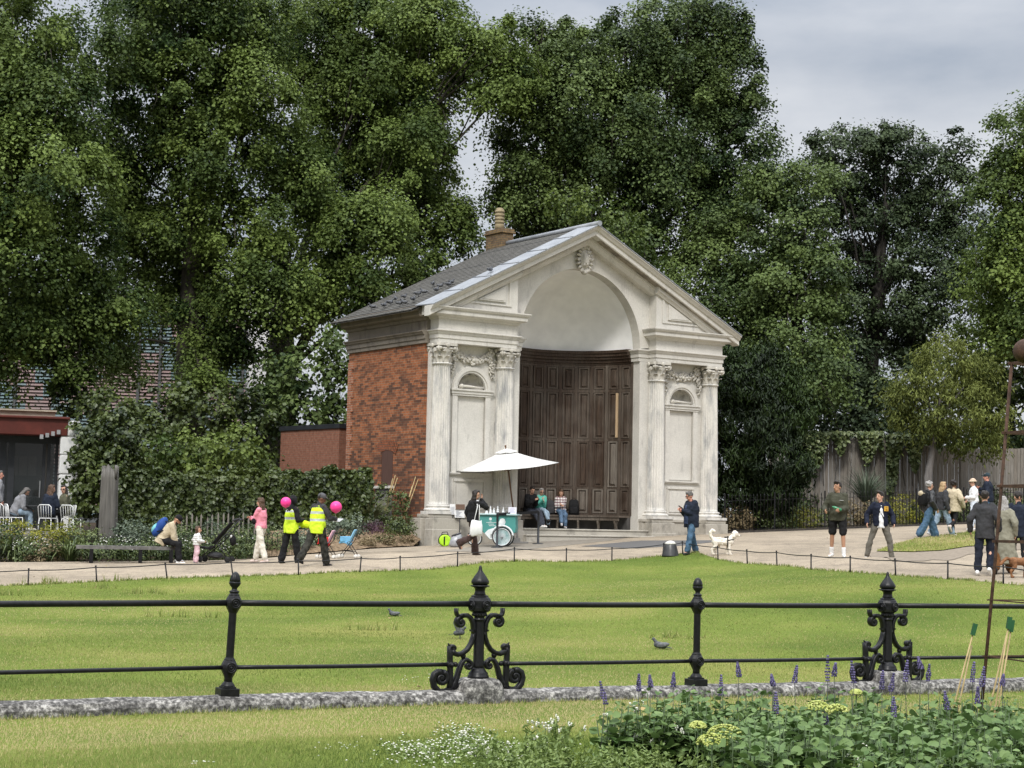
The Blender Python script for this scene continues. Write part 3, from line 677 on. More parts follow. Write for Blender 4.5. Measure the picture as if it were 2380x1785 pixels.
for k in range(14):
    a0 = math.pi*k/14; a1 = math.pi*(k+1)/14
    g_st = .05+.2*rr.random()+(.25 if k < 3 else 0)
    curved(g, a0-.022, a0+.022, 1.9, 6.8, RA-.028, RA, g_st, 2)        # stile
    for ri, (z0, z1) in enumerate(zs_rows):
        tt = [.50, .20, .10, .08][ri]+rr.uniform(-.14, .16)+(.14 if k < 2 else 0)-(.06 if k > 6 else 0)
        tt = {(1, 1): .95, (1, 0): .40, (1, 2): -.25, (1, 3): -.15, (1, 4): .0, (0, 0): .15, (0, 1): .75, (0, 2): .7, (0, 3): .6}.get((ri, k), tt)
        b0, b1 = a0+.058, a1-.058
        for c0, c1, y0_, y1_ in ((b0-.022, b1+.022, z1, z1+.04), (b0-.022, b1+.022, z0-.04, z0), (b0-.022, b0, z0, z1), (b1, b1+.022, z0, z1)):
            curved(g, c0, c1, y0_, y1_, RA-.04, RA, min(1, tt+.18), 2)
        curved(g, b0+.012, b1-.012, z0+.035, z1-.035, RA-.034, RA, max(0, tt), 3, .014)
for z0, z1 in ((1.9, 1.97), (2.755, 2.815), (4.305, 4.385), (5.89, 5.99), (6.72, 6.80)): curved(g, 0, math.pi, z0, z1, RA-.026, RA, .2, 56)
for z0, z1, d in ((6.80, 6.86, .05), (6.86, 6.96, .09), (6.96, 7.05, .15), (7.05, 7.15, .20), (7.15, 7.24, .24)): curved(g, 0, math.pi, z0, z1, RA-d, RA+.1, .04, 56)
pan = g.build('oak_panelling', M_OAK, AL)
g = MB(); curved(g, R_(14.6), R_(16.6), 4.42, 5.86, RA-.06, RA-.02, .5, 1); g.build('new_batten', noisy('pale_pine', (.42, .30, .18), (.52, .38, .24), 6, .7, .2, (6, 6, .6)), pan)
g = MB(); curved(g, 0, math.pi, 1.84, 1.90, RA-.50, RA, .45, 56); curved(g, .02, math.pi-.02, 1.74, 1.83, RA-.47, RA-.42, .55, 56)
bench = g.build('curved_bench', M_OAK, AL)
for k in range(9):
    a = math.pi*(k+.35)/9; g = MB()
    pr = [(RA-.46, 1.74), (RA-.46, 1.68), (RA-.43, 1.60), (RA-.41, 1.50), (RA-.43, 1.475), (RA-.33, 1.475), (RA-.35, 1.60), (RA-.30, 1.74)]
    vs = [cylpt(a+d/1.9, r, z) for d in (-.03, .03) for r, z in pr]; m = len(pr)
    g.add(vs, [tuple(range(m)), tuple(range(m, 2*m))[::-1]]+[(i, (i+1) % m, m+(i+1) % m, m+i) for i in range(m)], .7)
    g.build('bracket', M_OAK, bench)
g = MB(); curved(g, 0, math.pi, 1.3, 1.84, RA-.12, RA-.02, .3, 56); g.build('bench_riser', noisy('riser_paint', (.05, .047, .045), (.09, .085, .08), 5, .8, .2), bench)
for (a, b, z0, z1) in ((-.12, 3.2, 1.34, 1.455), (-.48, 3.2, 1.12, 1.275)):
    g = MB(); g.box(3.40, 8.32, a, b, z0-.35, z1-.045); g.box(3.38, 8.34, a-.03, b, z1-.045, z1); g.build('step', m_stone('step_stone' + str(z1), (.46, .43, .37), (.14, .13, .115), .50, False), AL, bevel=.012)
# --- crest on the keystone
g = MB(); c0 = Vector((UC-.02, .12, 9.86))
g.ball(c0, (.20, .12, .34), 14, 10); g.ball(c0+Vector((0, -.06, 0)), (.15, .10, .26), 12, 8)
rr = random.Random(2)
for k in range(18):
    a = 2*math.pi*k/18; r = Vector((math.cos(a)*.25, 0, math.sin(a)*.38)); p = c0+r
    rot = Matrix.Rotation(-a, 3, 'Y'); g.ball(p+Vector((0, -.02, 0)), (.085, .07, .045), 7, 5, rot=rot)
    if k % 3 == 0: g.tube([p+Vector((math.cos(a+q*.8)*.06*(1-q/9), -.06, math.sin(a+q*.8)*.06*(1-q/9))) for q in range(8)], .022, 5)
for dx in (-.14, -.07, 0, .07, .14): g.tube([c0+Vector((dx*.8, 0, .34)), c0+Vector((dx*1.2, -.04, .43)), c0+Vector((dx, -.03, .50-abs(dx)*.4))], [.035, .03, .02], 6)
g.ball(c0+Vector((0, -.02, .46)), (.16, .09, .06)); g.ball(c0+Vector((0, 0, -.40)), (.11, .09, .08)); g.ball(c0+Vector((-.09, -.04, -.36)), .06); g.ball(c0+Vector((.09, -.04, -.36)), .06)
for k in range(10): g.ball(c0+Vector((rr.uniform(-.12, .12), -.14, rr.uniform(-.22, .22))), (.04, .03, .05), 6, 4)
g.build('crest', M_CARVE, AL)
# ================================================================ FOREGROUND RAILING AND STONE KERB
M_IRON = noisy('black_painted_iron', (.005, .005, .006), (.013, .013, .014), 22, .36, .5, spec=.24, bdist=.006)
def m_kerb():
    m, t, b = newmat('lichen_stone'); v = coords(t); n1 = noise(t, v, 22, 6, .7); n2 = noise(t, v, 4, 5, .6); n3 = noise(t, v, 70, 3, .7)
    r1 = ramp(t, [(.38, (.045, .043, .041)), (.50, (.16, .155, .148)), (.60, (.42, .41, .39))]); t.links.new(n1.outputs[0], r1.inputs[0])
    r2 = ramp(t, [(.35, (.45, .44, .43)), (.65, (1.15, 1.13, 1.1))]); t.links.new(n2.outputs[0], r2.inputs[0])
    r3 = ramp(t, [(.3, (.7, .7, .7)), (.7, (1.2, 1.2, 1.2))]); t.links.new(n3.outputs[0], r3.inputs[0])
    c = mixc(t, 1, r1.outputs[0], r2.outputs[0], 'MULTIPLY'); c = mixc(t, 1, c, r3.outputs[0], 'MULTIPLY')
    t.links.new(c, b.inputs['Base Color']); b.inputs['Roughness'].default_value = .95; bump(t, b, n1.outputs[0], .7, .012); return m
M_KERB = m_kerb()
P0 = Vector((-2.351, 14.70, 0)); PST = Vector((2.0970, 1.0924, 0)); SDIR = PST.normalized(); SN = Vector((-SDIR.y, SDIR.x, 0)); RZ = math.atan2(PST.y, PST.x)
def fz(t): return .0 - .018*max(0, t)
def fp(t, z=0, off=0): p = P0+PST*t+SN*off; return Vector((p.x, p.y, z+fz(t)))
STEP = PST.length
# kerb stones between the pier blocks
for i, (a, b) in enumerate([(-5, -3.02), (-3.0, -1.02), (-1, .33), (.335, .93), (1.07, 1.70), (1.705, 2.93), (3.07, 4.2), (4.21, 6)]):
    g = MB(); n = 14; rs = []; rr = random.Random(i)
    prof = [(-.16, -.12), (-.16, .035), (-.135, .078), (-.10, .098), (.0, .112), (.10, .098), (.14, .07), (.16, .03), (.16, -.12)]
    for k in range(n+1):
        t = a+(b-a)*k/n; rs.append([fp(t, z+rr.uniform(-.006, .006), o+rr.uniform(-.006, .006)) for o, z in prof])
    vs = [p for r in rs for p in r]; m = len(prof)
    g.add(vs, [(k*m+j, k*m+j+1, (k+1)*m+j+1, (k+1)*m+j) for k in range(n) for j in range(m-1)]+[tuple(range(m)), tuple(range(n*m, (n+1)*m))[::-1]], smooth=False)
    o = g.build('kerb_stone', M_KERB)
    lab = ['grey stone kerb under the railing, beyond the left edge of the view', 'long grey stone kerb at the far left foot of the black railing', 'speckled grey kerb stone under the left plain railing post', 'short grey kerb stone joining the left scrolled post block from the left',
           'short pale kerb stone right of the left scrolled post with a crack', 'grey kerb stone under the right plain railing post behind purple flowers', 'grey kerb stone right of the right scrolled post behind bamboo canes', 'grey kerb stone beyond the right end of the view'][i]
    tag(o, lab, 'kerb', 'stone kerb under the black railing')
def pier_block(t, lab):
    g = MB(); rs = []; rr = random.Random(int(t))
    for z, w, d in ((-.12, .215, .20), (.02, .21, .195), (.10, .205, .19), (.17, .19, .175), (.20, .165, .155), (.212, .13, .12)):
        ring = []
        for k in range(20):
            a = 2*math.pi*k/20; ca, sa = math.cos(a), math.sin(a); e = .45
            ring.append(fp(t, z)+SDIR*(math.copysign(abs(ca)**e, ca)*w+rr.uniform(-.005, .005))+SN*(math.copysign(abs(sa)**e, sa)*d))
        rs.append(ring)
    g.rings(rs, smooth=True); o = g.build('pier_block', M_KERB); tag(o, lab, 'stone block', 'stone blocks under the scrolled posts')
pier_block(1, 'weathered stone block carrying the left scrolled iron post'); pier_block(3, 'weathered stone block carrying the right scrolled iron post')
def rail_z(t, low): return (.337 if low else .878)-.0
# posts: local frame x along the fence, z up, origin on kerb level
def collar(g, c, r, h): g.lathe([(r*.7, -h), (r, -h*.5), (r*1.05, 0), (r, h*.5), (r*.7, h)], c, 16)
def rosette(g, c, r):
    for sy in (-1, 1):
        cc = Vector(c)+Vector((0, sy*r*.9, 0)); y = sy*.012
        for rr_, w in ((r*.72, .010), (r*.42, .009)):
            g.tube([cc+Vector((math.cos(2*math.pi*k/14)*rr_, y, math.sin(2*math.pi*k/14)*rr_)) for k in range(15)], w, 6, caps=False)
        g.ball(cc+Vector((0, y, 0)), (r*.26, .012, r*.26), 8, 5)
def plain_post(t, tilt, lab):
    root = empty('railing_post', fp(t, .105), RZ, lab, 'railing post', 'plain posts of the black railing')
    root.rotation_euler = (0, tilt, RZ)
    zl, zt = rail_z(t, 1)-.105, rail_z(t, 0)-.105
    g = MB(); g.lathe([(.036, .10), (.034, zl-.08), (.034, zl+.05), (.033, zt-.06), (.033, zt+.08)], (0, 0, 0), 20)
    for z in (zl, zt):
        g.lathe([(.036, z-.085), (.045, z-.065), (.066, z-.025), (.070, z), (.066, z+.025), (.052, z+.055), (.042, z+.07), (.036, z+.085)], (0, 0, 0), 8, a0=math.pi/8, smooth=False); rosette(g, (0, 0, z), .056)
        g.lathe([(.0446, z+.06), (.048, z+.066), (.0446, z+.072)], (0, 0, 0), 16)
    g.build('shaft', M_IRON, root)
    g = MB(); z = zt+.08; g.lathe([(.030, z), (.044, z+.012), (.040, z+.022), (.024, z+.03), (.022, z+.045), (.040, z+.065), (.050, z+.085), (.0505, z+.092), (.046, z+.10)], (0, 0, 0), 24)
    g.lathe([(.046, z+.098), (.045, z+.12), (.037, z+.15), (.024, z+.172), (.008, z+.184)], (0, 0, 0), 40, lambda a, r, zz: 1+.05*math.cos(a*10))
    g.build('acorn_finial', M_IRON, root)
    g = MB(); g.box(-.082, .082, -.082, .082, -.012, .06); g.box(-.058, .058, -.058, .058, .06, .075); g.lathe([(.062, .075), (.055, .09), (.042, .105), (.037, .115)], (0, 0, 0), 20)
    g.build('foot', M_IRON, root, bevel=.004)
plain_post(0, R_(2.2), 'plain black iron railing post with acorn finial, left of the scrolled post'); plain_post(2, R_(.5), 'plain black iron railing post with acorn finial, between the two scrolled posts')
plain_post(-2, 0, 'plain black iron railing post outside the left edge')
def ornate_post(t, lab):
    root = empty('scrolled_railing_post', fp(t, .205), RZ, lab, 'railing post', 'scrolled posts of the black railing')
    zl, zt = rail_z(t, 1)-.205, rail_z(t, 0)-.205
    g = MB(); g.lathe([(.096, 0), (.098, .028), (.088, .034), (.090, .050), (.078, .062), (.062, .085), (.052, .10)], (0, 0, 0), 32); g.build('foot', M_IRON, root)
    g = MB(); g.lathe([(.052, .10), (.050, .12), (.046, zt-.16), (.046, zt-.15), (.055, zt-.145), (.055, zt-.135), (.048, zt-.13), (.048, zt-.115), (.066, zt-.10), (.066, zt-.07)], (0, 0, 0), 32, lambda a, r, z: 1-.05*(.5+.5*math.cos(8*a)) if .11 < z < zt-.17 else 1)
    for k in range(16):
        a = 2*math.pi*k/16; g.ball((math.cos(a)*.062, math.sin(a)*.062, zt-.098), .012, 6, 4)
    g.build('shaft', M_IRON, root)
    g = MB(); g.lathe([(.070, zt-.075), (.098, zt-.06), (.103, zt-.035), (.103, zt+.03), (.090, zt+.055), (.080, zt+.062), (.078, zt+.075), (.055, zt+.085)], (0, 0, 0), 8, a0=math.pi/8, smooth=False)
    for k in range(4):
        a = math.pi/2*k+.25; c = Vector((math.cos(a)*.098, math.sin(a)*.098, zt-.01)); tx = Vector((-math.sin(a), math.cos(a), 0))
        for r_ in (.042, .026): g.tube([c+tx*math.cos(2*math.pi*q/14)*r_+Vector((0, 0, math.sin(2*math.pi*q/14)*r_)) for q in range(15)], .0075, 6, caps=False)
        g.ball(c, .018, 8, 5)
    g.build('boss', M_IRON, root)
    g = MB(); z = zt+.08; g.lathe([(.056, z), (.050, z+.018), (.046, z+.035), (.048, z+.058), (.062, z+.072), (.088, z+.080), (.088, z+.088), (.060, z+.094)], (0, 0, 0), 32)
    g.lathe([(.060, z+.092), (.076, z+.106), (.078, z+.125), (.068, z+.15), (.050, z+.178), (.030, z+.205), (.017, z+.228), (.014, z+.25), (.009, z+.266), (.003, z+.27)], (0, 0, 0), 48, lambda a, r, zz: 1+(.07*abs(math.cos(a*5)) if zz < z+.15 else 0))
    g.build('spear_finial', M_IRON, root)
    def scroll(c, r, a0, turns, w0, w1, sgn, n=26):
        return [(c[0]+math.cos(a0+sgn*turns*2*math.pi*k/n)*r*(1-.82*k/n), c[1]+math.sin(a0+sgn*turns*2*math.pi*k/n)*r*(1-.82*k/n)) for k in range(n+1)]
    for sx in (-1, 1):
        X = lambda p: Vector((sx*p[0], 0, p[1]))
        g = MB()
        def ribbon(pts, w, y=.030):
            n = len(pts); ws = [w[0]+(w[1]-w[0])*k/(n-1) for k in range(n)]
            P = [X(p) for p in pts]; rs = []
            for k in range(n):
                tdir = (P[min(k+1, n-1)]-P[max(k-1, 0)]).normalized(); nn = Vector((-tdir.z, 0, tdir.x)); h = ws[k]
                rs.append([P[k]+nn*h*c+Vector((0, y*s_, 0)) for c, s_ in ((1, -.6), (.75, -1), (-.75, -1), (-1, -.6), (-1, .6), (-.75, 1), (.75, 1), (1, .6))])
            g.rings(rs)
        # upper C scroll: from the shaft middle up and over, curling down
        ribbon([(.052, .38), (.058, .44), (.066, .50), (.090, .548), (.128, .572), (.165, .570), (.205, .555)], (.017, .021))
        ribbon(scroll((.190, .510), .048, math.pi*.55, 1.35, 0, 0, -1), (.021, .010)); g.ball(X((.184, .508)), (.024, .034, .024))
        ribbon([(.165, .575), (.205, .565), (.228, .575), (.236, .600), (.236, .635)], (.015, .012))
        g.box(*(sorted((sx*.05, sx*.085))), -.03, .03, .425, .442)
        # big C going down and out to the lower upright
        ribbon([(.052, .42), (.062, .37), (.082, .315), (.118, .262), (.165, .230), (.215, .220), (.250, .232), (.272, .262)], (.016, .024))
        ribbon(scroll((.262, .275), .030, -math.pi*.1, .9, 0, 0, 1), (.019, .010)); g.ball(X((.258, .276)), (.022, .032, .022))
        ribbon([(.290, .300), (.290, .24), (.287, .15), (.283, .06), (.280, -.03), (.286, -.08)], (.021, .025)); g.capsule(X((.292, .295)), X((.308, .318)), .017, .007)
        # knob on the lower rail
        g.ball(X((.285, zl)), .040); g.ball(X((.232, zl)), .024); g.ball(X((.285, zl))+Vector((0, -.044, 0)), .020)
        # link between the C's
        g.ball(X((.157, .208)), (.026, .028, .026)); g.capsule(X((.157, .228)), X((.160, .185)), .013, .013)
        # lower S: curl by the shaft foot, over and down into the leafy foot, then big outer curl
        ribbon(scroll((.105, .120), .040, math.pi*.5, 1.15, 0, 0, 1), (.017, .009)); g.ball(X((.105, .118)), (.018, .03, .018))
        ribbon([(.092, .155), (.122, .176), (.150, .168), (.176, .135), (.196, .085), (.212, .03), (.234, -.030), (.270, -.080), (.310, -.105)], (.016, .027))
        ribbon([(.250, -.070), (.300, -.108), (.350, -.118), (.400, -.100), (.440, -.058), (.455, .0), (.440, .050), (.402, .072), (.362, .068)], (.027, .025))
        ribbon(scroll((.372, .012), .062, math.pi*.62, 1.2, 0, 0, 1), (.023, .012)); g.ball(X((.370, .012)), (.032, .034, .032))
        for q in range(6): g.capsule(X((.195+.028*q, -.045-.010*q)), X((.245+.026*q, -.105+.003*q)), .017, .010, 7, 2)
        g.build('scroll_bracket', M_IRON, root)
ornate_post(1, 'ornate black iron post with scroll brackets, directly below the white parasol'); ornate_post(3, 'ornate black iron post with scroll brackets behind the salvia bed')
def rail(a, b, low, lab):
    g = MB(); r = .0185 if low else .0265
    n = 6; g.tube([fp(a+(b-a)*k/n, rail_z(0, low)-.004*math.sin(math.pi*k/n)) for k in range(n+1)], r, 14)
    o = g.build('rail', M_IRON); tag(o, lab, 'rail', 'horizontal bars of the black railing')
rail(-5, .0, 0, 'upper black rail left of the left plain post'); rail(0, .96, 0, 'upper black rail between the left plain post and the left scrolled post'); rail(1.04, 2, 0, 'upper black rail right of the left scrolled post')
rail(2, 2.96, 0, 'upper black rail left of the right scrolled post'); rail(3.04, 6, 0, 'upper black rail running off right past the rusty obelisk')
rail(-5, 0, 1, 'lower black rail left of the left plain post'); rail(0, .89, 1, 'lower black rail between the left plain post and the left scrolled post'); rail(1.11, 2, 1, 'lower black rail right of the left scrolled post')
rail(2, 2.89, 1, 'lower black rail left of the right scrolled post'); rail(3.11, 6, 1, 'lower black rail running off right behind the bamboo canes')
# ================================================================ LOW WIRE FENCE ALONG THE LAWN EDGE
WF = [(-110, 0), (65, 0), (225, 4), (389, 7), (542, 7), (694, 2), (836, -3), (930, 1), (1063, 0), (1195, 0), (1316, 0), (1422, 0), (1540, -3), (1587, 2), (1669, 2), (1737, 2), (1806, 2), (1885, 0), (1976, 0), (2082, 2), (2203, 0), (2332, 0), (2470, 0)]
def edge_pt(px):
    e = [(-500, 33.2), (0, 35), (390, 37), (700, 38.4), (1000, 40.2), (1300, 42.8), (1480, 44.6), (1560, 45.2), (1620, 45.0), (1669, 43.5), (1806, 40), (1885, 38), (2000, 36), (2200, 33.2), (2332, 31.5), (2900, 26)]
    Y = float(np.interp(px, [a for a, _ in e], [b for _, b in e]))-.12; return gp(px, Y)
tops = []
WFH = .36
words = ['far left end', 'second from the left', 'third from the left', 'under the seated man with the rucksack', 'under the pushchair', 'by the hi-vis vests', 'by the toy pushchairs', 'left of the walking woman with the tote', 'below the tote woman', 'below the teal cart', 'below the alcove step', 'left of the bollard', 'touching the bollard', 'at the navy jacket man', 'below the white dog', 'right of the white dog', 'between white dog and runner', 'left of the runner', 'below the runner', 'below the man in the varsity jacket', 'left of the couple in long coats', 'by the rusty obelisk', 'right edge']
wproto = None
for i, (px, lean) in enumerate(WF):
    b = edge_pt(px); t = b+Vector((-lean*.0085, 0, WFH)); tops.append(t)
    if wproto is None:
        g = MB(); g.tube([(0, 0, -.15), (0, 0, WFH)], [.017, .015], 8); g.ball((0, 0, WFH+.008), .021, 8, 5); o = wproto = g.build('wire_fence_post', M_IRON)
    else: o = wproto.copy(); COL.objects.link(o)
    d = t-b; o.location = b; o.rotation_euler = (-math.atan2(d.y, d.z), math.atan2(d.x, d.z), 0)
    tag(o, 'short black post of the low wire fence, ' + words[i], 'fence post', 'posts of the low fence at the lawn edge')
g = MB(); pts = []
for a, b in zip(tops[:-1], tops[1:]):
    for k in range(5): f_ = k/5; pts.append(a.lerp(b, f_)-Vector((0, 0, .02*math.sin(math.pi*f_)+.02)))
g.tube(pts+[tops[-1]], .011, 6); o = g.build('fence_wire', M_IRON); tag(o, 'thin black wire strung along the low posts at the lawn edge', 'wire')
# ================================================================ BOLLARD
b0 = gray(1558, 1296); b0.z = tz(b0.x, b0.y)
b0.z += .03
root = empty('bollard', b0, 0, 'squat dark cone bollard with a pale domed cap at the tip of the lawn', 'bollard'); root.scale = (1.12, 1.12, 1.1)
g = MB(); g.lathe([(.205, 0), (.20, .02), (.175, .12), (.135, .27), (.128, .285)], (0, 0, 0), 28); g.build('cone', noisy('dark_bollard', (.022, .022, .023), (.05, .05, .05), 8, .35, .1, spec=.5), root)
g = MB(); g.lathe([(.132, .285), (.125, .31), (.09, .345), (.04, .365), (.005, .37)], (0, 0, 0), 24); g.build('cap', noisy('pale_cap', (.55, .53, .48), (.66, .64, .60), 8, .5, .1), root)
# ================================================================ RUSTY OBELISK IN THE BED
M_RUST = noisy('rusty_steel', (.030, .016, .010), (.095, .050, .030), 25, .75, .5, spec=.3, bdist=.003)
OB = Vector((at(2460, 900, 12.6)[0], 12.6, 0))
root = empty('obelisk', (OB.x, OB.y, tz(OB.x, OB.y)), R_(18), 'tall rusty steel garden obelisk with rings and a ball top at right edge', 'garden obelisk')
zb = tz(OB.x, OB.y); hb = .60; ztop = at(2352, 840, 12.6)[2]-zb; ht = .335
def corner(k, z): a = math.pi/4+k*math.pi/2; h = hb+(ht-hb)*z/ztop; return Vector((math.cos(a)*h, math.sin(a)*h, z))
for k in range(4):
    g = MB(); g.tube([corner(k, -.1), corner(k, ztop*.5)+Vector((.008, 0, 0)), corner(k, ztop)], .0125, 8); g.build('leg', M_RUST, root)
for z in (ztop, at(2340, 1003, 12.6)[2]-zb, at(2310, 1128, 12.6)[2]-zb, at(2300, 1258, 12.6)[2]-zb, at(2290, 1397, 12.6)[2]-zb, at(2280, 1530, 12.6)[2]-zb):
    g = MB(); h = corner(0, z).length
    for k in range(4):
        a, b = corner(k, z), corner(k+1, z); d = (b-a).normalized()*.03; w_ = .02 if z > at(2300, 1300, 12.6)[2]-zb else .009; g.bar(a-d, b+d, w_*.7, w_)
    g.build('ring', M_RUST, root)
g = MB(); bpy.context.view_layer.update(); bc = root.matrix_basis.inverted()@Vector(at(2383, 816, 12.45))
g.tube([bc+Vector((0, 0, -.2)), bc], .012, 8); g.ball(bc, .088, 20, 14); g.build('ball', M_RUST, root)
# bamboo canes with green caps
M_CANE = noisy('bamboo_cane', (.30, .22, .10), (.48, .37, .19), 30, .6, .2, (1, 1, .4))
M_GCAP = noisy('green_cane_cap', (.018, .075, .030), (.03, .11, .045), 5, .4, 0)
def cane_set(canes, lab):
    root = None
    for (px, py, D), (qx, qy, E), cap in canes:
        a = Vector(at(px, py, D)); b = Vector(at(qx, qy, E))
        if root is None: root = empty('bamboo_canes', (a.x, a.y, tz(a.x, a.y)), 0, lab, 'garden canes', 'bamboo canes in the flower bed'); off = Vector(root.location)
        d = (b-a).normalized(); a2 = a-d*((a.z-off.z)/max(.2, d.z)); g = MB()
        g.tube([a2-off, a2.lerp(b, .5)-off, b-off], [.0075, .0065, .0055], 8); c = g.build('cane', M_CANE, root)
        if cap: g = MB(); g.box(-.016, .016, -.014, .014, 0, .085, rot=d.to_track_quat('Z', 'Y').to_matrix(), c=b-off-d*.02); g.build('cap', M_GCAP, c)
cane_set([((2228, 1600, 12.4), (2262, 1470, 12.4), 1), ((2237, 1600, 12.5), (2259, 1500, 12.5), 0)], 'pair of bamboo canes with a green cap, left of the rusty obelisk leg')
cane_set([((2316, 1630, 12.2), (2344, 1455, 12.2), 1), ((2323, 1630, 12.3), (2350, 1462, 12.3), 1), ((2311, 1600, 12.4), (2341, 1470, 12.4), 0)], 'bundle of tall bamboo canes with green caps, right of the rusty obelisk leg')
# ================================================================ FOLIAGE
LEAF_V = np.array([(0, 0, 0), (.46, .30, .10), (.30, .74, .07), (0, 1, -.08), (-.30, .74, .07), (-.46, .30, .10)], float)
LEAF_F = np.array([(0, 1, 2, 3), (0, 3, 4, 5)])
def unit(a): return a/np.maximum(np.linalg.norm(a, axis=-1, keepdims=True), 1e-9)
def leaf_mesh(name, C, Nn, T, S, tint, mat, parent=None, asp=1.0, V=LEAF_V, F=LEAF_F):
    """one mesh of many folded leaves; C centres, Nn normals, T tip directions, S lengths"""
    n = len(C); Nn = unit(Nn); T = unit(T-Nn*(T*Nn).sum(-1, keepdims=True)); B = np.cross(T, Nn)
    k = len(V); S = np.broadcast_to(np.asarray(S, float), (n,))[:, None, None]
    P = C[:, None, :]+S*(B[:, None, :]*(V[None, :, 0:1]*asp)+T[:, None, :]*(V[None, :, 1:2]-.4)+Nn[:, None, :]*V[None, :, 2:3])
    me = bpy.data.meshes.new(name); me.vertices.add(n*k); me.vertices.foreach_set('co', P.reshape(-1).astype(np.float32))
    fn, fk = F.shape; idx = (np.arange(n)[:, None, None]*k+F[None]).reshape(-1)
    me.loops.add(n*fn*fk); me.loops.foreach_set('vertex_index', idx.astype(np.int32))
    me.polygons.add(n*fn); me.polygons.foreach_set('loop_start', np.arange(0, n*fn*fk, fk, dtype=np.int32))
    try: me.polygons.foreach_set('loop_total', np.full(n*fn, fk, np.int32))
    except Exception: pass
    a = me.attributes.new('tint', 'FLOAT', 'FACE'); a.data.foreach_set('value', np.repeat(np.clip(tint, 0, 1), fn).astype(np.float32))
    me.materials.append(mat); me.update(); me.validate()
    o = bpy.data.objects.new(name, me); COL.objects.link(o); o.parent = parent; return o
def rdir(n, rng): return unit(rng.normal(size=(n, 3)))
def crown_points(lobes, per_m2, clump_r, rng, droop=.35, flat=.62, inner=.16, hole=.0):
    """lobes: (centre, (rx,ry,rz)). Returns leaf centres, outward dirs, clump tint"""
    Cs, Os, Ts = [], [], []
    for c, r in lobes:
        c = np.array(c); r = np.array(r); area = 4*math.pi*((r[0]*r[1])**1.6/3+(r[0]*r[2])**1.6/3+(r[1]*r[2])**1.6/3)**(1/1.6)
        ncl = max(4, int(area/(clump_r**2)*.62)); d = rdir(ncl, rng)
        rad = np.where(rng.random(ncl) < inner, rng.uniform(.35, .8, ncl), rng.uniform(.80, 1.08, ncl))
        # lumpy outline: low-frequency bulges
        ph = rng.uniform(0, 6.28, 3); bul = 1+.10*np.sin(d[:, 0]*4+ph[0])+.08*np.sin(d[:, 2]*5+ph[1])+.07*np.sin(d[:, 1]*5+ph[2])
        cc = c+d*r*(rad*bul)[:, None]
        k = max(6, int(per_m2*clump_r**2*2.2)); lt = np.clip(rng.normal(.5, .20), .12, .88)  # lobe and clump tints mix leaf colour with imitated lit and dark masses
        cs = clump_r*np.clip(rng.lognormal(-.12, .42, ncl), .4, 1.9); ct = np.clip(lt+rng.normal(0, .24, ncl), 0, 1)
        off = np.clip(rng.normal(size=(ncl, k, 3)), -2.1, 2.1)*.44; off[..., 2] *= flat
        off *= cs[:, None, None]; off[..., 2] -= droop*np.linalg.norm(off[..., :2], axis=-1)
        P = cc[:, None, :]+off; o = unit(off*np.array([1, 1, 1.3])/cs[:, None, None]+d[:, None, :]*.8)
        Cs.append(P.reshape(-1, 3)); Os.append(o.reshape(-1, 3)); Ts.append(np.repeat(ct, k))
    return np.concatenate(Cs), np.concatenate(Os), np.concatenate(Ts)
def foliage(name, lobes, mat, parent, seed, per_m2=34, clump_r=.75, leaf=.2, droop=.35, asp=1.0, up=.55, tintj=.14, inner=.16, flat=.62, hang=.5):
    rng = np.random.default_rng(seed); P, O, T = crown_points(lobes, per_m2, clump_r, rng, droop, flat, inner)
    n = len(P); Nn = O*.55+np.array([0, 0, up])+rng.normal(size=(n, 3))*.42
    tip = O*.7+np.array([0, 0, -hang])+rng.normal(size=(n, 3))*.6
    return leaf_mesh(name, P, Nn, tip, leaf*rng.uniform(.65, 1.25, n), T+rng.normal(0, tintj, n), mat, parent, asp)
M_BARK = noisy('plane_bark', (.022, .019, .015), (.070, .062, .047), 5, .9, .6, (1, 1, .4))
M_BARK2 = noisy('dark_bark', (.012, .010, .009), (.036, .032, .027), 6, .9, .6, (1, 1, .4))
M_LEAF1 = tinted('plane_leaf', (.026, .052, .013), (.185, .250, .060), .55, .22, .30)
M_LEAF2 = tinted('plane_leaf_deep', (.022, .044, .013), (.145, .200, .058), .55, .25, .25)
M_LEAF3 = tinted('fresh_leaf', (.045, .078, .014), (.150, .200, .045), .5, .3, .25)
M_LEAF4 = tinted('holm_leaf', (.016, .030, .012), (.085, .118, .052), .55, .22, .15)
M_LEAF5 = tinted('yew_leaf', (.005, .012, .003), (.034, .062, .012), .55, .25, .05)
M_LEAF6 = tinted('wattle_leaf', (.060, .078, .016), (.185, .215, .056), .6, .2, .25)
M_LEAF7 = tinted('hedge_leaf', (.016, .030, .008), (.095, .125, .030), .42, .42, .15)
M_LEAF8 = tinted('ivy_leaf', (.035, .065, .018), (.22, .26, .11), .40, .40, .12)
def pl(px, py, D, r, rz=None, ry=None):
    """crown lobe: centre at depth D, radii given in photo pixels at that depth"""
    k = D/FPX; return (at(px, py, D), (r*k, (ry if ry else r)*k, (rz if rz else r)*k))
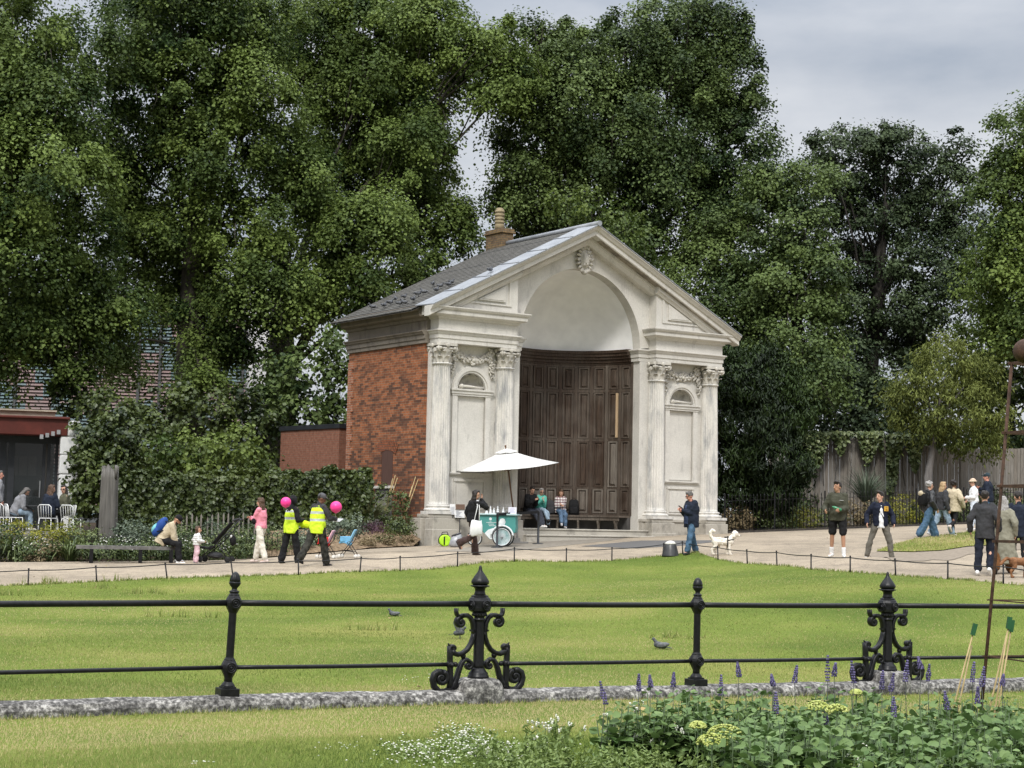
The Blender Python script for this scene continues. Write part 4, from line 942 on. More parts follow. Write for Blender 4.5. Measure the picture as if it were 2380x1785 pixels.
def tree(name, label, cat, base, lobes, lmat, bmat, seed, trunk_r=.45, lean=None, group=None, **kw):
    b = Vector(base); root = empty(name, b, 0, label, cat, group); rng = random.Random(seed); B = np.array(b)
    lob = [(np.array(c)-B, r) for c, r in lobes]
    g = MB(); top = np.mean([c for c, r in lob], axis=0); top = Vector((top[0]*.35, top[1]*.35, max(c[2] for c, r in lob)*.72))
    if lean is not None: top = Vector(lean)-b
    pts = [Vector((0, 0, -.2)), Vector((top.x*.1+rng.uniform(-.2, .2), top.y*.1, top.z*.25)), Vector((top.x*.4, top.y*.4, top.z*.55)), top]
    g.tube(pts, [trunk_r*1.25, trunk_r, trunk_r*.8, trunk_r*.3], 12)
    for c, r in lob:
        c = Vector(c); f_ = rng.uniform(.35, .8); s = pts[1].lerp(pts[3], f_) if f_ > .5 else pts[1].lerp(pts[2], f_*2)
        m = s.lerp(c, .5)+Vector((rng.uniform(-.5, .5), rng.uniform(-.5, .5), rng.uniform(-.2, .6)))
        rr = trunk_r*rng.uniform(.10, .2); g.tube([s, m, c], [rr, rr*.7, rr*.35], 8)
        for k in range(5):
            a = Vector(rdir(1, np.random.default_rng(seed*97+k))[0]); e = c+Vector((a.x*r[0], a.y*r[1], a.z*r[2]))*.85
            q = m.lerp(c, rng.uniform(.3, 1)); g.tube([q, q.lerp(e, .5)+Vector((0, 0, .2)), e], [rr*.35, rr*.25, rr*.1], 6)
    if trunk_r > .35:
        rs_ = np.random.default_rng(seed+900)
        for k in range(70):      # thin pale twigs hanging at the crown edge
            c, r = lob[int(rs_.integers(len(lob)))]; d = rdir(1, rs_)[0]; p = Vector(c+d*np.array(r)*rs_.uniform(.8, 1.05)); q = Vector((rs_.normal(0, .25), rs_.normal(0, .25), -rs_.uniform(.4, 1.2))); g.tube([p, p+q*.5+Vector((rs_.normal(0, .12), rs_.normal(0, .12), 0)), p+q], [.018, .013, .006], 4)
    g.build('trunk', bmat, root, fixn=False)
    foliage('crown', lob, lmat, root, seed, **kw); return root
def gb(px, D): return gp(px, D)
PT = dict(per_m2=215, clump_r=.78, leaf=.122, up=.8, inner=.26, tintj=.09, droop=.62, flat=.8, hang=.8)
# --- big planes behind, left to right
tree('plane_tree', 'tall leafy plane tree at the far left edge, drooping boughs over the cafe', 'tree', gb(-60, 62),
     [pl(40, 60, 60, 150), pl(-60, 250, 60, 170), pl(110, 230, 59, 120), pl(40, 420, 58, 150), pl(170, 400, 59, 90), pl(30, 610, 58, 150, 130), pl(190, 560, 60, 100, 110), pl(120, 760, 60, 120, 90), pl(270, 690, 61, 85, 70), pl(-40, 800, 60, 120, 90), pl(230, 160, 63, 90), pl(280, 330, 66, 80, 100), pl(290, 500, 66, 70, 90), pl(60, 730, 61, 130, 80), pl(150, 860, 60, 60, 40)],
     M_LEAF1, M_BARK, 1, .6, group='plane trees behind the alcove', **PT)
tree('plane_tree', 'broad bright plane tree second from the left, above the striped building', 'tree', gb(420, 66),
     [pl(420, 60, 65, 150), pl(560, 30, 66, 140), pl(590, 190, 65, 100, 110), pl(400, 220, 65, 130, 120), pl(500, 350, 65, 130, 110), pl(340, 420, 67, 90), pl(420, 560, 66, 120, 100), pl(560, 520, 65, 110, 100), pl(600, 660, 65, 110, 90), pl(450, 700, 67, 110, 70), pl(470, 880, 64, 60, 30), pl(330, 640, 68, 90, 80), pl(700, 420, 66, 80, 90), pl(480, 790, 66, 80, 60), pl(330, 40, 68, 90), pl(560, 790, 66, 70, 50), pl(660, 330, 67, 80, 100), pl(260, 820, 67, 70, 40)],
     M_LEAF1, M_BARK, 2, .6, group='plane trees behind the alcove', **PT)
tree('plane_tree', 'plane tree with a thick visible trunk just left of the alcove, bright low bough', 'tree', gb(648, 70),
     [pl(760, 80, 72, 150), pl(900, 60, 72, 150), pl(1010, 90, 71, 120, 110), pl(1130, 110, 70, 100, 80), pl(1180, 200, 70, 80, 70), pl(820, 250, 72, 130), pl(950, 250, 72, 110, 90), pl(760, 420, 72, 100), pl(900, 400, 73, 110, 90), pl(990, 390, 72, 60, 70), pl(820, 560, 66, 110, 110), pl(900, 480, 66, 75, 60), pl(720, 680, 66, 100, 80), pl(860, 660, 65, 60, 60), pl(940, 350, 69, 95, 90), pl(1000, 280, 70, 60, 70), pl(860, 170, 70, 80, 80), pl(1010, 510, 71, 95, 70), pl(960, 610, 70, 80, 60), pl(1075, 500, 71, 40, 34)],
     M_LEAF1, M_BARK, 3, .75, group='plane trees behind the alcove', lean=at(655, 560, 70), **PT)
tree('plane_tree', 'very large plane tree rising behind the alcove roof, against the grey sky', 'tree', gb(1440, 74),
     [pl(1240, 130, 72, 110, 100), pl(1330, 220, 72, 140), pl(1450, 110, 73, 140, 105), pl(1600, 80, 73, 120, 95), pl(1700, 70, 73, 50, 90), pl(1690, 200, 73, 95, 100), pl(1560, 250, 72, 140), pl(1420, 350, 72, 140, 120), pl(1230, 330, 72, 90, 110), pl(1200, 440, 71, 70, 70), pl(1290, 440, 72, 100, 80), pl(1560, 430, 72, 140, 120), pl(1710, 340, 72, 90, 95), pl(1690, 480, 72, 80, 80), pl(1640, 580, 70, 110, 100), pl(1450, 520, 73, 110, 90), pl(1740, 700, 69, 110, 110), pl(1650, 760, 68, 100, 90), pl(1230, 520, 73, 70, 60), pl(1760, 860, 67, 80, 90)],
     M_LEAF2, M_BARK, 4, .85, group='plane trees behind the alcove', **PT)
tree('feathery_tree', 'small fresh green feathery tree peeping over the right slope of the alcove roof', 'tree', gb(1400, 64),
     [pl(1370, 480, 64, 60, 50), pl(1440, 530, 64, 65, 60), pl(1500, 580, 64, 50, 60), pl(1310, 470, 65, 40, 35), pl(1400, 580, 65, 80, 60)], M_LEAF3, M_BARK2, 5, .25, per_m2=60, clump_r=.45, leaf=.13)
tree('round_tree', 'dense mid green tree right of the big plane, in front of the dark oak', 'tree', gb(1850, 68),
     [pl(1850, 430, 68, 85, 70), pl(1800, 520, 68, 90, 90), pl(1870, 540, 67, 70, 90), pl(1840, 660, 67, 100, 90), pl(1910, 660, 66, 60, 80), pl(1850, 800, 66, 100, 90), pl(1900, 880, 65, 80, 80), pl(1780, 420, 69, 50, 50), pl(1800, 930, 66, 80, 70)],
     M_LEAF2, M_BARK, 6, .4, per_m2=180, clump_r=.7, leaf=.118, tintj=.09)
tree('holm_oak', 'dark grey green oak with an open crown and bare forking trunk against the sky', 'tree', gb(2005, 74),
     [pl(1925, 340, 73, 45, 60), pl(2010, 330, 74, 75, 50), pl(2080, 370, 74, 70, 45), pl(1960, 410, 74, 55, 45), pl(2040, 430, 75, 40, 25), pl(2130, 400, 75, 50, 60), pl(2225, 350, 74, 45, 45), pl(2210, 430, 74, 60, 50), pl(2250, 520, 74, 60, 60), pl(2220, 620, 74, 60, 50), pl(2270, 680, 74, 60, 50), pl(2150, 350, 75, 36, 36), pl(2050, 510, 74, 60, 35), pl(2120, 530, 74, 60, 45), pl(1960, 500, 75, 40, 30), pl(2100, 610, 73, 60, 35), pl(2180, 640, 73, 70, 50), pl(2000, 640, 74, 50, 40), pl(1990, 730, 73, 60, 50), pl(2080, 740, 73, 60, 28), pl(1980, 830, 72, 60, 60), pl(2160, 730, 73, 60, 40), pl(1930, 440, 74, 50, 60), pl(1925, 560, 75, 50, 60), pl(1950, 900, 73, 60, 50), pl(2060, 330, 74, 60, 40), pl(2160, 480, 75, 60, 60), pl(2200, 560, 74, 60, 60), pl(1940, 680, 74, 60, 70), pl(2130, 690, 73, 60, 40), pl(2010, 560, 76, 60, 50), pl(1990, 470, 75, 60, 50), pl(2090, 450, 75, 60, 50), pl(2040, 640, 77, 40, 40), pl(2050, 780, 75, 80, 40), pl(2120, 800, 75, 60, 60), pl(1930, 760, 75, 60, 70)],
     M_LEAF4, M_BARK2, 7, .42, lean=at(2060, 470, 74), per_m2=130, clump_r=.55, leaf=.12, droop=.15, tintj=.09)
tree('plane_tree', 'light green plane tree at the right edge, tallest on that side', 'tree', gb(2420, 66),
     [pl(2400, 320, 66, 110, 110), pl(2340, 430, 66, 70, 80), pl(2380, 520, 66, 110, 100), pl(2320, 640, 66, 90, 80), pl(2400, 720, 66, 110, 110), pl(2300, 760, 68, 80, 60)],
     M_LEAF1, M_BARK, 8, .5, group='plane trees behind the alcove', **PT)
tree('understory_tree', 'blackish green evergreen shrub behind the ivy clad timber fence', 'shrub', gb(1970, 72),
     [pl(1950, 900, 70, 70, 90), pl(2030, 930, 70, 70, 80), pl(1990, 850, 71, 45, 50), pl(2080, 900, 71, 50, 90), pl(1890, 980, 69, 50, 60), pl(2000, 1000, 69, 90, 50), pl(2110, 990, 69, 70, 60), pl(2200, 1020, 69, 80, 40), pl(1900, 880, 71, 40, 60), pl(1720, 1120, 66, 70, 70), pl(1800, 1170, 66, 80, 50), pl(1660, 1180, 66, 60, 60)], M_LEAF4, M_BARK2, 9, .2, per_m2=60, clump_r=.5, leaf=.15)
tree('understory_tree', 'deep green tree behind the timber fence at the right edge', 'tree', gb(2370, 72),
     [pl(2350, 820, 70, 90, 110), pl(2380, 950, 70, 90, 90), pl(2270, 870, 71, 70, 80), pl(2130, 820, 74, 50, 50), pl(2330, 1030, 69, 90, 50)], M_LEAF2, M_BARK2, 10, .25, per_m2=50, clump_r=.6, leaf=.18)
tree('understory_tree', 'small yellow green tree glimpsed between the oak and the wattle', 'tree', gb(2040, 84),
     [pl(2045, 880, 84, 36, 30), pl(2020, 910, 84, 30, 26)], M_LEAF3, M_BARK2, 11, .15, per_m2=40, clump_r=.5, leaf=.18)
# yew with upright sprays
def yew():
    root = empty('yew_tree', gp(1765, 60), 0, 'big dark rounded yew beside the right end of the alcove', 'tree'); B = np.array(root.location)
    rng = np.random.default_rng(21); lob = [pl(1740, 860, 60, 70, 60), pl(1800, 890, 60, 60, 60), pl(1690, 890, 60, 45, 80), pl(1830, 970, 60, 55, 80), pl(1740, 980, 59, 90, 100), pl(1700, 1080, 59, 60, 70), pl(1790, 1080, 59, 90, 70), pl(1850, 1090, 60, 35, 50), pl(1720, 1150, 59, 60, 45), pl(1800, 1150, 59, 60, 45), pl(1770, 930, 60, 80, 80)]
    P, O, T = crown_points([(np.array(c)-B, r) for c, r in lob], 230, .40, rng, -.55, .9, .14); n = len(P)
    Nn = O+rng.normal(size=(n, 3))*.6; tip = np.array([0, 0, 1.0])+O*.5+rng.normal(size=(n, 3))*.3
    leaf_mesh('crown', P, Nn, tip, rng.uniform(.10, .22, n), T+rng.normal(0, .14, n), M_LEAF5, root, .34)
    g = MB(); g.tube([(0, 0, -.2), (0, 0, 1.5), (.1, 0, 3.2)], [.25, .2, .1], 10); g.build('trunk', M_BARK2, root)
yew()
# wattle-like tree with leaning stem
def wattle():
    b = gp(2160, 63.5); root = empty('wattle_tree', b, 0, 'olive yellow wispy tree with a slim leaning grey stem behind the railing', 'tree'); B = np.array(b)
    lob = [pl(2200, 850, 63, 85, 65), pl(2270, 880, 63, 65, 65), pl(2120, 900, 63, 60, 45), pl(2090, 940, 63, 40, 40), pl(2200, 950, 63, 100, 70), pl(2290, 970, 63, 60, 80), pl(2150, 980, 63, 65, 45), pl(2250, 1020, 63, 70, 36), pl(2190, 800, 63, 40, 30)]
    rng = np.random.default_rng(31); P, O, T = crown_points([(np.array(c)-B, r) for c, r in lob], 120, .42, rng, .5, .7, .25); n = len(P)
    Nn = O*.5+np.array([0, 0, .5])+rng.normal(size=(n, 3))*.6; tip = O*.8+np.array([0, 0, -.8])+rng.normal(size=(n, 3))*.5
    leaf_mesh('crown', P, Nn, tip, rng.uniform(.09, .2, n), T+rng.normal(0, .13, n), M_LEAF6, root, .36)
    g = MB(); pts = [Vector(at(x, y, 63.2))-b for x, y in ((2158, 1180), (2157, 1110), (2166, 1050), (2172, 1010), (2190, 985), (2215, 965))]
    g.tube(pts, [.17, .15, .12, .10, .08, .05], 10)
    for e in ((2240, 900), (2150, 900), (2280, 980), (2200, 860), (2110, 930)): g.tube([pts[3], (pts[3]+Vector(at(*e, 63))-b)/2+Vector((0, 0, .2)), Vector(at(*e, 63))-b], [.07, .05, .02], 6)
    g.build('trunk', noisy('grey_bark', (.13, .12, .115), (.24, .225, .215), 6, .85, .3, (1, 1, .3)), root)
wattle()
# --- left side shrubs
tree('ivy_bush', 'dense ivy covered bush hugging the white pier of the cafe', 'shrub', gp(235, 51), [pl(215, 1020, 51, 55, 50), pl(270, 1010, 51, 50, 50), pl(210, 1110, 50.5, 50, 80), pl(280, 1090, 51, 50, 70), pl(200, 1150, 51, 40, 40), pl(300, 1140, 51.5, 50, 50), pl(240, 1060, 51.5, 60, 60)], M_LEAF7, M_BARK2, 41, .12, per_m2=170, clump_r=.32, leaf=.12)
tree('leafy_shrub', 'bright green leafy shrub behind the clipped hedge', 'shrub', gp(500, 54), [pl(470, 1050, 53, 70, 50), pl(560, 1030, 53, 55, 45), pl(390, 1060, 53, 60, 50), pl(590, 1070, 54, 40, 40)], M_LEAF3, M_BARK2, 42, .12, per_m2=95, clump_r=.36, leaf=.13)
tree('leafy_shrub', 'dull olive tall shrubbery under the striped building', 'shrub', gp(400, 60), [pl(260, 950, 58, 70, 60), pl(360, 950, 59, 80, 70), pl(470, 950, 59, 90, 60), pl(560, 960, 59, 60, 60), pl(330, 1010, 57, 80, 60), pl(200, 930, 60, 60, 40), pl(420, 1060, 57, 80, 60), pl(540, 1080, 57, 80, 60), pl(300, 1090, 56, 70, 60), pl(240, 1040, 56, 60, 60), pl(610, 1010, 59, 50, 70)], M_LEAF7, M_BARK2, 43, .15, per_m2=70, clump_r=.45, leaf=.15)
tree('laurel_shrub', 'tall pale leaved shrub between the plane trunk and the brick wall', 'shrub', gp(740, 62), [pl(730, 880, 61, 80, 70), pl(790, 820, 61, 50, 70), pl(650, 880, 62, 60, 70), pl(800, 930, 61, 40, 60), pl(620, 960, 61, 60, 60), pl(700, 960, 61, 80, 60)], M_LEAF2, M_BARK2, 44, .15, per_m2=60, clump_r=.45, leaf=.16)
def hedge():
    a = gp(235, 47.5); b = gp(850, 50.5); root = empty('clipped_hedge', a, 0, 'long clipped green hedge running from the timber stump to the alcove', 'hedge')
    rng = np.random.default_rng(51); d = (b-a); L = d.length; d = np.array(d.normalized()); nrm = np.array([-d[1], d[0], 0]); H0, H1, Wd = 2.06, 1.95, 1.0
    n = 34000; s = rng.random(n)*L; f = rng.random(n)
    side = f < .6; z = np.where(side, rng.random(n)*(H0), H0+rng.normal(0, .05, n)); w = np.where(side, -Wd/2+rng.normal(0, .06, n), rng.uniform(-Wd/2, Wd/2, n))
    # clumps of shoots break the faces
    bumpy = .07*np.sin(s*5.1+z*3)+.06*np.sin(s*11.3-z*7)+.05*np.sin(s*2.1); w = np.where(side, w+bumpy, w); z = np.where(side, z, z+bumpy*.8)
    zt = terr(a.x+d[0]*s, a.y+d[1]*s)-a.z
    P = d[None]*s[:, None]+nrm[None]*w[:, None]; P[:, 2] = zt+z
    O = np.where(side[:, None], -nrm[None]+np.array([0, 0, .35]), np.array([0, 0, 1.0])[None]); Nn = O+rng.normal(size=(n, 3))*.55
    tip = O*.3+np.array([0, 0, -.3])+rng.normal(size=(n, 3))*.7
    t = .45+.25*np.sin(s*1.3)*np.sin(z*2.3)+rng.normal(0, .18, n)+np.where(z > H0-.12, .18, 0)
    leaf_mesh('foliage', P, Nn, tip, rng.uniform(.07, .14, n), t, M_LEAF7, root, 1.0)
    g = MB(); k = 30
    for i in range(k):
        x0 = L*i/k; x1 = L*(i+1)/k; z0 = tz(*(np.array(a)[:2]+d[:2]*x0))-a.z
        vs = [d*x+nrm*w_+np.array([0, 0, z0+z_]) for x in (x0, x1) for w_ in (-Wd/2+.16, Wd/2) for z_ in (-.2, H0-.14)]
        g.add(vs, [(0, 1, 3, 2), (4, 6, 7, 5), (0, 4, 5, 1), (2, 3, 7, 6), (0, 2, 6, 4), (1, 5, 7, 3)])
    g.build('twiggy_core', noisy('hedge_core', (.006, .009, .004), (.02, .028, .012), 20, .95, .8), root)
hedge()
# ================================================================ LEFT: STRIPED BUILDING, CAFE, SHED
def wall_frame(pa, pb):
    a = Vector(at(*pa)); b = Vector(at(*pb)); d = (b-a); d.z = 0; return a, d.length, math.atan2(d.y, d.x)
a, L, rz = wall_frame((-160, 900, 86), (563, 900, 88)); zg = tz(a.x, a.y); ztop = at(340, 706, 87)[2]-zg
root = empty('louvred_building', (a.x, a.y, zg), rz, 'modern building clad in pink and teal horizontal louvres half hidden by trees', 'building')
M_LOUV = tinted('painted_louvre', (.115, .175, .185), (.235, .160, .150), .6, .3)
g = MB(); z = .4; rr = random.Random(1); bay = .42
k = 0
while z < ztop-.2:
    x = 0
    while x < L:
        ph = (x*.5+abs(((x/3.6) % 2)-1)*2.4+z*.62)/1.55; tri = (ph % 2); t = 1.0 if tri < 1 else 0.0
        if rr.random() < .04: t = 1-t
        g.add([(x, -.03, z), (x+bay-.0, -.03, z), (x+bay, .05, z+.105), (x, .05, z+.105), (x, .06, z-.03), (x+bay, .06, z-.03)], [(0, 1, 2, 3), (4, 5, 1, 0)], t*.8+rr.uniform(0, .2)); x += bay
    z += .17; k += 1
g.build('louvre_screen', M_LOUV, root, fixn=False)
g = MB(); g.box(-.2, L, .09, 9, -1, ztop-.1); g.build('wall', noisy('louvre_backing', (.10, .11, .115), (.16, .17, .175), 3, .8, 0), root)  # grey wall behind the louvre slats
g = MB(); g.box(-.3, L+.12, -.12, 9.2, ztop-.1, ztop+.12); g.build('parapet', noisy('dark_metal', (.05, .052, .055), (.085, .087, .09), 3, .5, 0), root)
for px in (37, 185, 319, 368, 419, 505, 560):
    x = (Vector(at(px, 900, 87))-a).length; g = MB(); g.box(x-.07, x+.07, -.14, .04, 0, ztop-.1); g.build('mullion', noisy('dark_metal', (.05, .052, .055), (.085, .087, .09), 3, .5, 0), root)
a, L, rz = wall_frame((566, 900, 100), (660, 900, 101)); zg = tz(a.x, a.y); ztop = at(600, 690, 100)[2]-zg
root = empty('rendered_house', (a.x, a.y, zg), rz, 'pale rendered house wall glimpsed behind the plane tree trunk', 'house')
g = MB(); g.box(0, L, 0, 7, -1, ztop); g.build('wall', noisy('pale_render', (.52, .51, .50), (.66, .65, .64), 2, .9, .1), root)
g = MB(); g.box(-.15, L+.15, -.15, 7.15, ztop, ztop+.25); g.build('cornice', noisy('pale_render', (.52, .51, .5), (.66, .65, .64)), root)
for q in range(2):
    g = MB(); g.box(.5+q*1.3, 1.2+q*1.3, -.02, .05, 6.0, 7.6); w = g.build('window', noisy('dark_glass', (.02, .022, .025), (.05, .055, .06), 3, .1, 0), root)
# cafe
zt_ = 1.08
a = Vector(at(-120, 1190, 50.9)); b = Vector(at(150, 1190, 51.9)); d = b-a; d.z = 0; L = d.length; rz = math.atan2(d.y, d.x)
CAFE = empty('cafe', (a.x, a.y, zt_), rz, 'park cafe with a rust red overhanging roof and dark framed glass doors', 'cafe')
def zc(py, px=60, D=51.8): return at(px, py, D)[2]-zt_
def xc(px): return (px+120)/270*L
M_RED = noisy('oxide_red_metal', (.060, .012, .008), (.10, .020, .013), 3, .5, .05)
M_ANTH = noisy('anthracite_frame', (.016, .018, .021), (.03, .032, .036), 5, .45, 0)
g = MB(); g.box(-1, xc(146), -.9, 4.4, zc(1014), zc(974)); g.box(-1, xc(150), -1.0, 4.5, zc(977), zc(971)); g.build('roof', M_RED, CAFE, bevel=.02)
g = MB(); g.box(-1, xc(118), -.2, 5, zc(972), zc(956)); g.box(-1, xc(121), -.3, 5, zc(957.5), zc(954)); g.build('parapet', noisy('cream_stone', (.30, .25, .19), (.40, .35, .28), 3, .9, .1), CAFE)
g = MB(); g.box(-1, xc(134), .0, .2, zc(1030), zc(1014)); g.build('lintel', M_ANTH, CAFE)
g = MB(); g.box(-1, xc(134), .2, 4.2, -.06, .0); g.build('floor', noisy('cafe_floor', (.10, .09, .08), (.16, .15, .13), 3, .7, 0), CAFE)
g = MB(); g.box(-1, xc(134), 3.6, 3.7, 0, zc(1014)); g.build('back_wall', noisy('cafe_back', (.10, .095, .085), (.24, .22, .19), 1.2, .8, 0), CAFE)
def glassmat():
    m, t, b = newmat('shop_glass'); b.inputs['Base Color'].default_value = (.02, .025, .025, 1); b.inputs['Roughness'].default_value = .03; b.inputs['Transmission Weight'].default_value = .0
    b.inputs['Alpha'].default_value = .55; b.inputs['Specular IOR Level'].default_value = .6; return m
M_GLASS = glassmat()
for i, (p0, p1) in enumerate(((-110, 0), (0, 20), (20, 100), (104, 130))):
    g = MB(); x0, x1 = xc(p0), xc(p1)
    for s_, e_ in ((x0, x0+.09), (x1-.09, x1)): g.box(s_, e_, -.02, .09, 0, zc(1028))
    g.box(x0+.09, x1-.09, -.02, .09, zc(1031), zc(1028)); g.box(x0+.09, x1-.09, -.02, .09, 0, .12)
    dr = g.build('door', M_ANTH, CAFE); g = MB(); g.box(x0+.092, x1-.092, .02, .045, .122, zc(1031)-.002); g.build('pane', M_GLASS, dr)
    if i == 2: g = MB(); g.bar((x1-.14, -.07, 1.0), (x1-.14, -.07, 1.5), .03); g.build('handle', noisy('steel', (.4, .4, .4), (.5, .5, .5), 5, .3, 0, metal=1), dr)
g = MB()
for p0, p1 in ((25, 44), (46, 67), (69, 90)): g.box(xc(p0), xc(p1), 3.5, 3.6, zc(1100), zc(1052))
g.build('menu_board', noisy('menu_board', (.30, .27, .23), (.42, .38, .33), 4, .8, 0), CAFE)
for q, (x, y, w) in enumerate(((xc(30), 2.0, .25), (xc(52), 1.4, .35), (xc(75), 2.2, .3))):
    g = MB(); g.box(x-w, x+w, y, y+.5, 0, .85+.1*q); g.build('counter', noisy('counter_white', (.32, .32, .30), (.45, .44, .42), 5, .5, 0), CAFE, bevel=.02)
a2 = at(134, 1190, 51.0); root = empty('rusticated_pier', (a2[0], a2[1], zt_), rz, 'white painted rusticated pier beside the cafe doors', 'pier')
w = (176-134)*51/FPX; H = zc(977, 150, 51)
g = MB(); bands = [(-1.0, zc(1102, 150, 51)-.02), (zc(1102, 150, 51)+.02, zc(1057, 150, 51)-.02), (zc(1057, 150, 51)+.02, zc(1014, 150, 51)-.02), (zc(1014, 150, 51)+.02, H)]
for z0, z1 in bands: g.box(0, w, 0, .7, z0, z1)
g.box(.03, w-.03, .04, .66, -1, H-.02); g.build('stone_courses', noisy('white_paint', (.58, .58, .57), (.74, .74, .73), 3, .7, .1), root, bevel=.02)
for q in range(4): g = MB(); g.box(-.12-q*.16, -.02-q*.16, -.1, .05, zc(1010, 150, 51)-.05*q, zc(1000, 150, 51)-.05*q); g.build('rafter_end', noisy('grey_steel_paint', (.20, .20, .20), (.30, .30, .30), 3, .7, .1), root)
pt = [gp(-400, 45.5), gp(150, 45.6), gp(190, 47), gp(190, 56), gp(-500, 58)]
g = MB(); g.prism([(p.x, p.y) for p in pt], 2, .2, zt_); o = g.build('cafe_terrace', noisy('terrace_paving', (.17, .16, .145), (.25, .235, .215), 6, .9, .2)); tag(o, kind='structure')
# brick shed
c = Vector(at(789, 1000, 56.0)); l = Vector(at(653, 1000, 58.6)); r = Vector(at(838, 1000, 58.5)); zg = tz(c.x, c.y)
d = l-c; d.z = 0; Lf = d.length; rz = math.atan2(-d.y, -d.x)
zt = at(789, 995, 56)[2]-zg
root = empty('brick_shed', (l.x, l.y, zg), rz, 'low flat roofed red brick shed tucked beside the alcove', 'shed')
g = MB(); g.box(0, Lf, 0, 3.2, -.5, zt); g.build('wall', M_SHEDBRICK, root)
g = MB(); g.box(-.05, Lf+.05, -.05, 3.25, zt, zt+.15); g.build('roof_edge', M_ANTH, root)
g = MB(); g.box(Lf, Lf+.03, 1.2, 2.6, zt-.55, zt-.12); g.build('window', noisy('dark_glass', (.02, .022, .025), (.05, .055, .06)), root)
g = MB(); g.box(Lf+.01, Lf+.06, .3, 1.2, 0, 1.9)
for q in range(6): g.box(Lf+.06, Lf+.08, .33+q*.145, .45+q*.145, .02, 1.88)
g.build('gate', noisy('green_paint', (.055, .085, .055), (.09, .13, .085), 5, .7, .2, (6, 6, .6)), root)
# ================================================================ RIGHT: TIMBER FENCE, RAILING
M_TIMB = m_wood('silvered_timber', (.115, .095, .075), (.24, .21, .175), (.30, .28, .25))
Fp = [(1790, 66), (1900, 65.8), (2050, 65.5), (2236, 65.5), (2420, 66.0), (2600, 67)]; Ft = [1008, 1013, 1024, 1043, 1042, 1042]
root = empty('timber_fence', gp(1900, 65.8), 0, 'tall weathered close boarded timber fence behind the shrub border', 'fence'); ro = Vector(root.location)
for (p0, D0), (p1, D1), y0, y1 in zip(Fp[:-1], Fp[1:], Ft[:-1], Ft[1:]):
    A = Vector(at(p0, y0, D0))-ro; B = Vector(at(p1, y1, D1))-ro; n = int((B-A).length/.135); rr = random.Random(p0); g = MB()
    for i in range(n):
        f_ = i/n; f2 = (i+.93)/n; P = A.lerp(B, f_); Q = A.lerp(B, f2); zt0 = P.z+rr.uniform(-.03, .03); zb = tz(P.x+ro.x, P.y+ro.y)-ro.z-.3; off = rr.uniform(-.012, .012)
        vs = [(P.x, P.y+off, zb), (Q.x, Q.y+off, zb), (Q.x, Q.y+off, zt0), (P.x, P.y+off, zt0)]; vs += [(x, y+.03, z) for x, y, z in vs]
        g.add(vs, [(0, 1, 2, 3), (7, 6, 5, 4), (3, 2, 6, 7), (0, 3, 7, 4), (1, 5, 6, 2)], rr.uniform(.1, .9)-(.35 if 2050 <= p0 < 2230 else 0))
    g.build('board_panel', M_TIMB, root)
    g = MB(); g.box(A.x-.07, A.x+.07, A.y-.06, A.y+.1, -1, A.z+.08, .3); g.build('post', M_TIMB, root)
def ivy(name, label, boxes, seed):
    rng = np.random.default_rng(seed); root = empty(name, gp((boxes[0][0]+boxes[0][1])/2, 65), 0, label, 'climber'); ro = np.array(root.location); Ps, Ns = [], []
    for x0, x1, y0, y1, n in boxes:
        px = rng.uniform(x0, x1, n); py = y0+(y1-y0)*rng.beta(1.1, 1.6, n)
        # hanging tongues: lower edge varies along x
        lim = y0+(y1-y0)*(.45+.3*np.sin(px*.11)+.25*np.sin(px*.037+1)); keep = py < lim+rng.normal(0, 5, n); px, py = px[keep], py[keep]
        D = 65.25+rng.normal(0, .12, len(px)); Ps.append(np.array([at(x, y, dd) for x, y, dd in zip(px, py, D)]))
    P = np.concatenate(Ps)-ro; n = len(P); Nn = np.array([0, -.8, .7])+rng.normal(size=(n, 3))*.5; tip = np.array([0, -.2, -1])+rng.normal(size=(n, 3))*.5
    leaf_mesh('foliage', P, Nn, tip, rng.uniform(.09, .18, n), np.clip(rng.normal(.5, .25, n), 0, 1), M_LEAF8, root)
    g = MB()
    for k in range(6):
        x = boxes[0][0]+(boxes[0][1]-boxes[0][0])*(k+.5)/6; g.tube([Vector(at(x+random.uniform(-6, 6), y, 65.42))-Vector(ro) for y in (1130, 1090, 1050, boxes[0][2]+10)], [.012, .010, .008, .006], 5)
    g.build('stem', M_BARK2, root)
ivy('ivy', 'pale leaved ivy draped over the top of the timber fence next to the yew', [(1868, 2052, 1003, 1100, 3400), (1880, 2040, 1006, 1030, 900)], 61)
ivy('ivy', 'dark ivy sheet covering the timber fence left of the leaning grey stem', [(2062, 2160, 1012, 1170, 3600), (2064, 2190, 1010, 1060, 1200)], 62)
RB = [(1684, 56.8), (1800, 57.6), (1917, 58.4), (2025, 59.2), (2130, 60.0), (2240, 61.2), (2380, 62.8), (2520, 64.2)]
root = empty('park_railing', gp(1920, 58.4), 0, 'black spiked park railing along the shrub border right of the alcove', 'railing'); ro = Vector(root.location)
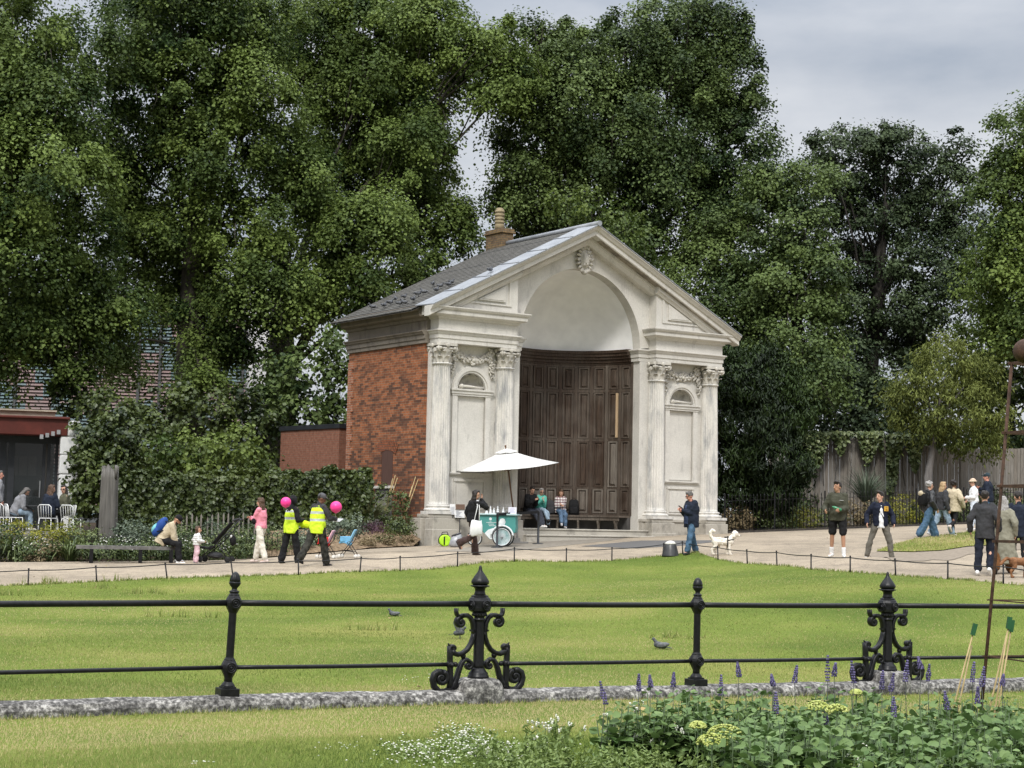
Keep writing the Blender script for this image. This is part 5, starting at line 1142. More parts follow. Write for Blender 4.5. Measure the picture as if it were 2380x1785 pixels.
for (p0, D0), (p1, D1) in zip(RB[:-1], RB[1:]):
    A = gp(p0, D0)-ro; B = gp(p1, D1)-ro; n = max(2, int((B-A).length/.138)); g = MB()
    for i in range(1, n):
        P = A.lerp(B, i/n); g.tube([P, P+Vector((0, 0, 1.16)), P+Vector((0, 0, 1.19)), P+Vector((0, 0, 1.27))], [.0125, .0125, .018, .003], 5)
    g.build('bars', M_IRON, root)
    for z in (.10, 1.06): g = MB(); g.bar(A+Vector((0, 0, z)), B+Vector((0, 0, z)), .034, .016); g.build('rail', M_IRON, root)
    g = MB(); g.bar(A-Vector((0, 0, .1)), A+Vector((0, 0, 1.30)), .045); g.tube([A, A+Vector((0, .5, .0))], .012, 5); g.build('post', M_IRON, root)
g = MB()
for (p0, D0), (p1, D1) in zip(RB[:-1], RB[1:]):
    A = gp(p0, D0-.25); B = gp(p1, D1-.25); g.bar(A+Vector((0, 0, .02)), B+Vector((0, 0, .02)), .08, .10)
o = g.build('edging', noisy('dark_edging', (.03, .026, .022), (.06, .052, .045), 8, .9, .2)); tag(o, kind='structure')
# grass island with a bare soil rim
pp = [gray(2020, 1292), gray(2060, 1270), gray(2128, 1254), gray(2261, 1238), gray(2420, 1231), gray(2480, 1262), gray(2380, 1278), gray(2250, 1290), gray(2150, 1305), gray(2075, 1306)]
sheet('bare_soil', [(p.x, p.y) for p in pp], .012, noisy('trodden_soil', (.17, .14, .105), (.26, .215, .165), 10, .95, .4), .5)
pp = [gray(2037, 1284), gray(2070, 1270), gray(2128, 1255), gray(2261, 1239), gray(2440, 1231), gray(2470, 1250), gray(2330, 1268), gray(2250, 1272), gray(2190, 1282), gray(2120, 1285)]
sheet('grass_island', [(p.x, p.y) for p in pp], .035, M_TURF, .5); ISLAND = [(p.x, p.y) for p in pp]
# planted bank beside the alcove
pp = [gp(600, 44.5), gp(700, 45.2), gp(760, 45.7), gp(860, 47.8), gp(960, 49.5)]
poly = [(p.x, p.y) for p in pp]+[tuple(bw(.08, .1)[:2]), tuple(bw(.30, 5.2)[:2])]+[(p.x, p.y) for p in (gp(700, 55.5), gp(600, 50))]
o = sheet('planted_bank', poly, .02, M_MULCH, .45)
fl = np.array([(p.x, p.y) for p in pp])
def bank_lift(x, y):
    d = 9.0
    for i in range(len(fl)-1):
        a_, b_ = fl[i], fl[i+1]; t_ = np.clip(((x-a_[0])*(b_-a_)[0]+(y-a_[1])*(b_-a_)[1])/((b_-a_)@(b_-a_)), 0, 1); q = a_+(b_-a_)*t_; d = min(d, math.hypot(x-q[0], y-q[1]))
    return .52*min(1, d/1.7)**1.15*max(.55, 1-max(0, d-2)*.08)
for v in o.data.vertices: v.co.z += bank_lift(v.co.x, v.co.y)+.02*math.sin(v.co.x*7)*math.sin(v.co.y*6)
def bankz(x, y): return tz(x, y)+.03+bank_lift(x, y)
# ================================================================ PLANTS
def blades(name, parent, n, h, spread, w, mat, seed, arch=.8, up=.9, base_r=.06, tj=.2, t0=.5):
    """arching strap leaves from a crown"""
    rng = np.random.default_rng(seed); g = MB()
    for i in range(n):
        a = rng.uniform(0, 6.283); L = h*rng.uniform(.6, 1.1); el = rng.uniform(up*.55, up)*math.pi/2; d = Vector((math.cos(a), math.sin(a), 0)); s = Vector((-math.sin(a), math.cos(a), 0))
        p = d*base_r*rng.uniform(0, 1); pts = []; k = 6; e = el
        for j in range(k+1):
            pts.append(p.copy()); p = p+(d*math.cos(e)*spread+Vector((0, 0, math.sin(e))))*(L/k); e -= arch*rng.uniform(.6, 1.3)/k*1.4
        vs = []
        for j, q in enumerate(pts):
            ww = w*(1-(j/k)**2*.95)*(.7+.6*min(1, j/2)); vs += [q-s*ww/2, q+s*ww/2+Vector((0, 0, ww*.2))]
        g.add(vs, [(2*j, 2*j+1, 2*j+3, 2*j+2) for j in range(k)], float(np.clip(rng.normal(t0, tj), 0, 1)), True)
    return g.build(name, mat, parent, fixn=False)
def bush(name, label, cat, loc, rx, rz, mat, seed, leaf=.06, dens=260, group=None, flowers=None, asp=1.0, clump=.16, ry=None):
    root = empty(name, loc, 0, label, cat, group); ry = ry or rx
    lob = [(np.array((0, 0, rz*.55)), (rx, ry, rz*.6)), (np.array((rx*.4, .1, rz*.4)), (rx*.65, ry*.6, rz*.5)), (np.array((-rx*.45, -.05, rz*.42)), (rx*.6, ry*.6, rz*.5))]
    foliage('foliage', lob, mat, root, seed, per_m2=dens, clump_r=clump, leaf=leaf, droop=.2, asp=asp, up=.6)
    if flowers:
        fm, fn, fs = flowers; rng = np.random.default_rng(seed+5); g = MB()
        for k in range(fn):
            d = rdir(1, rng)[0]; d[2] = abs(d[2]); p = np.array((0, 0, rz*.5))+d*np.array((rx, ry, rz*.65))*1.02; g.ball(p, (fs, fs, fs*.6), 6, 4, rng.uniform(.2, 1))
        g.build('flowers', fm, root)
    return root
M_STRAP = tinted('strap_leaf', (.035, .065, .018), (.17, .21, .075), .45, .35, .2)
M_GREY = tinted('grey_leaf', (.060, .085, .055), (.20, .24, .17), .6, .2, .15)
M_GOLD = tinted('golden_leaf', (.10, .12, .015), (.38, .36, .05), .5, .25, .25)
M_WHITEF = tinted('white_petal', (.60, .60, .54), (.85, .85, .80), .6, .2, .2)
M_DRY = tinted('dry_leaf', (.13, .10, .055), (.30, .24, .14), .7, .15, .15)
M_SPIKY = tinted('yucca_leaf', (.07, .095, .045), (.26, .27, .14), .45, .3, .1)
P_ = 'plants in the left border'
# strappy clumps, golden and grey shrubs of the left border
i = 0
for px, D, h, lab in ((160, 43.6, 1.15, 'big arching day lily clump at the left end of the stone bench'), (215, 43.9, .95, 'arching day lily clump behind the stone bench'), (30, 44.0, 1.25, 'tall strap leaved clump at the left edge in front of the cafe'), (120, 44.6, 1.15, 'strap leaved clump below the cafe chairs'), (285, 44.2, .7, 'short strap leaved clump behind the middle of the stone bench')):
    root = empty('day_lily', gp(px, D), 0, lab, 'plant', P_); blades('leaves', root, 70, h, .9, .045, M_STRAP, 70+i, 1.5, .95, .14); i += 1
for px, D, rx, rz, m, lf, lab, fl_ in (
    (40, 44.8, .55, .85, M_GOLD, .05, 'golden green bush at the left edge of the border', None), (115, 44.4, .5, .78, M_GOLD, .05, 'golden bush below the cafe table', None), (75, 43.5, .55, .5, M_STRAP, .05, 'green bush dotted with white flowers by the left wire posts', (M_WHITEF, 70, .018)),
    (10, 44.2, .5, .75, M_STRAP, .05, 'green bush low at the left edge by the path', None), (105, 43.4, .45, .45, M_DRY, .045, 'brownish seed headed bush left of the bench', None), (300, 45.2, .5, .95, M_GREY, .05, 'tall grey green bush right of the timber stump', None), (345, 45.4, .55, .9, M_GREY, .05, 'grey green bush behind the seated man with the rucksack', None),
    (395, 45.3, .5, .9, M_STRAP, .045, 'loose green bush behind the toddler', None), (440, 45.0, .55, .8, M_STRAP, .045, 'loose green bush left of the pushchair', None), (490, 45.2, .55, .8, M_GREY, .045, 'silvery bush behind the pushchair', None), (540, 45.0, .5, .8, M_STRAP, .045, 'loose green bush behind the pushchair handle', None),
    (585, 45.2, .5, .75, M_STRAP, .045, 'green bush left of the woman in pink', None), (640, 45.6, .55, .7, M_STRAP, .045, 'green bush behind the woman in pink', None), (265, 43.8, .5, .55, M_STRAP, .045, 'green bush under the stone bench with white flowers', (M_WHITEF, 40, .02)), (480, 44.3, .5, .5, M_STRAP, .045, 'low bush with white flowers beneath the pushchair', (M_WHITEF, 30, .02)),
    (560, 44.4, .55, .5, M_STRAP, .045, 'low bush with white flowers right of the pushchair', (M_WHITEF, 30, .02)), (400, 44.4, .5, .5, M_STRAP, .045, 'low bush with white flowers behind the seated man', (M_WHITEF, 30, .02)), (345, 44.2, .5, .5, M_STRAP, .045, 'low green bush right end of the stone bench', (M_WHITEF, 20, .02)), (700, 46.5, .5, .6, M_GREY, .045, 'grey green bush between the two hi-vis vests', None), (190, 45.0, .5, .85, M_STRAP, .05, 'green bush left of the timber stump', None), (155, 45.0, .5, .8, M_GOLD, .05, 'small golden bush below the sunglasses woman', None)):
    bush('border_bush', lab, 'bush', gp(px, D), rx, rz, m, 100+i, lf, 240, P_, fl_); i += 1
# bank by the brick wall
def bp(px, py):
    Y = 44.0
    while Y < 56:
        P = at(px, py, Y)
        if P[2] <= bankz(P[0], P[1]): break
        Y += .05
    return Vector((P[0], P[1], bankz(P[0], P[1])))
for px, py, h, lab in ((862, 1230, .95, 'big spiky rosette plant on a short stem on the bank before the brick wall'), (795, 1222, .9, 'spiky rosette plant behind the right pink balloon')):
    p = bp(px, py); root = empty('spiky_rosette', p, 0, lab, 'plant', 'spiky plants on the bank'); g = MB(); g.tube([(0, 0, -.05), (0, 0, .18), (0, 0, .28)], [.10, .09, .06], 10); g.build('stem', noisy('dark_stem', (.015, .012, .009), (.04, .03, .022), 20, .9, .5), root)
    o = blades('leaves', root, 190, h, 1.0, .030, M_SPIKY, 170+i, .75, .9, .05); o.location = (0, 0, .24); i += 1
bush('bank_mound', 'low dark green cushion plant on the mulch left of the plinth', 'plant', bp(930, 1250), .32, .30, M_LEAF7, 181, .05, 420)
bush('heather', 'purple brown heather cushion on the mulch bank', 'plant', bp(868, 1258), .26, .20, tinted('heather', (.05, .025, .035), (.12, .07, .09), .8, .1), 182, .03, 500)
bush('grey_cushion', 'blue grey cushion plant beside the right pink balloon', 'plant', bp(815, 1238), .36, .4, M_GREY, 183, .05, 300); bush('grey_cushion', 'pale grey cushion plant behind the toy pushchairs', 'plant', bp(776, 1245), .36, .42, M_GREY, 184, .05, 300)
for k, (px, d_, lab, m_, rx_) in enumerate(((700, .7, 'low grey cushion behind the hi-vis man on the bank', M_GREY, .34), (735, .9, 'small green cushion between red pushchair and hedge', M_STRAP, .3), (850, .55, 'dry straw coloured tuft plant low on the bank', M_DRY, .26), (895, .7, 'dull green tuft on the mulch below the window', M_LEAF7, .24), (905, .3, 'tiny straw coloured tuft at the edge of the path', M_DRY, .18), (945, .5, 'small dry cushion next to the stone plinth', M_DRY, .22))):
    f_ = gp(px, float(np.interp(px, [600, 700, 760, 860, 960], [44.5, 45.2, 45.7, 47.8, 49.5]))+d_); bush('bank_cushion', lab, 'plant', Vector((f_.x, f_.y, bankz(f_.x, f_.y))), rx_, .24, m_, 260+k, .045, 380, 'low plants on the mulch bank')
bush('laurel', 'dark glossy shrub at the corner of the brick wall', 'shrub', Vector((*bw(-.7, 4.7)[:2], bankz(*bw(-.7, 4.7)[:2]))), .55, 1.6, M_LEAF7, 185, .10, 150)
for px, py, tops_, fx, lab in ((856, 1200, ((852, 1098), (857, 1100)), 3.35, 'staked climbing shrub left of the boarded window'), (915, 1208, ((919, 1104), (924, 1110), (913, 1112)), 1.75, 'staked climbing shrub right of the boarded window'), (955, 1214, ((966, 1108), (972, 1114), (958, 1130)), .75, 'staked climbing shrub next to the plinth corner')):
    w_ = bw(-.32, fx); p = Vector((w_[0], w_[1], bankz(w_[0], w_[1]))); root = empty('staked_climber', p, 0, lab, 'plant', 'staked climbers on the brick wall')
    for tx, ty in tops_:
        D = p.y+.25; t = Vector(at(tx, ty, D))-p; g = MB(); g.tube([(random.uniform(-.15, .15), .1, -.05), t*.5+Vector((0, .1, 0)), t], .013, 6); g.build('cane', M_CANE, root)
    foliage('foliage', [(np.array((.0, .1, .55)), (.30, .2, .45)), (np.array((.08, .1, 1.0)), (.22, .18, .3)), (np.array((-.05, .1, .2)), (.32, .22, .25))], M_STRAP, root, 190+px, per_m2=230, clump_r=.16, leaf=.07)
# border behind the right railing
q_ = 'plants in the right border'
for k, (px, D, rx, rz, m, lf, lab) in enumerate(((1715, 58.5, .55, .75, M_DRY, .07, 'dry brown bush behind the railing at the right end of the alcove'), (1780, 59.0, .6, .8, M_LEAF7, .06, 'dark green bush behind the railing under the yew'), (1820, 59.4, .55, .8, M_STRAP, .06, 'fresh green bush behind the railing left of the runner'), (1868, 59.8, .6, .7, M_GOLD, .05, 'yellowish green bush behind the railing just left of the runner'),
    (1990, 60.5, .7, .8, M_DRY, .06, 'russet bush behind the railing between the two young men'), (2045, 61, .6, .75, M_LEAF7, .06, 'dark bush behind the railing behind the varsity jacket'), (2105, 61.5, .7, .95, M_GOLD, .05, 'yellow flowered bush right of the varsity jacket'), (2150, 62, .6, .8, M_LEAF7, .06, 'dark bush behind the man with the black rucksack'), (2230, 63, .7, .9, M_STRAP, .06, 'green bush behind the woman in white'), (2290, 63.6, .6, 1.2, M_LEAF7, .07, 'tall dark bush beneath the capped man'), (2350, 64.6, .8, 1.0, M_STRAP, .06, 'green bush behind the railing at the right edge'), (1930, 60.2, .6, .7, M_STRAP, .06, 'green bush behind the runner'))):
    bush('border_shrub', lab, 'bush', gp(px, D), rx, rz, m, 220+k, lf, 170, q_)
p = gp(2012, 62.0); root = empty('spiky_grass', p, 0, 'large blue grey spiky fountain grass in front of the timber fence', 'plant')
g = MB(); g.tube([(0, 0, -.1), (0, 0, .75)], [.14, .1], 8); g.build('stem', M_BARK2, root); o = blades('leaves', root, 420, 1.55, 1.0, .018, M_GREY, 240, .55, .98, .05, .2, .35); o.location = (0, 0, .7)
# timber stump, bench, paling, hoop fences
p = gp(248, 46.2); root = empty('timber_stump', p, 0, 'tall weathered grey timber stump between cafe and hedge', 'stump'); ht = at(250, 1092, 46.2)[2]-p.z
g = MB(); rng = np.random.default_rng(4)
rs = []
for z in np.linspace(-.2, ht, 12): rs.append([Vector(((.25-.03*z/ht)*(1+.07*math.sin(7*a_)+.04*math.sin(13*a_+z))*math.cos(a_), (.25-.03*z/ht)*(1+.07*math.sin(7*a_))*math.sin(a_), z+(.10*math.sin(3*a_)+.05*math.sin(11*a_) if z >= ht-.01 else 0))) for a_ in np.linspace(0, 6.283, 40, endpoint=False)])
g.rings(rs); g.build('trunk', m_wood('grey_timber', (.055, .050, .043), (.135, .125, .11), (.17, .16, .145)), root)
g = MB(); g.tube([(.16, -.1, ht-.25), (.2, -.12, ht+.05), (.17, -.1, ht+.12)], [.06, .05, .03], 8); g.build('snag', MATS['grey_timber'], root)
a = gray(200, 1308); b = gray(378, 1308); rz = math.atan2((b-a).y, (b-a).x); root = empty('garden_bench', (a.x, a.y, a.z), rz, 'long backless grey slab bench at the edge of the left border', 'bench'); L = (b-a).length
M_SLAB = noisy('bench_slab', (.085, .082, .078), (.17, .165, .155), 9, .85, .3)
zb_ = .43
g = MB(); n = 24; rs = []
for k in range(n+1):
    x = -.25+(L+.75)*k/n; bend = .55*max(0, (k/n-.72)/.28)**2; rs.append([Vector((x-bend*.1, y+bend*.6, z)) for y, z in ((-.20, zb_), (-.20, zb_-.085), (.22, zb_-.085), (.22, zb_), (.0, zb_+.004))])
g.rings(rs, smooth=False); g.build('seat', M_SLAB, root)
for x in (.12, L-.55, L+.2):
    for y in (-.14, .16): g = MB(); g.box(x-.045, x+.045, y-.04, y+.04, -.15, zb_-.085); g.build('leg', M_IRON, root)
proto = None; rng = np.random.default_rng(9)
root = empty('paling_fence', gp(500, 46.3), 0, 'low fence of pale split pointed stakes in front of the clipped hedge', 'fence'); ro = Vector(root.location)
for k in range(15):
    px = 418+12.2*k+rng.uniform(-2, 2); p = gp(px, 46.2+.03*k)-ro; h = rng.uniform(.95, 1.12); g = MB(); t_ = rng.uniform(-.05, .05)
    g.prism([(-.022, 0), (.022, 0), (.020, h-.07), (0, h), (-.020, h-.06)], 1, -.012, .012); g.build('stake', M_TIMB, root, loc=p); 
for z in (.35, .8): g = MB(); g.tube([gp(418, 46.23)-ro+Vector((0, .02, z)), gp(590, 46.65)-ro+Vector((0, .02, z))], .008, 5); g.build('wire', M_IRON, root)
def hoops(label, pts, h, w):
    root = empty('hoop_railing', gp(*pts[0]), 0, label, 'railing'); ro = Vector(root.location)
    for (p0, D0), (p1, D1) in zip(pts[:-1], pts[1:]):
        A = gp(p0, D0)-ro; B = gp(p1, D1)-ro; n = max(2, int((B-A).length/w)); g = MB(); d = (B-A)/n
        for k in range(n):
            P = A+d*k; g.tube([P, P+Vector((0, 0, h-w*.4)), P+d*.15+Vector((0, 0, h-.1*w)), P+d*.5+Vector((0, 0, h)), P+d*.85+Vector((0, 0, h-.1*w)), P+d+Vector((0, 0, h-w*.4)), P+d], .007, 5)
        g.build('hoops', M_IRON, root); g = MB(); g.bar(A+Vector((0, 0, h*.62)), B+Vector((0, 0, h*.62)), .02, .01); g.build('rail', M_IRON, root)
hoops('low black hoop topped railing edging the left border behind the bench', [(-40, 43.1), (120, 43.3), (400, 44.2), (620, 44.5), (690, 44.9)], .62, .13)
hoops('black hoop topped railing round the cafe terrace by the timber stump', [(140, 45.7), (285, 46.4)], .95, .17)
# ================================================================ GRASS BLADES
def vnoise(x, y, s, seed):
    r = np.random.default_rng(seed); G = r.random((64, 64)); u = x*s; v = y*s; i = np.floor(u).astype(int); j = np.floor(v).astype(int); fu = u-i; fv = v-j
    fu = fu*fu*(3-2*fu); fv = fv*fv*(3-2*fv); a = G[i % 64, j % 64]; b = G[(i+1) % 64, j % 64]; c = G[i % 64, (j+1) % 64]; d = G[(i+1) % 64, (j+1) % 64]
    return (a*(1-fu)+b*fu)*(1-fv)+(c*(1-fu)+d*fu)*fv
def m_grass():
    m, t, b = newmat('grass_blade'); a = t.nodes.new('ShaderNodeAttribute'); a.attribute_name = 'tint'
    r = ramp(t, [(0, (.080, .135, .025)), (.40, (.19, .235, .060)), (.68, (.33, .325, .115)), (1, (.52, .43, .23))]); t.links.new(a.outputs['Fac'], r.inputs[0])
    t.links.new(r.outputs[0], b.inputs['Base Color']); b.inputs['Roughness'].default_value = .6; b.inputs['Specular IOR Level'].default_value = .2
    tr = t.nodes.new('ShaderNodeBsdfTranslucent'); t.links.new(r.outputs[0], tr.inputs[0]); ms = t.nodes.new('ShaderNodeMixShader'); ms.inputs[0].default_value = .3
    o = t.nodes['Material Output']; t.links.new(b.outputs[0], ms.inputs[1]); t.links.new(tr.outputs[0], ms.inputs[2]); t.links.new(ms.outputs[0], o.inputs[0]); return m
M_GRASS = m_grass()
def in_poly(X, Y, poly):
    ins = np.zeros(len(X), bool); n = len(poly)
    for i in range(n):
        a = poly[i]; b = poly[(i+1) % n]; c = (a[1] > Y) != (b[1] > Y); ins ^= c & (X < (b[0]-a[0])*(Y-a[1])/(b[1]-a[1]+1e-12)+a[0])
    return ins
def straw(x, y):
    """share of dry grass: a worn dry strip before the kerb and broad mown bands beyond it"""
    d = (x-P0.x)*SN.x+(y-P0.y)*SN.y          # distance behind the railing line
    band = np.exp(-((d+1.1)/1.0)**2)*.92
    n = .55*vnoise(x, y, .55, 1)+.3*vnoise(x, y*1.6, 1.7, 2)+.15*vnoise(x, y, 5, 3)
    n2 = vnoise(x*.35+9, d*1.0+40, .42, 4)
    return np.clip(-.03+.38*n+.34*np.maximum(0, vnoise(x+3, y, .33, 8)-.45)*2+.42*n2*(d > 0)+band*(.30+.55*vnoise(x, y*1.5, 1.1, 5)+.5*vnoise(x, y*2, 3.1, 7))-.12*(d < -2.0)+.02, 0, 1)
def grass(name, bands, poly, seed, label=None, hmul=1.0):
    rng = np.random.default_rng(seed); XY = []; H = []; Wd = []
    for y0, y1, dens, h, w in bands:
        k = .335; A = (y1**2-y0**2)*k; n = int(A*dens); y = np.sqrt(rng.uniform(y0**2, y1**2, n)); x = y*rng.uniform(-k, k, n)+.0; XY.append(np.stack([x, y], 1)); H.append(np.full(n, h)); Wd.append(np.full(n, w))
    XY = np.concatenate(XY); H = np.concatenate(H); Wd = np.concatenate(Wd); ok = in_poly(XY[:, 0], XY[:, 1], poly)
    d = (XY[:, 0]-P0.x)*SN.x+(XY[:, 1]-P0.y)*SN.y; ok &= np.abs(d) > .155
    XY, H, Wd, d = XY[ok], H[ok], Wd[ok], d[ok]; n = len(XY); x, y = XY[:, 0], XY[:, 1]; z = terr(x, y)+.02
    st = straw(x, y); t = np.clip(st*1.2+rng.normal(.06, .17, n), 0, 1)
    H = H*rng.uniform(.6, 1.35, n)*(1-.25*st)*hmul; a = rng.uniform(0, 6.283, n); lean = rng.uniform(.1, .75, n)*H; la = rng.uniform(0, 6.283, n)
    B = np.stack([x, y, z], 1); s = np.stack([np.cos(a), np.sin(a), np.zeros(n)], 1)*Wd[:, None]/2; top = B+np.stack([np.cos(la)*lean, np.sin(la)*lean, H], 1)
    P = np.stack([B-s, B+s, top], 1).reshape(-1, 3); me = bpy.data.meshes.new(name); me.vertices.add(3*n); me.vertices.foreach_set('co', P.reshape(-1).astype(np.float32))
    me.loops.add(3*n); me.loops.foreach_set('vertex_index', np.arange(3*n, dtype=np.int32)); me.polygons.add(n); me.polygons.foreach_set('loop_start', np.arange(0, 3*n, 3, dtype=np.int32))
    try: me.polygons.foreach_set('loop_total', np.full(n, 3, np.int32))
    except Exception: pass
    at_ = me.attributes.new('tint', 'FLOAT', 'FACE'); at_.data.foreach_set('value', t.astype(np.float32)); me.materials.append(M_GRASS); me.update(); me.validate()
    o = bpy.data.objects.new(name, me); COL.objects.link(o); tag(o, label, None, None, 'stuff'); return o
grass('grass', [(10.2, 13.2, 4200, .040, .0075), (13.2, 17, 2600, .040, .010), (17, 24, 1150, .036, .013), (24, 34, 520, .034, .018), (34, 47, 300, .034, .024)], LAWN_POLY, 5, 'short green lawn grass with dry straw patches')
grass('island_grass', [(44, 70, 300, .07, .03)], ISLAND, 6, 'rough grass tuft patch between the two paths on the right')
# longer tufts against the kerb, the posts and the lawn edge
def tufts():
    rng = np.random.default_rng(8); g = MB()
    def tuft(p, h, n, w=.006):
        for k in range(n):
            a = rng.uniform(0, 6.28); l = rng.uniform(.2, .7)*h; hh = h*rng.uniform(.6, 1.2); q = Vector(p)+Vector((rng.normal(0, .03), rng.normal(0, .03), 0)); s = Vector((math.cos(a+1.5), math.sin(a+1.5), 0))*w
            g.add([q-s, q+s, q+Vector((math.cos(a)*l, math.sin(a)*l, hh))], [(0, 1, 2)], float(np.clip(rng.normal(.42, .2), 0, 1)))
    for k in range(420):
        t = rng.uniform(-1.0, 4.2); p = fp(t, 0, -.17-rng.uniform(0, .04)); p.z = tz(p.x, p.y)+.02; tuft(p, .055, 5)
    for k in range(200):
        t = rng.uniform(-1.0, 4.2); p = fp(t, 0, .18+rng.uniform(0, .04)); p.z = tz(p.x, p.y)+.02; tuft(p, .05, 4)
    for k in range(900):
        p = edge_pt(rng.uniform(-30, 2420)); p.y += .08+rng.normal(0, .06); p.z = tz(p.x, p.y)+.02; tuft(p, .07, 5, .012)
    for px, py in ((30, 1388), (330, 1385), (370, 1382), (410, 1440), (230, 1372), (835, 1470), (1565, 1490), (120, 1358), (310, 1352)):
        p = gray(px, py); 
        for k in range(9): tuft(p+Vector((rng.normal(0, .3), rng.normal(0, .1), 0)), .17, 8, .009)
    o = g.build('tall_grass', M_GRASS, fixn=False); tag(o, 'longer grass tufts along the kerb and lawn edge', kind='stuff')
tufts()
# ================================================================ FLOWER BED
M_SALV = tinted('salvia_leaf', (.050, .105, .026), (.190, .275, .095), .55, .25, .2)
M_SALVB = tinted('salvia_leaf_back', (.05, .09, .04), (.14, .19, .10), .5, .3, .15)
M_PURP = tinted('violet_floret', (.055, .050, .105), (.20, .17, .33), .7, .15, .15)
M_FINE = tinted('fine_leaf', (.085, .135, .032), (.255, .330, .105), .5, .3, .2)
M_LIME = tinted('lime_floret', (.30, .36, .07), (.58, .62, .22), .6, .2, .2)
# broad quilted leaf: 2x3 faces, cupped
BL_V = np.array([(0, 0, 0), (.30, .22, .06), (.36, .5, .07), (.2, .82, .0), (0, 1.0, -.10), (-.2, .82, .0), (-.36, .5, .07), (-.30, .22, .06), (0, .25, .0), (0, .52, .015), (0, .82, -.04)], float)
BL_Q = np.array([(0, 1, 8, 0), (8, 1, 2, 9), (9, 2, 3, 10), (10, 3, 4, 10), (0, 8, 7, 0), (8, 9, 6, 7), (9, 10, 5, 6), (10, 4, 5, 10)])
BL_F = np.array([(8, 1, 2, 9), (9, 2, 3, 10), (8, 9, 6, 7), (9, 10, 5, 6), (0, 1, 8, 7), (10, 3, 4, 5)])
def salvia(seed, h=.46):
    rng = np.random.default_rng(seed); root = empty('salvia_plant', (0, 0, 0), 0, 'leafy green salvia plant with broad pointed leaves in the flower bed', 'plant', 'leafy salvia plants in the flower bed')
    Ps, Ns, Ts, Ss = [], [], [], []; g = MB()
    for s_ in range(8):
        a0 = rng.uniform(0, 6.28); out = rng.uniform(.03, .17); hh = h*rng.uniform(.75, 1.08); b = Vector((0, 0, -.03)); tp = Vector((math.cos(a0)*out, math.sin(a0)*out, hh)); g.tube([b, b.lerp(tp, .5)+Vector((math.cos(a0)*.02, math.sin(a0)*.02, 0)), tp], [.006, .005, .003], 6)
        for k in range(9):
            f_ = .22+.78*k/8; base = np.array(b.lerp(tp, f_)); a1 = a0+k*math.pi/2+rng.normal(0, .2)
            for q in range(2):
                a = a1+q*math.pi; L = (.098 if f_ < .8 else .074)*rng.uniform(.7, 1.25)*(1.0 if k < 8 else .6); el = rng.uniform(-.7, .4)+(.5 if k == 8 else 0)
                d = np.array((math.cos(a)*math.cos(el), math.sin(a)*math.cos(el), math.sin(el))); Ps.append(base+d*(.02+.4*L)); Ts.append(d); Ns.append(np.array((0, 0, 1.0))-d*.2+rng.normal(0, .40, 3)); Ss.append(L)
    n = len(Ps); leaf_mesh('leaves', np.array(Ps), np.array(Ns), np.array(Ts), np.array(Ss), rng.normal(.5, .2, n), M_SALV, root, 1.15, BL_V, BL_F)
    g.build('stem', noisy('green_stem', (.05, .08, .03), (.08, .12, .05), 20, .6, 0), root, fixn=False); return root
def spike(parent, top, L, seed):
    """flower spike ending at local point top"""
    rng = np.random.default_rng(seed); top = Vector(top); g = MB(); ax = Vector((rng.normal(0, .13), rng.normal(0, .13), 1)).normalized(); n = 9
    for k in range(n):
        f_ = k/(n-1); c = top-ax*L*f_; r = (.004+.012*min(1, f_*1.6))*rng.uniform(.6, 1.15)
        for q in range(5):
            a = 6.28*q/5+k*.9; d = Vector((math.cos(a), math.sin(a), -.2)); g.ball(c+d*r, (.0062, .0062, .0078), 6, 4, float(rng.uniform(0, 1)))
    sp = g.build('flower_spike', M_PURP, parent); g = MB(); g.tube([Vector((top.x*.2, top.y*.2, .1)), top-ax*L*.9], [.0032, .0022], 6); g.build('flower_stalk', noisy('dusky_stalk', (.03, .035, .03), (.06, .07, .05), 20, .6, 0), parent)
sal = [salvia(300+k) for k in range(4)]; used = [0]*4
rng = np.random.default_rng(77); spots = []
def bed_back(px): return float(np.interp(px, [1180, 1440, 1600, 1900, 2200, 2380, 2600], [10.9, 11.7, 12.35, 12.6, 12.6, 12.5, 12.4]))
tries = 0
while len(spots) < 96 and tries < 6000:
    tries += 1; D = rng.uniform(9.7, 12.7); px = rng.uniform(1400, 2480)
    if D > bed_back(px) or (px < 1560+ (12.4-D)*70 and D < 11.4 and px < 1800) or (D < 10.6 and rng.random() < .6): continue
    p = gp(px, D)
    if all((p-q).length > .235 for q in spots): spots.append(p)
k = 0
def put(p, sc=1.0):
    global k
    i = k % 4; k += 1; o = sal[i] if not used[i] else copy_tree(sal[i]); used[i] = 1; o.location = p; o.rotation_euler = (0, 0, rng.uniform(0, 6.28)); o.scale = (sc, sc, sc); return o
plants = [put(p, rng.uniform(.85, 1.1)) for p in spots]
SPK = [(1485, 1568), (1510, 1570), (1566, 1564), (1676, 1570), (1714, 1540), (1793, 1568), (1852, 1548), (1924, 1525), (1942, 1542), (1979, 1538), (2052, 1560), (2077, 1566), (2109, 1536), (2134, 1528), (2160, 1545), (2196, 1608), (2264, 1540), (2287, 1551), (2273, 1598), (2332, 1568), (1803, 1610), (2077, 1621), (1918, 1653), (1395, 1585)]
for j, (px, py) in enumerate(SPK):
    D = min(bed_back(px), 12.2)-rng.uniform(.0, .45)-(.5 if py > 1590 else 0); t = Vector(at(px, py, D)); b = Vector((t.x, t.y, tz(t.x, t.y))); root = empty('flowering_salvia', b, 0, 'salvia stalk with a violet flower spike rising above the leafy bed', 'flower', 'violet flower spikes above the bed')
    spike(root, t-b, .07+.07*rng.random()+(.04 if px in (2052, 1924, 1676) else 0), 900+j)
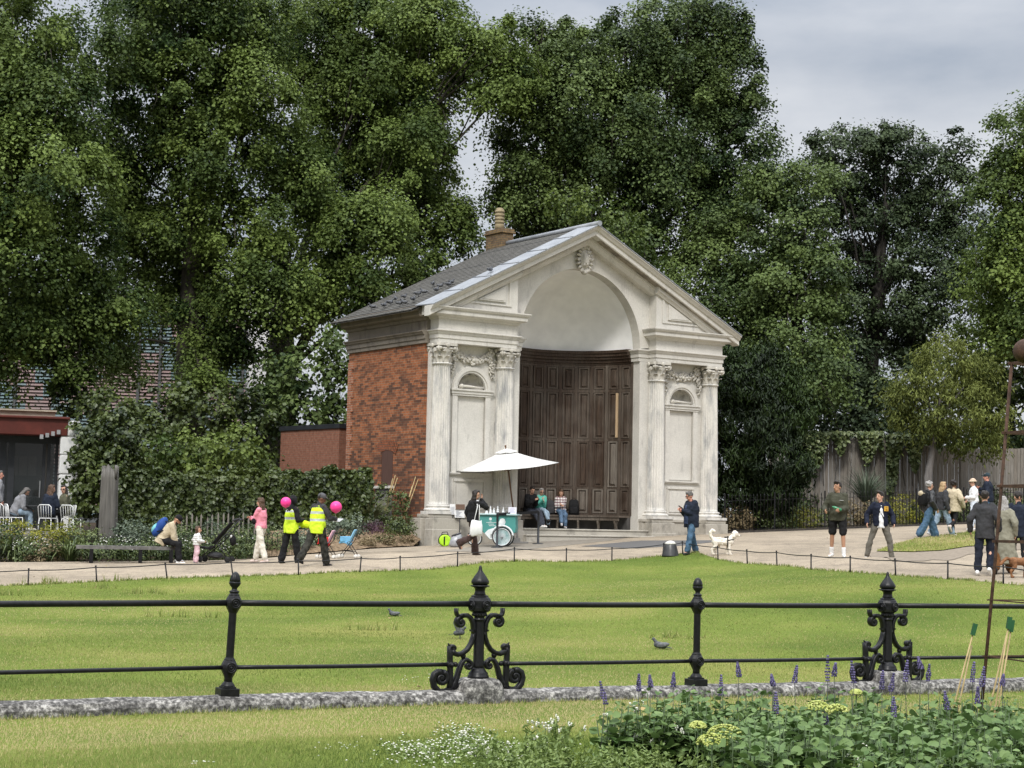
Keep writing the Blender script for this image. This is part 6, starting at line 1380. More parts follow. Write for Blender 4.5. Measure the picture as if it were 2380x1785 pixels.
# fine leaved plants with small white flowers along the front
M_WPET = tinted('cream_petal', (.62, .62, .52), (.86, .86, .78), .6, .2, .2)
M_WFL = tinted('petal_and_stalk', (.07, .11, .03), (.86, .86, .78), .6, .2, .2); _e = [n for n in M_WFL.node_tree.nodes if n.type == 'VALTORGB'][0].color_ramp.elements; _q = _e.new(.12); _q.color = (.07, .11, .03, 1); _q = _e.new(.16); _q.color = (.62, .62, .52, 1)
def fine(seed, fl=0):
    root = empty('fine_leaved_plant', (0, 0, 0), 0, 'bushy fine leaved plant at the front of the flower bed' if not fl else 'fine leaved bushy plant carrying clusters of small white flowers', 'plant', 'fine leaved plants in the flower bed' if not fl else 'white flowered plants in the flower bed')
    rng = np.random.default_rng(seed); n = 520; st = 26; P, T = [], []
    for s_ in range(st):
        a = rng.uniform(0, 6.28); o = rng.uniform(.02, .20); tp = np.array((math.cos(a)*o, math.sin(a)*o, rng.uniform(.16, .34)))
        for q in range(20):
            f_ = rng.uniform(.15, 1); P.append(tp*f_+rng.normal(0, .008, 3)); d = rng.normal(0, 1, 3); d[2] = abs(d[2])*.7+.3; T.append(d)
    P = np.array(P); T = np.array(T); n = len(P); leaf_mesh('leaves', P, rng.normal(size=(n, 3))+np.array((0, 0, 1.0)), T, rng.uniform(.022, .045, n), rng.normal(.5, .22, n), M_FINE, root, .5)
    if fl:
        g = MB()
        for c_ in range(6):
            a = rng.uniform(0, 6.28); c = Vector((math.cos(a)*rng.uniform(.03, .22), math.sin(a)*rng.uniform(.03, .22), rng.uniform(.22, .34)))
            for q in range(4):
                p = c+Vector((rng.normal(0, .014), rng.normal(0, .014), rng.normal(0, .012))); g.ball(p, (.0075, .0075, .006), 6, 4, float(rng.uniform(.2, 1))); g.ball(p+Vector((0, -.004, -.009)), (.0055, .005, .006), 6, 4, float(rng.uniform(.2, 1)))
            g.tube([Vector((0, 0, .1)), c], .0018, 5, .0)
        g.build('flowers', M_WFL, root)
    return root
f0 = [fine(400), fine(401)]; f1 = [fine(402, 1), fine(403, 1)]; uf = {}
def putf(o, p, sc):
    q = o if o.name not in uf else copy_tree(o); uf[o.name] = 1; q.location = p; q.rotation_euler = (0, 0, rng.uniform(0, 6.28)); q.scale = (sc,)*3
sp2 = []; tries = 0
while len(sp2) < 64 and tries < 6000:
    tries += 1; D = rng.uniform(9.6, 11.6); px = rng.uniform(1120, 2440); 
    if px < 1180+(D-9.8)*95 and px < 1400 and rng.random() < .75: continue
    if px > 1560 and D > 10.75: continue
    if px < 1560 and D > 11.5-(1560-px)*.0018: continue
    p = gp(px, D)
    if all((p-q).length > .16 for q in sp2): sp2.append(p)
for p in sp2: putf(f0[len(uf) % 2 if not uf else int(rng.integers(2))], p, rng.uniform(.75, 1.15))
for px, py, D in ((1455, 1690, 10.9), (1525, 1690, 10.7), (1300, 1665, 11.2), (1275, 1690, 11.0), (1800, 1748, 10.0), (1780, 1740, 10.1), (1840, 1755, 10.0), (1960, 1735, 10.2), (1985, 1745, 10.1), (1965, 1765, 9.9), (2180, 1738, 10.2), (2250, 1755, 10.0), (1465, 1625, 11.6), (1130, 1705, 10.8), (2150, 1748, 10.1)):
    Dq = min(np.arange(9.3, 12.6, .05), key=lambda d: abs(at(px, py, d)[2]-tz(*at(px, py, d)[:2])-.33)); t = at(px, py, Dq); b = Vector((t[0], t[1], tz(t[0], t[1]))); putf(f1[int(rng.integers(2))], b, max(.8, min(1.15, (t[2]-b.z)/.32)))
for px, py, D, r in ((1900, 1648, 11.3, .075), (1945, 1655, 11.2, .07), (1685, 1715, 10.4, .11), (1655, 1730, 10.3, .09), (1622, 1690, 10.7, .05), (1990, 1612, 12.0, .04)):
    t = Vector(at(px, py, D)); b = Vector((t.x, t.y, tz(t.x, t.y))); root = empty('lime_flower_plant', b, 0, 'plant with a domed head of lime yellow flowers among the salvias', 'flower', 'lime yellow flower heads in the bed'); g = MB(); c = t-b
    for q in range(150):
        d = Vector(rdir(1, rng)[0]); d.z = abs(d.z); g.ball(c+Vector((d.x*r, d.y*r, d.z*r*.7)), (.009, .009, .006), 5, 3, float(rng.uniform(0, 1)))
    g.build('flower_head', M_LIME, root); g = MB(); g.tube([(0, 0, 0), c], [.006, .004], 6); g.build('stem', MATS['green_stem'], root)
def daisies(name, label, spots_, n, seed, zr, green):
    rng = np.random.default_rng(seed); P, S = [], []; g = MB()
    for px, py, sx, sy, m in spots_:
        for q in range(m):
            p = gray(px+rng.normal(0, sx), min(1950, py+rng.normal(0, sy))); h = zr*rng.uniform(.5, 1.2); c = p+Vector((0, 0, h)); 
            for w in range(1): g.ball(c, (.0085, .0085, .004), 7, 3, float(rng.uniform(.3, 1)))
            if green:
                for w in range(9): P.append(np.array(p)+np.array((rng.normal(0, .03), rng.normal(0, .03), rng.uniform(0, h))))
    o = g.build(name, M_WPET); tag(o, label, kind='stuff')
    if green:
        P = np.array(P); n = len(P); o2 = leaf_mesh(name + '_leaves', P, rng.normal(size=(n, 3))+np.array((0, 0, 1.)), rng.normal(size=(n, 3))+np.array((0, 0, .6)), rng.uniform(.02, .04, n), rng.normal(.6, .2, n), M_FINE, None, .5); tag(o2, 'fine green leaves of the white daisy mat', kind='stuff')
daisies('daisy_mat', 'mat of tiny white daisies spilling from the flower bed onto the lawn', [(1090, 1755, 55, 18, 190), (1000, 1775, 50, 14, 130), (1180, 1775, 60, 14, 120), (1060, 1720, 40, 10, 50), (940, 1760, 30, 10, 36)], 0, 12, .09, True)
daisies('lawn_daisies', 'small white daisies scattered on the lawn', [(800, 1745, 22, 6, 34), (830, 1778, 40, 8, 26), (760, 1755, 12, 8, 12), (960, 1585, 28, 4, 26), (1385, 1690, 90, 40, 10), (600, 1600, 400, 60, 14), (470, 1785, 30, 6, 18)], 0, 13, .035, False)

def litter():
    rng = np.random.default_rng(21); P, T = [], []
    for k in range(70):
        D = rng.uniform(12, 50)**1; x = D*rng.uniform(-.30, .30); P.append((x, D, tz(x, D)+.055)); T.append(rng.uniform(0, 1))
    P = np.array(P); n = len(P); o = leaf_mesh('fallen_leaves', P, np.array((0, 0, 1.0))+rng.normal(size=(n, 3))*.25, rng.normal(size=(n, 3))*np.array((1, 1, .2)), rng.uniform(.03, .06, n), np.array(T), tinted('fallen_leaf', (.10, .07, .03), (.34, .26, .12), .8, .1), None)
    tag(o, 'scattered brown fallen leaves on lawn and path', kind='stuff')
litter()
# ================================================================ PEOPLE
PEND = []     # (object, voxel, smooth passes): fused into one skin at the end
def fuse(g, name, mat, parent, vox, sm=3, rings=None):
    o = g.build(name, mat, parent, fixn=False); PEND.append((o, vox, sm)); return o
def loft(g, secs, n=18, k=.0):
    """secs: (centre, x axis, y axis, rx, ry)"""
    rs = []
    for c, ax, ay, rx, ry in secs: rs.append([c+ax*math.cos(2*math.pi*j/n)*rx+ay*math.sin(2*math.pi*j/n)*ry for j in range(n)])
    g.rings(rs)
SKIN = {k: noisy('skin_' + k, tuple(c*.88 for c in v), tuple(c*1.06 for c in v), 14, .55, .1, spec=.3) for k, v in
        dict(fair=(.52, .30, .21), pink=(.56, .27, .20), tan=(.40, .22, .14), brown=(.16, .075, .045)).items()}
M_EYE = noisy('eye_dark', (.02, .014, .012), (.03, .02, .018), 5, .3, 0); M_LIP = noisy('lips', (.30, .10, .085), (.34, .12, .10), 5, .5, 0)
def ik(a, t, l1, l2, hint):
    d = t-a; L = min(d.length, (l1+l2)*.995); d.normalize(); t = a+d*L; x = (l1*l1-l2*l2+L*L)/(2*L); h = math.sqrt(max(0, l1*l1-x*x)); p = hint-d*hint.dot(d)
    p = p.normalized() if p.length > 1e-5 else d.orthogonal().normalized(); return a+d*x+p*h, t
def hand(g, w, d, palm, s, curl=.6, grip=None):
    """palm, four bent fingers and a thumb; w wrist, d pointing direction, palm the way the palm faces"""
    d = d.normalized(); n = (palm-d*palm.dot(d)); n = n.normalized() if n.length > 1e-4 else d.orthogonal().normalized(); b = d.cross(n).normalized()
    for q in (-1.2, -.4, .4, 1.2): g.capsule(w+d*.012*s+b*q*.010*s, w+d*.082*s+b*q*.0185*s, .016*s, .0135*s, 8, 2)
    for q, L in ((-1.5, .062), (-.5, .076), (.5, .080), (1.5, .072)):
        p = w+d*.088*s+b*q*.0195*s; c = curl*(1+.12*q); dd = d; L *= s; rad = .0088*s
        for seg, f_ in enumerate((.45, .32, .26)):
            ang = c*(.5+seg*.45); v = d*math.cos(ang)+n*math.sin(ang); e = p+v*L*f_+b*q*.0012*s; g.capsule(p, e, rad, rad*.9, 7, 2); p = e; rad *= .9
    t0 = w+d*.028*s+b*.026*s; t1 = t0+(d*.55+b*.62+n*.35).normalized()*.036*s; t2 = t1+(d*.85+b*.1+n*.5).normalized()*.032*s
    g.capsule(t0, t1, .0125*s, .0105*s, 8, 2); g.capsule(t1, t2, .0105*s, .0085*s, 8, 2)
def person(label, loc, heading, H, pose, fit, group=None):
    """local frame: +Y the way the figure faces, +X its right"""
    s = H/1.75; fm = fit.get('fem', 0); root = empty('person', loc, -R_(heading), label, 'person', group)
    V = Vector; X = V((1, 0, 0)); Y = V((0, 1, 0)); Z = V((0, 0, 1))
    lean = R_(pose.get('lean', 2)); tw = R_(pose.get('twist', 0)); side = R_(pose.get('side', 0))
    Rm = Matrix.Rotation(tw, 3, 'Z')@Matrix.Rotation(-lean, 3, 'X')@Matrix.Rotation(side, 3, 'Y')
    tx, ty, tzv = Rm@X, Rm@Y, Rm@Z
    # legs by angles: (hip flex, knee flex, abduction, toe-out, foot pitch)
    th, sh, ank = .245*H, .240*H, .062*s; hw = (.092 if not fm else .090)*s; legs = []
    for i, sd in enumerate((-1, 1)):
        f, k, ab, to, fp_ = [R_(a) for a in pose.get('legL' if sd < 0 else 'legR', (0, 2, 3, 8, 0))]
        hip = V((sd*hw, 0, 0)); td = V((sd*math.sin(ab), math.sin(f)*math.cos(ab), -math.cos(f)*math.cos(ab))); kn = hip+td*th
        sdv = V((sd*math.sin(ab)*.6, math.sin(f-k), -math.cos(f-k))).normalized(); an = kn+sdv*sh
        fa = f-k; pit = fp_ if abs(fp_) > 1e-6 else 0.0; fd = V((sd*math.sin(to), math.cos(to)*math.cos(pit), -math.sin(pit))); legs.append((hip, kn, an, fd))
    low = min(min(a.z-ank, (a+fd*.16*s).z-.035*s) for _, _, a, fd in legs); pz = pose.get('seat', None)
    pel = V((0, 0, -low if pz is None else pz+.10*s)); legs = [(a+pel, b+pel, c+pel, d) for a, b, c, d in legs]
    sw = (.178 if not fm else .160)*s; b_ = fit.get('bulk', 1.0)
    neck = pel+tzv*.50*s; shc = pel+tzv*.455*s
    hy = R_(pose.get('hturn', 0)); hp = R_(pose.get('hnod', 0)); HR = Rm@Matrix.Rotation(-hy, 3, 'Z')@Matrix.Rotation(-hp, 3, 'X'); hx, hyv, hz = HR@X, HR@Y, HR@Z
    hs = s*fit.get('head', 1.0)
    hc = neck+tzv*.05*s+hz*.105*hs+hyv*.018*hs
    # arms by hand targets relative to the shoulder centre, in metres at 1.75 m
    arms = []; ul, fl = .29*s, .25*s
    for sd, key in ((-1, 'handL'), (1, 'handR')):
        a = shc+tx*sd*sw; t = pose.get(key, (sd*.27, .04, -.50)); T = shc+tx*t[0]*s+ty*t[1]*s+tzv*t[2]*s; hint = pose.get('elb' + key[-1], (sd*.5, -1, -.35)); hint = tx*hint[0]+ty*hint[1]+tzv*hint[2]
        e, w = ik(a, T, ul, fl, hint); arms.append((a, e, w, sd))
    # ---- body: one continuous skin
    g = MB(); bw_ = (.145 if not fm else .150)*s*b_; cw = (.150 if not fm else .134)*s*b_; ww = (.136 if not fm else .118)*s*b_
    tor = [(-.10, bw_*.62, .085), (-.03, bw_, .110), (.06, bw_*1.0, .112), (.17, ww, .098*b_), (.30, cw, .110*b_), (.40, cw*.98, .100), (.455, cw*.78, .072), (.50, .058*s, .056)]
    def torso(g, e=0.0, lo=0, hi=99, ex=0.0):
        loft(g, [(pel+tzv*z*s, tx, ty, rx+e, ry*s+e+ex) for z, rx, ry in tor if lo <= z <= hi])
    torso(g)
    g.capsule(neck-tzv*.03*s, hc-hz*.05*hs, .056*s, .052*s)
    g.ball(hc+hz*.022*hs-hyv*.008*hs, V((.077, .094, .098))*hs, 14, 10, rot=HR); g.ball(hc-hz*.045*hs+hyv*.018*hs, V((.058, .068, .072))*hs, 12, 8, rot=HR); g.ball(hc-hz*.092*hs+hyv*.052*hs, V((.026, .020, .020))*hs, 8, 6, rot=HR)
    g.capsule(hc+hyv*.088*hs+hz*.012*hs, hc+hyv*.106*hs-hz*.024*hs, .010*hs, .015*hs, 8, 2)
    for sd in (-1, 1): g.ball(hc+hx*sd*.077*hs-hyv*.006*hs-hz*.008*hs, V((.010, .020, .032))*hs, 8, 6, rot=HR)
    for a, e, w, sd in arms:
        g.capsule(a, e, .046*s, .037*s); g.capsule(e, w, .037*s, .026*s); hd = (w-e).normalized(); pd = pose.get('palm' + ('L' if sd < 0 else 'R'), None)
        pv = (tx*(-sd)+ty*.15) if pd is None else (tx*pd[0]+ty*pd[1]+tzv*pd[2]); hdv = pose.get('hdir' + ('L' if sd < 0 else 'R'), None)
        if hdv: hd = (tx*hdv[0]+ty*hdv[1]+tzv*hdv[2]).normalized()
        hand(g, w, hd, pv, s*.98, pose.get('curl', .55))
    for hip, kn, an, fd in legs:
        g.capsule(hip+Z*.03*s, kn, .082*s, .054*s); g.capsule(kn, an, .052*s, .036*s); g.ball(kn.lerp(an, .3)-V((0, .02*s, 0)), V((.05, .055, .10))*s, 8, 6)
        g.capsule(an-Z*.025*s-fd*.03*s, an-Z*.04*s+fd*.12*s, .034*s, .028*s)
    body = fuse(g, 'body', SKIN[fit.get('skin', 'fair')], root, .0095*max(.6, s), 2)
    # face
    g = MB()
    for sd in (-1, 1): g.ball(hc+hx*sd*.031*hs+hyv*.082*hs+hz*.014*hs, V((.009, .006, .0055))*hs, 8, 5, rot=HR); g.bar(hc+hx*sd*.018*hs+hyv*.088*hs+hz*.033*hs, hc+hx*sd*.042*hs+hyv*.080*hs+hz*.033*hs, .004*hs, .004*hs)
    g.build('eyes', M_EYE, root)
    g = MB(); g.bar(hc-hx*.022*hs+hyv*.080*hs-hz*.052*hs, hc+hx*.022*hs+hyv*.080*hs-hz*.052*hs, .012*hs, .009*hs); g.build('mouth', M_LIP, root)
    # ---- trousers / shorts
    if 'legs' in fit:
        mt, ez, to, wide = fit['legs']    # material, ease, how far down (0..2: knee 1, ankle 2), hem widening
        g = MB(); torso(g, .012*s+ez*.4, -.2, .12)
        for hip, kn, an, fd in legs:
            kk = kn if to >= 1 else hip.lerp(kn, to); g.capsule(hip+Z*.03*s, kk, .090*s+ez*.6, (.060*s+ez) if to >= 1 else (.070*s+ez*.5))
            if to > 1: e2 = kn.lerp(an, to-1); g.capsule(kn, e2-(e2-kn).normalized()*.02*s, .060*s+ez, .048*s+ez*.9+wide)
        fuse(g, 'trousers' if to > 1 else 'shorts', mt, root, .013*max(.6, s), 3)
    # ---- top
    mt, ez, hem, sl = fit['top']          # material, ease, hem height above pelvis centre (negative = lower), sleeve 0..2
    g = MB(); T2 = [(z, rx, ry) for z, rx, ry in tor if z <= .455]; secs = []
    zs_ = [hem]+[z for z, _, _ in T2 if z > hem+.03]
    for z in zs_:
        zz = max(z, -.10); rx = float(np.interp(zz, [q[0] for q in tor], [q[1] for q in tor])); ry = float(np.interp(zz, [q[0] for q in tor], [q[2]*s for q in tor]))
        if z < .06: rx = max(rx, bw_*.98); ry = max(ry, .108*s)
        fl_ = fit.get('flare', 0)*max(0, .12-z)
        secs.append((pel+tzv*z*s if z > -.12 else pel+Z*(z+.1)*s+tzv*-.1*s, tx, ty, rx+.014*s+ez+fl_, ry+.014*s+ez*1.1+fl_))
    secs.append((neck+tzv*.0*s, tx, ty, .066*s+ez*.4, .062*s+ez*.4)); loft(g, secs, 20)
    if fit.get('collar', 1): g.capsule(neck-tzv*.02*s, neck+tzv*.025*s, .066*s, .060*s)
    for a, e, w, sd in arms:
        aa = a-tx*sd*.03*s; ea = min(ez, .022+ez*.25); g.capsule(aa, e if sl >= 1 else a.lerp(e, sl), .054*s+ea, .045*s+ea)
        if sl > 1: g.capsule(e, e.lerp(w, min(1, sl-1)), .045*s+ea, .034*s+ea*.8)
    fuse(g, fit.get('topname', 'jacket'), mt, root, .013*max(.6, s), 3)
    # ---- shoes and socks
    sm = fit.get('shoes', M_EYE); 
    for hip, kn, an, fd in legs:
        g = MB(); up = V((0, 0, 1)); u2 = (up-fd*up.dot(fd)).normalized(); g.capsule(an-u2*.038*s-fd*.045*s, an-u2*.046*s+fd*.12*s, .042*s, .034*s); g.capsule(an-u2*.05*s-fd*.05*s, an-u2*.055*s+fd*.145*s, .034*s, .027*s); g.capsule(an-u2*.02*s, an+Z*.015*s, .046*s, .044*s); fuse(g, 'shoe', sm, root, .012*s, 2)
        if 'socks' in fit: g = MB(); g.capsule(an, an.lerp(kn, .30), .045*s, .050*s); fuse(g, 'sock', fit['socks'], root, .012*s, 1)
    # ---- hair
    hr = fit.get('hair')
    if hr:
        mt, style = hr; g = MB()
        g.ball(hc+hz*.038*hs-hyv*.020*hs, V((.085, .096, .094))*hs, 14, 9, rot=HR)
        if style != 'bald_sides': g.ball(hc+hz*.098*hs+hyv*.035*hs, V((.066, .05, .034))*hs, 10, 6, rot=HR)
        if style == 'quiff': g.ball(hc+hz*.112*hs+hyv*.04*hs, V((.070, .058, .040))*hs, 10, 6, rot=HR)
        if style in ('long', 'bob', 'wavy'):
            L = dict(long=.34, bob=.16, wavy=.24)[style]
            for sd in (-1, -.35, .35, 1):
                p0 = hc+hx*sd*.062*hs-hyv*(.055-.02*abs(sd))*hs+hz*.02*hs; p1 = neck+tx*sd*.075*s-ty*(.075-.03*abs(sd))*s+tzv*(.10-L*.5)*s; p2 = p1-tzv*L*.55*s+tx*sd*.012*s-ty*.02*s
                g.capsule(p0, p1, .046*hs, .044*s); g.capsule(p1, p2, .044*s, .022*s)
        if style == 'curly':
            rr = random.Random(5)
            for q in range(26):
                d = V(rdir(1, np.random.default_rng(q))[0]); d.y = -abs(d.y)*.8+.25*d.y; d.z = d.z*.8+.3; g.ball(hc+hz*.03*hs+(hx*d.x*.085+hyv*(d.y*.10-.01)+hz*d.z*.095)*hs, .036*hs, 8, 6)
        if style == 'tail': g.capsule(hc-hyv*.10*hs, hc-hyv*.13*hs-hz*.13*hs, .03*hs, .02*hs)
        if style == 'hood':
            g.ball(hc+hz*.02*hs-hyv*.035*hs, V((.115, .115, .135))*hs, 14, 9, rot=HR); g.capsule(neck-ty*.03*s, neck-tzv*.1*s-ty*.03*s, .10*s, .12*s)
        fuse(g, 'hair' if style != 'hood' else 'headscarf', mt, root, .012*hs, 2)
    if 'cap' in fit:
        mt = fit['cap']; g = MB(); g.ball(hc+hz*.052*hs-hyv*.012*hs, V((.092, .104, .088))*hs, 16, 9, rot=HR); g.ball(hc+hz*.055*hs+hyv*.105*hs, V((.070, .075, .011))*hs, 14, 5, rot=HR@Matrix.Rotation(-.15, 3, 'X')); fuse(g, 'cap', mt, root, .010*hs, 1)
    if 'hat' in fit:
        g = MB(); g.ball(hc+hz*.06*hs-hyv*.008*hs, V((.095, .105, .088))*hs, 16, 9, rot=HR); g.ball(hc+hz*.045*hs, V((.145, .155, .022))*hs, 18, 5, rot=HR); fuse(g, 'hat', fit['hat'], root, .010*hs, 1)
    if 'beard' in fit:
        g = MB(); g.ball(hc-hz*.075*hs+hyv*.036*hs, V((.060, .054, .046))*hs, 12, 7, rot=HR); fuse(g, 'beard', fit['beard'], root, .010*hs, 1)
    if 'glasses' in fit:
        g = MB()
        for sd in (-1, 1): g.ball(hc+hx*sd*.033*hs+hyv*.092*hs+hz*.013*hs, V((.026, .008, .020))*hs, 10, 5, rot=HR); g.bar(hc+hx*sd*.055*hs+hyv*.085*hs+hz*.018*hs, hc+hx*sd*.080*hs+hz*.015*hs, .006*hs)
        g.bar(hc-hx*.02*hs+hyv*.096*hs+hz*.018*hs, hc+hx*.02*hs+hyv*.096*hs+hz*.018*hs, .006*hs); g.build('glasses', M_EYE, root)
    if 'vest' in fit:
        g = MB(); secs = [(pel+tzv*z*s, tx, ty, float(np.interp(z, [q[0] for q in tor], [q[1] for q in tor]))+e*s, float(np.interp(z, [q[0] for q in tor], [q[2]*s for q in tor]))+e*s) for z, e in ((-.16, .075), (-.04, .062), (.08, .058), (.20, .055), (.32, .048), (.40, .040), (.455, .035))]
        secs = [(c, a, b, max(rx, bw_*1.25 if i < 2 else 0), ry) for i, (c, a, b, rx, ry) in enumerate(secs)]; secs.append((pel+tzv*.485*s, tx, ty, .105*s, .085*s)); loft(g, secs, 20)
        fuse(g, 'hi_vis_vest', fit['vest'], root, .014*s, 2)
    info = dict(root=root, pel=pel, neck=neck, shc=shc, tx=tx, ty=ty, tz=tzv, arms=arms, hc=hc, s=s, hx=hx, hy=hyv, hz=hz, legs=legs)
    return info
def W(info, p): return info['root'].matrix_basis@p
def band_mat(name, base, band, spans, rough=.7):
    m, t, b = newmat(name); c = t.nodes.new('ShaderNodeTexCoord'); s = t.nodes.new('ShaderNodeSeparateXYZ'); t.links.new(c.outputs['Object'], s.inputs[0]); acc = None
    for z0, z1 in spans:
        n = t.nodes.new('ShaderNodeMath'); n.operation = 'COMPARE'; t.links.new(s.outputs['Z'], n.inputs[0]); n.inputs[1].default_value = (z0+z1)/2; n.inputs[2].default_value = (z1-z0)/2
        if acc is None: acc = n.outputs[0]
        else: q = t.nodes.new('ShaderNodeMath'); q.operation = 'MAXIMUM'; t.links.new(acc, q.inputs[0]); t.links.new(n.outputs[0], q.inputs[1]); acc = q.outputs[0]
    t.links.new(mixc(t, acc, base, band), b.inputs['Base Color']); b.inputs['Roughness'].default_value = rough; n2 = noise(t, c.outputs['Object'], 9); bump(t, b, n2.outputs[0], .5, .015); return m
C = cloth
K_BLACK = C('black_cloth', (.012, .012, .013)); K_NAVY = C('navy_cloth', (.014, .019, .032)); K_JEAN = C('blue_denim', (.055, .105, .165), .25); K_JEAN2 = C('mid_denim', (.10, .16, .25), .25); K_JEAN3 = C('pale_denim', (.26, .34, .42), .2)
K_WHITE = C('white_cloth', (.72, .72, .72), .06); K_CREAM = C('cream_cloth', (.62, .58, .50), .1); K_BEIGE = C('beige_cloth', (.47, .40, .28), .12); K_OLIVE = C('olive_cloth', (.055, .055, .038)); K_KHAKI = C('khaki_coat', (.215, .205, .155), .1); K_GREY = C('grey_cloth', (.19, .19, .20)); K_CHAR = C('charcoal_cloth', (.040, .040, .043))
K_PINK = C('pink_fleece', (.72, .26, .33), .08); K_PINKT = C('pink_leggings', (.62, .42, .46), .1); K_BROWN = C('brown_trousers', (.060, .038, .034)); K_TURQ = C('turquoise_jacket', (.12, .45, .36), .1); K_SHOEW = C('white_shoe', (.75, .75, .74), .05, .6); K_SHOED = C('dark_shoe', (.02, .02, .022), .1, .6); K_TAUPE = C('taupe_trousers', (.13, .12, .10)); K_LEATH = noisy('black_leather', (.010, .010, .011), (.020, .020, .021), 20, .42, .3, spec=.45)
K_HIVIS = band_mat('hi_vis_fabric', (.58, .78, .02), (.42, .45, .44), [(1.03, 1.09), (1.20, 1.26)]); K_STRIPE = band_mat('striped_knit', (.74, .73, .70), (.05, .05, .06), [(.40+.05*k, .412+.05*k) for k in range(6)])
H_BLACK = noisy('hair_black', (.009, .007, .006), (.034, .026, .021), 30, .5, .6, (4, 4, 1)); H_BROWN = noisy('hair_brown', (.045, .024, .014), (.11, .062, .036), 30, .5, .6, (4, 4, 1)); H_GREY = noisy('hair_grey', (.20, .19, .18), (.40, .38, .36), 30, .55, .6, (4, 4, 1)); H_BLOND = noisy('hair_blond', (.28, .18, .09), (.46, .33, .18), 30, .5, .6, (4, 4, 1)); H_DGREY = noisy('hair_dark_grey', (.06, .055, .05), (.14, .13, .12), 30, .55, .6, (4, 4, 1))
WALK = dict(legL=(24, 6, 2, 6, -12), legR=(-20, 14, 2, 6, 22)); WALK2 = dict(legR=(22, 6, 2, 6, -10), legL=(-18, 16, 2, 6, 22)); STAND = dict(legL=(2, 3, 4, 12, 0), legR=(-2, 3, 4, 12, 0))
def strap(info, a, b, mat, w=.035, name='strap', parent=None):
    g = MB(); g.tube([Vector(a), (Vector(a)+Vector(b))/2+(info['ty']*.02), Vector(b)], w/2, 6); g.build(name, mat, parent or info['root'])
# --- on the path, left
ch = person('woman in a pink fleece and white trousers standing with folded arms', gp(604, 42.5), -72, 1.66, dict(legL=(-12, 6, 4, 10, 8), legR=(16, 4, 5, 10, 0), handL=(.10, .22, -.16), handR=(-.10, .24, -.20), elbL=(-1, -.1, -1), elbR=(1, -.1, -1), hturn=0, lean=1), dict(fem=1, top=(K_PINK, .02, -.02, 2), legs=(K_CREAM, .02, 1.92, .012), shoes=C('pale_pink_shoe', (.60, .50, .46)), hair=(H_BROWN, 'long')))
g = MB(); p = ch['pel']+Vector((-.10, .13, .16)); g.ball(p, (.12, .06, .085), 14, 8); g.ball(p+Vector((.05, .03, .0)), (.08, .05, .07), 12, 8); o = fuse(g, 'waist_bag', K_BLACK, None, .012, 2); o.matrix_world = ch['root'].matrix_basis; tag(o, 'black padded bag worn at the hip by the woman in pink', 'bag')
p8 = person('person in black headscarf and yellow hi-vis vest', gp(674, 41.2), 42, 1.66, dict(legL=(-8, 6, 6, 10, 6), legR=(10, 4, 6, 10, 0), handL=(.02, .26, -.30), handR=(.14, .24, -.26), hturn=-40, lean=3), dict(fem=1, top=(K_BLACK, .02, -.05, 2), legs=(K_BLACK, .025, 1.95, .02), shoes=K_SHOED, hair=(K_BLACK, 'hood'), vest=K_HIVIS, skin='tan'))
g = MB(); c = p8['shc']+p8['tx']*.16+p8['ty']*.27-p8['tz']*.34; g.ball(c, (.23, .09, .085), 16, 8); g.ball(c+Vector((-.1, 0, .03)), (.13, .09, .08), 12, 7); g.ball(c+Vector((.12, .01, -.02)), (.12, .08, .07), 12, 7); o = fuse(g, 'folded_vest', C('folded_hi_vis', (.60, .80, .02), .08), None, .014, 2); o.matrix_world = p8['root'].matrix_basis; tag(o, 'bundled yellow hi-vis vest carried by the person in the black headscarf', 'vest')
p9 = person('man in a grey cap and yellow hi-vis vest over dark clothes, looking down', gp(735, 40.2), 40, 1.78, dict(legL=(-24, 12, 2, 6, 20), legR=(16, 6, 3, 12, 0), handL=(-.14, .30, -.22), handR=(.20, .36, -.24), hturn=35, hnod=18, lean=4), dict(top=(K_CHAR, .022, -.06, 2), legs=(C('dark_camo_trousers', (.035, .034, .028), .5), .03, 1.95, .015), shoes=K_SHOED, cap=C('grey_cap', (.085, .085, .09)), hair=(H_BLACK, 'short'), vest=K_HIVIS, skin='brown'))
g = MB(); c = p9['shc']+p9['tx']*.24+p9['ty']*.42-p9['tz']*.27; g.box(-.11, .11, -.075, .075, -.004, .004, rot=Matrix.Rotation(.5, 3, 'X'), c=c); o = g.build('paper_sheet', K_WHITE); o.matrix_world = p9['root'].matrix_basis; tag(o, 'white sheet of paper held out by the man in the hi-vis vest', 'paper')
M_BALL = noisy('pink_rubber', (.78, .035, .24), (.86, .05, .29), 4, .38, .04, spec=.4)
for px, py, D, r, lab, who in ((664.5, 1167.5, 40.7, 12.2, 'bright pink balloon in front of the head of the person in black', p8), (781, 1178.5, 40.0, 13.6, 'bright pink balloon floating right of the hi-vis man', p9)):
    c = Vector(at(px, py, D)); rr = r*D/FPX; root = empty('balloon', c, 0, lab, 'balloon', 'pink balloons'); g = MB(); g.lathe([(.004, -rr*1.12), (.018, -rr*1.10), (.010, -rr*1.03)]+[(rr*math.sin(math.pi*(1-k/18))*(1-.04*(k < 6)), -rr*math.cos(math.pi*k/18)) for k in range(1, 18)]+[(.002, rr)], (0, 0, 0), 28); g.build('skin', M_BALL, root)
    hd = who['root'].matrix_basis@who['arms'][1 if who is p9 else 0][2]; g = MB(); e = hd-c; g.tube([Vector((0, 0, -rr*1.1)), Vector((e.x*.5, e.y*.5, e.z*.5-rr*.5)), e], .0035, 5); g.build('string', K_WHITE, root)
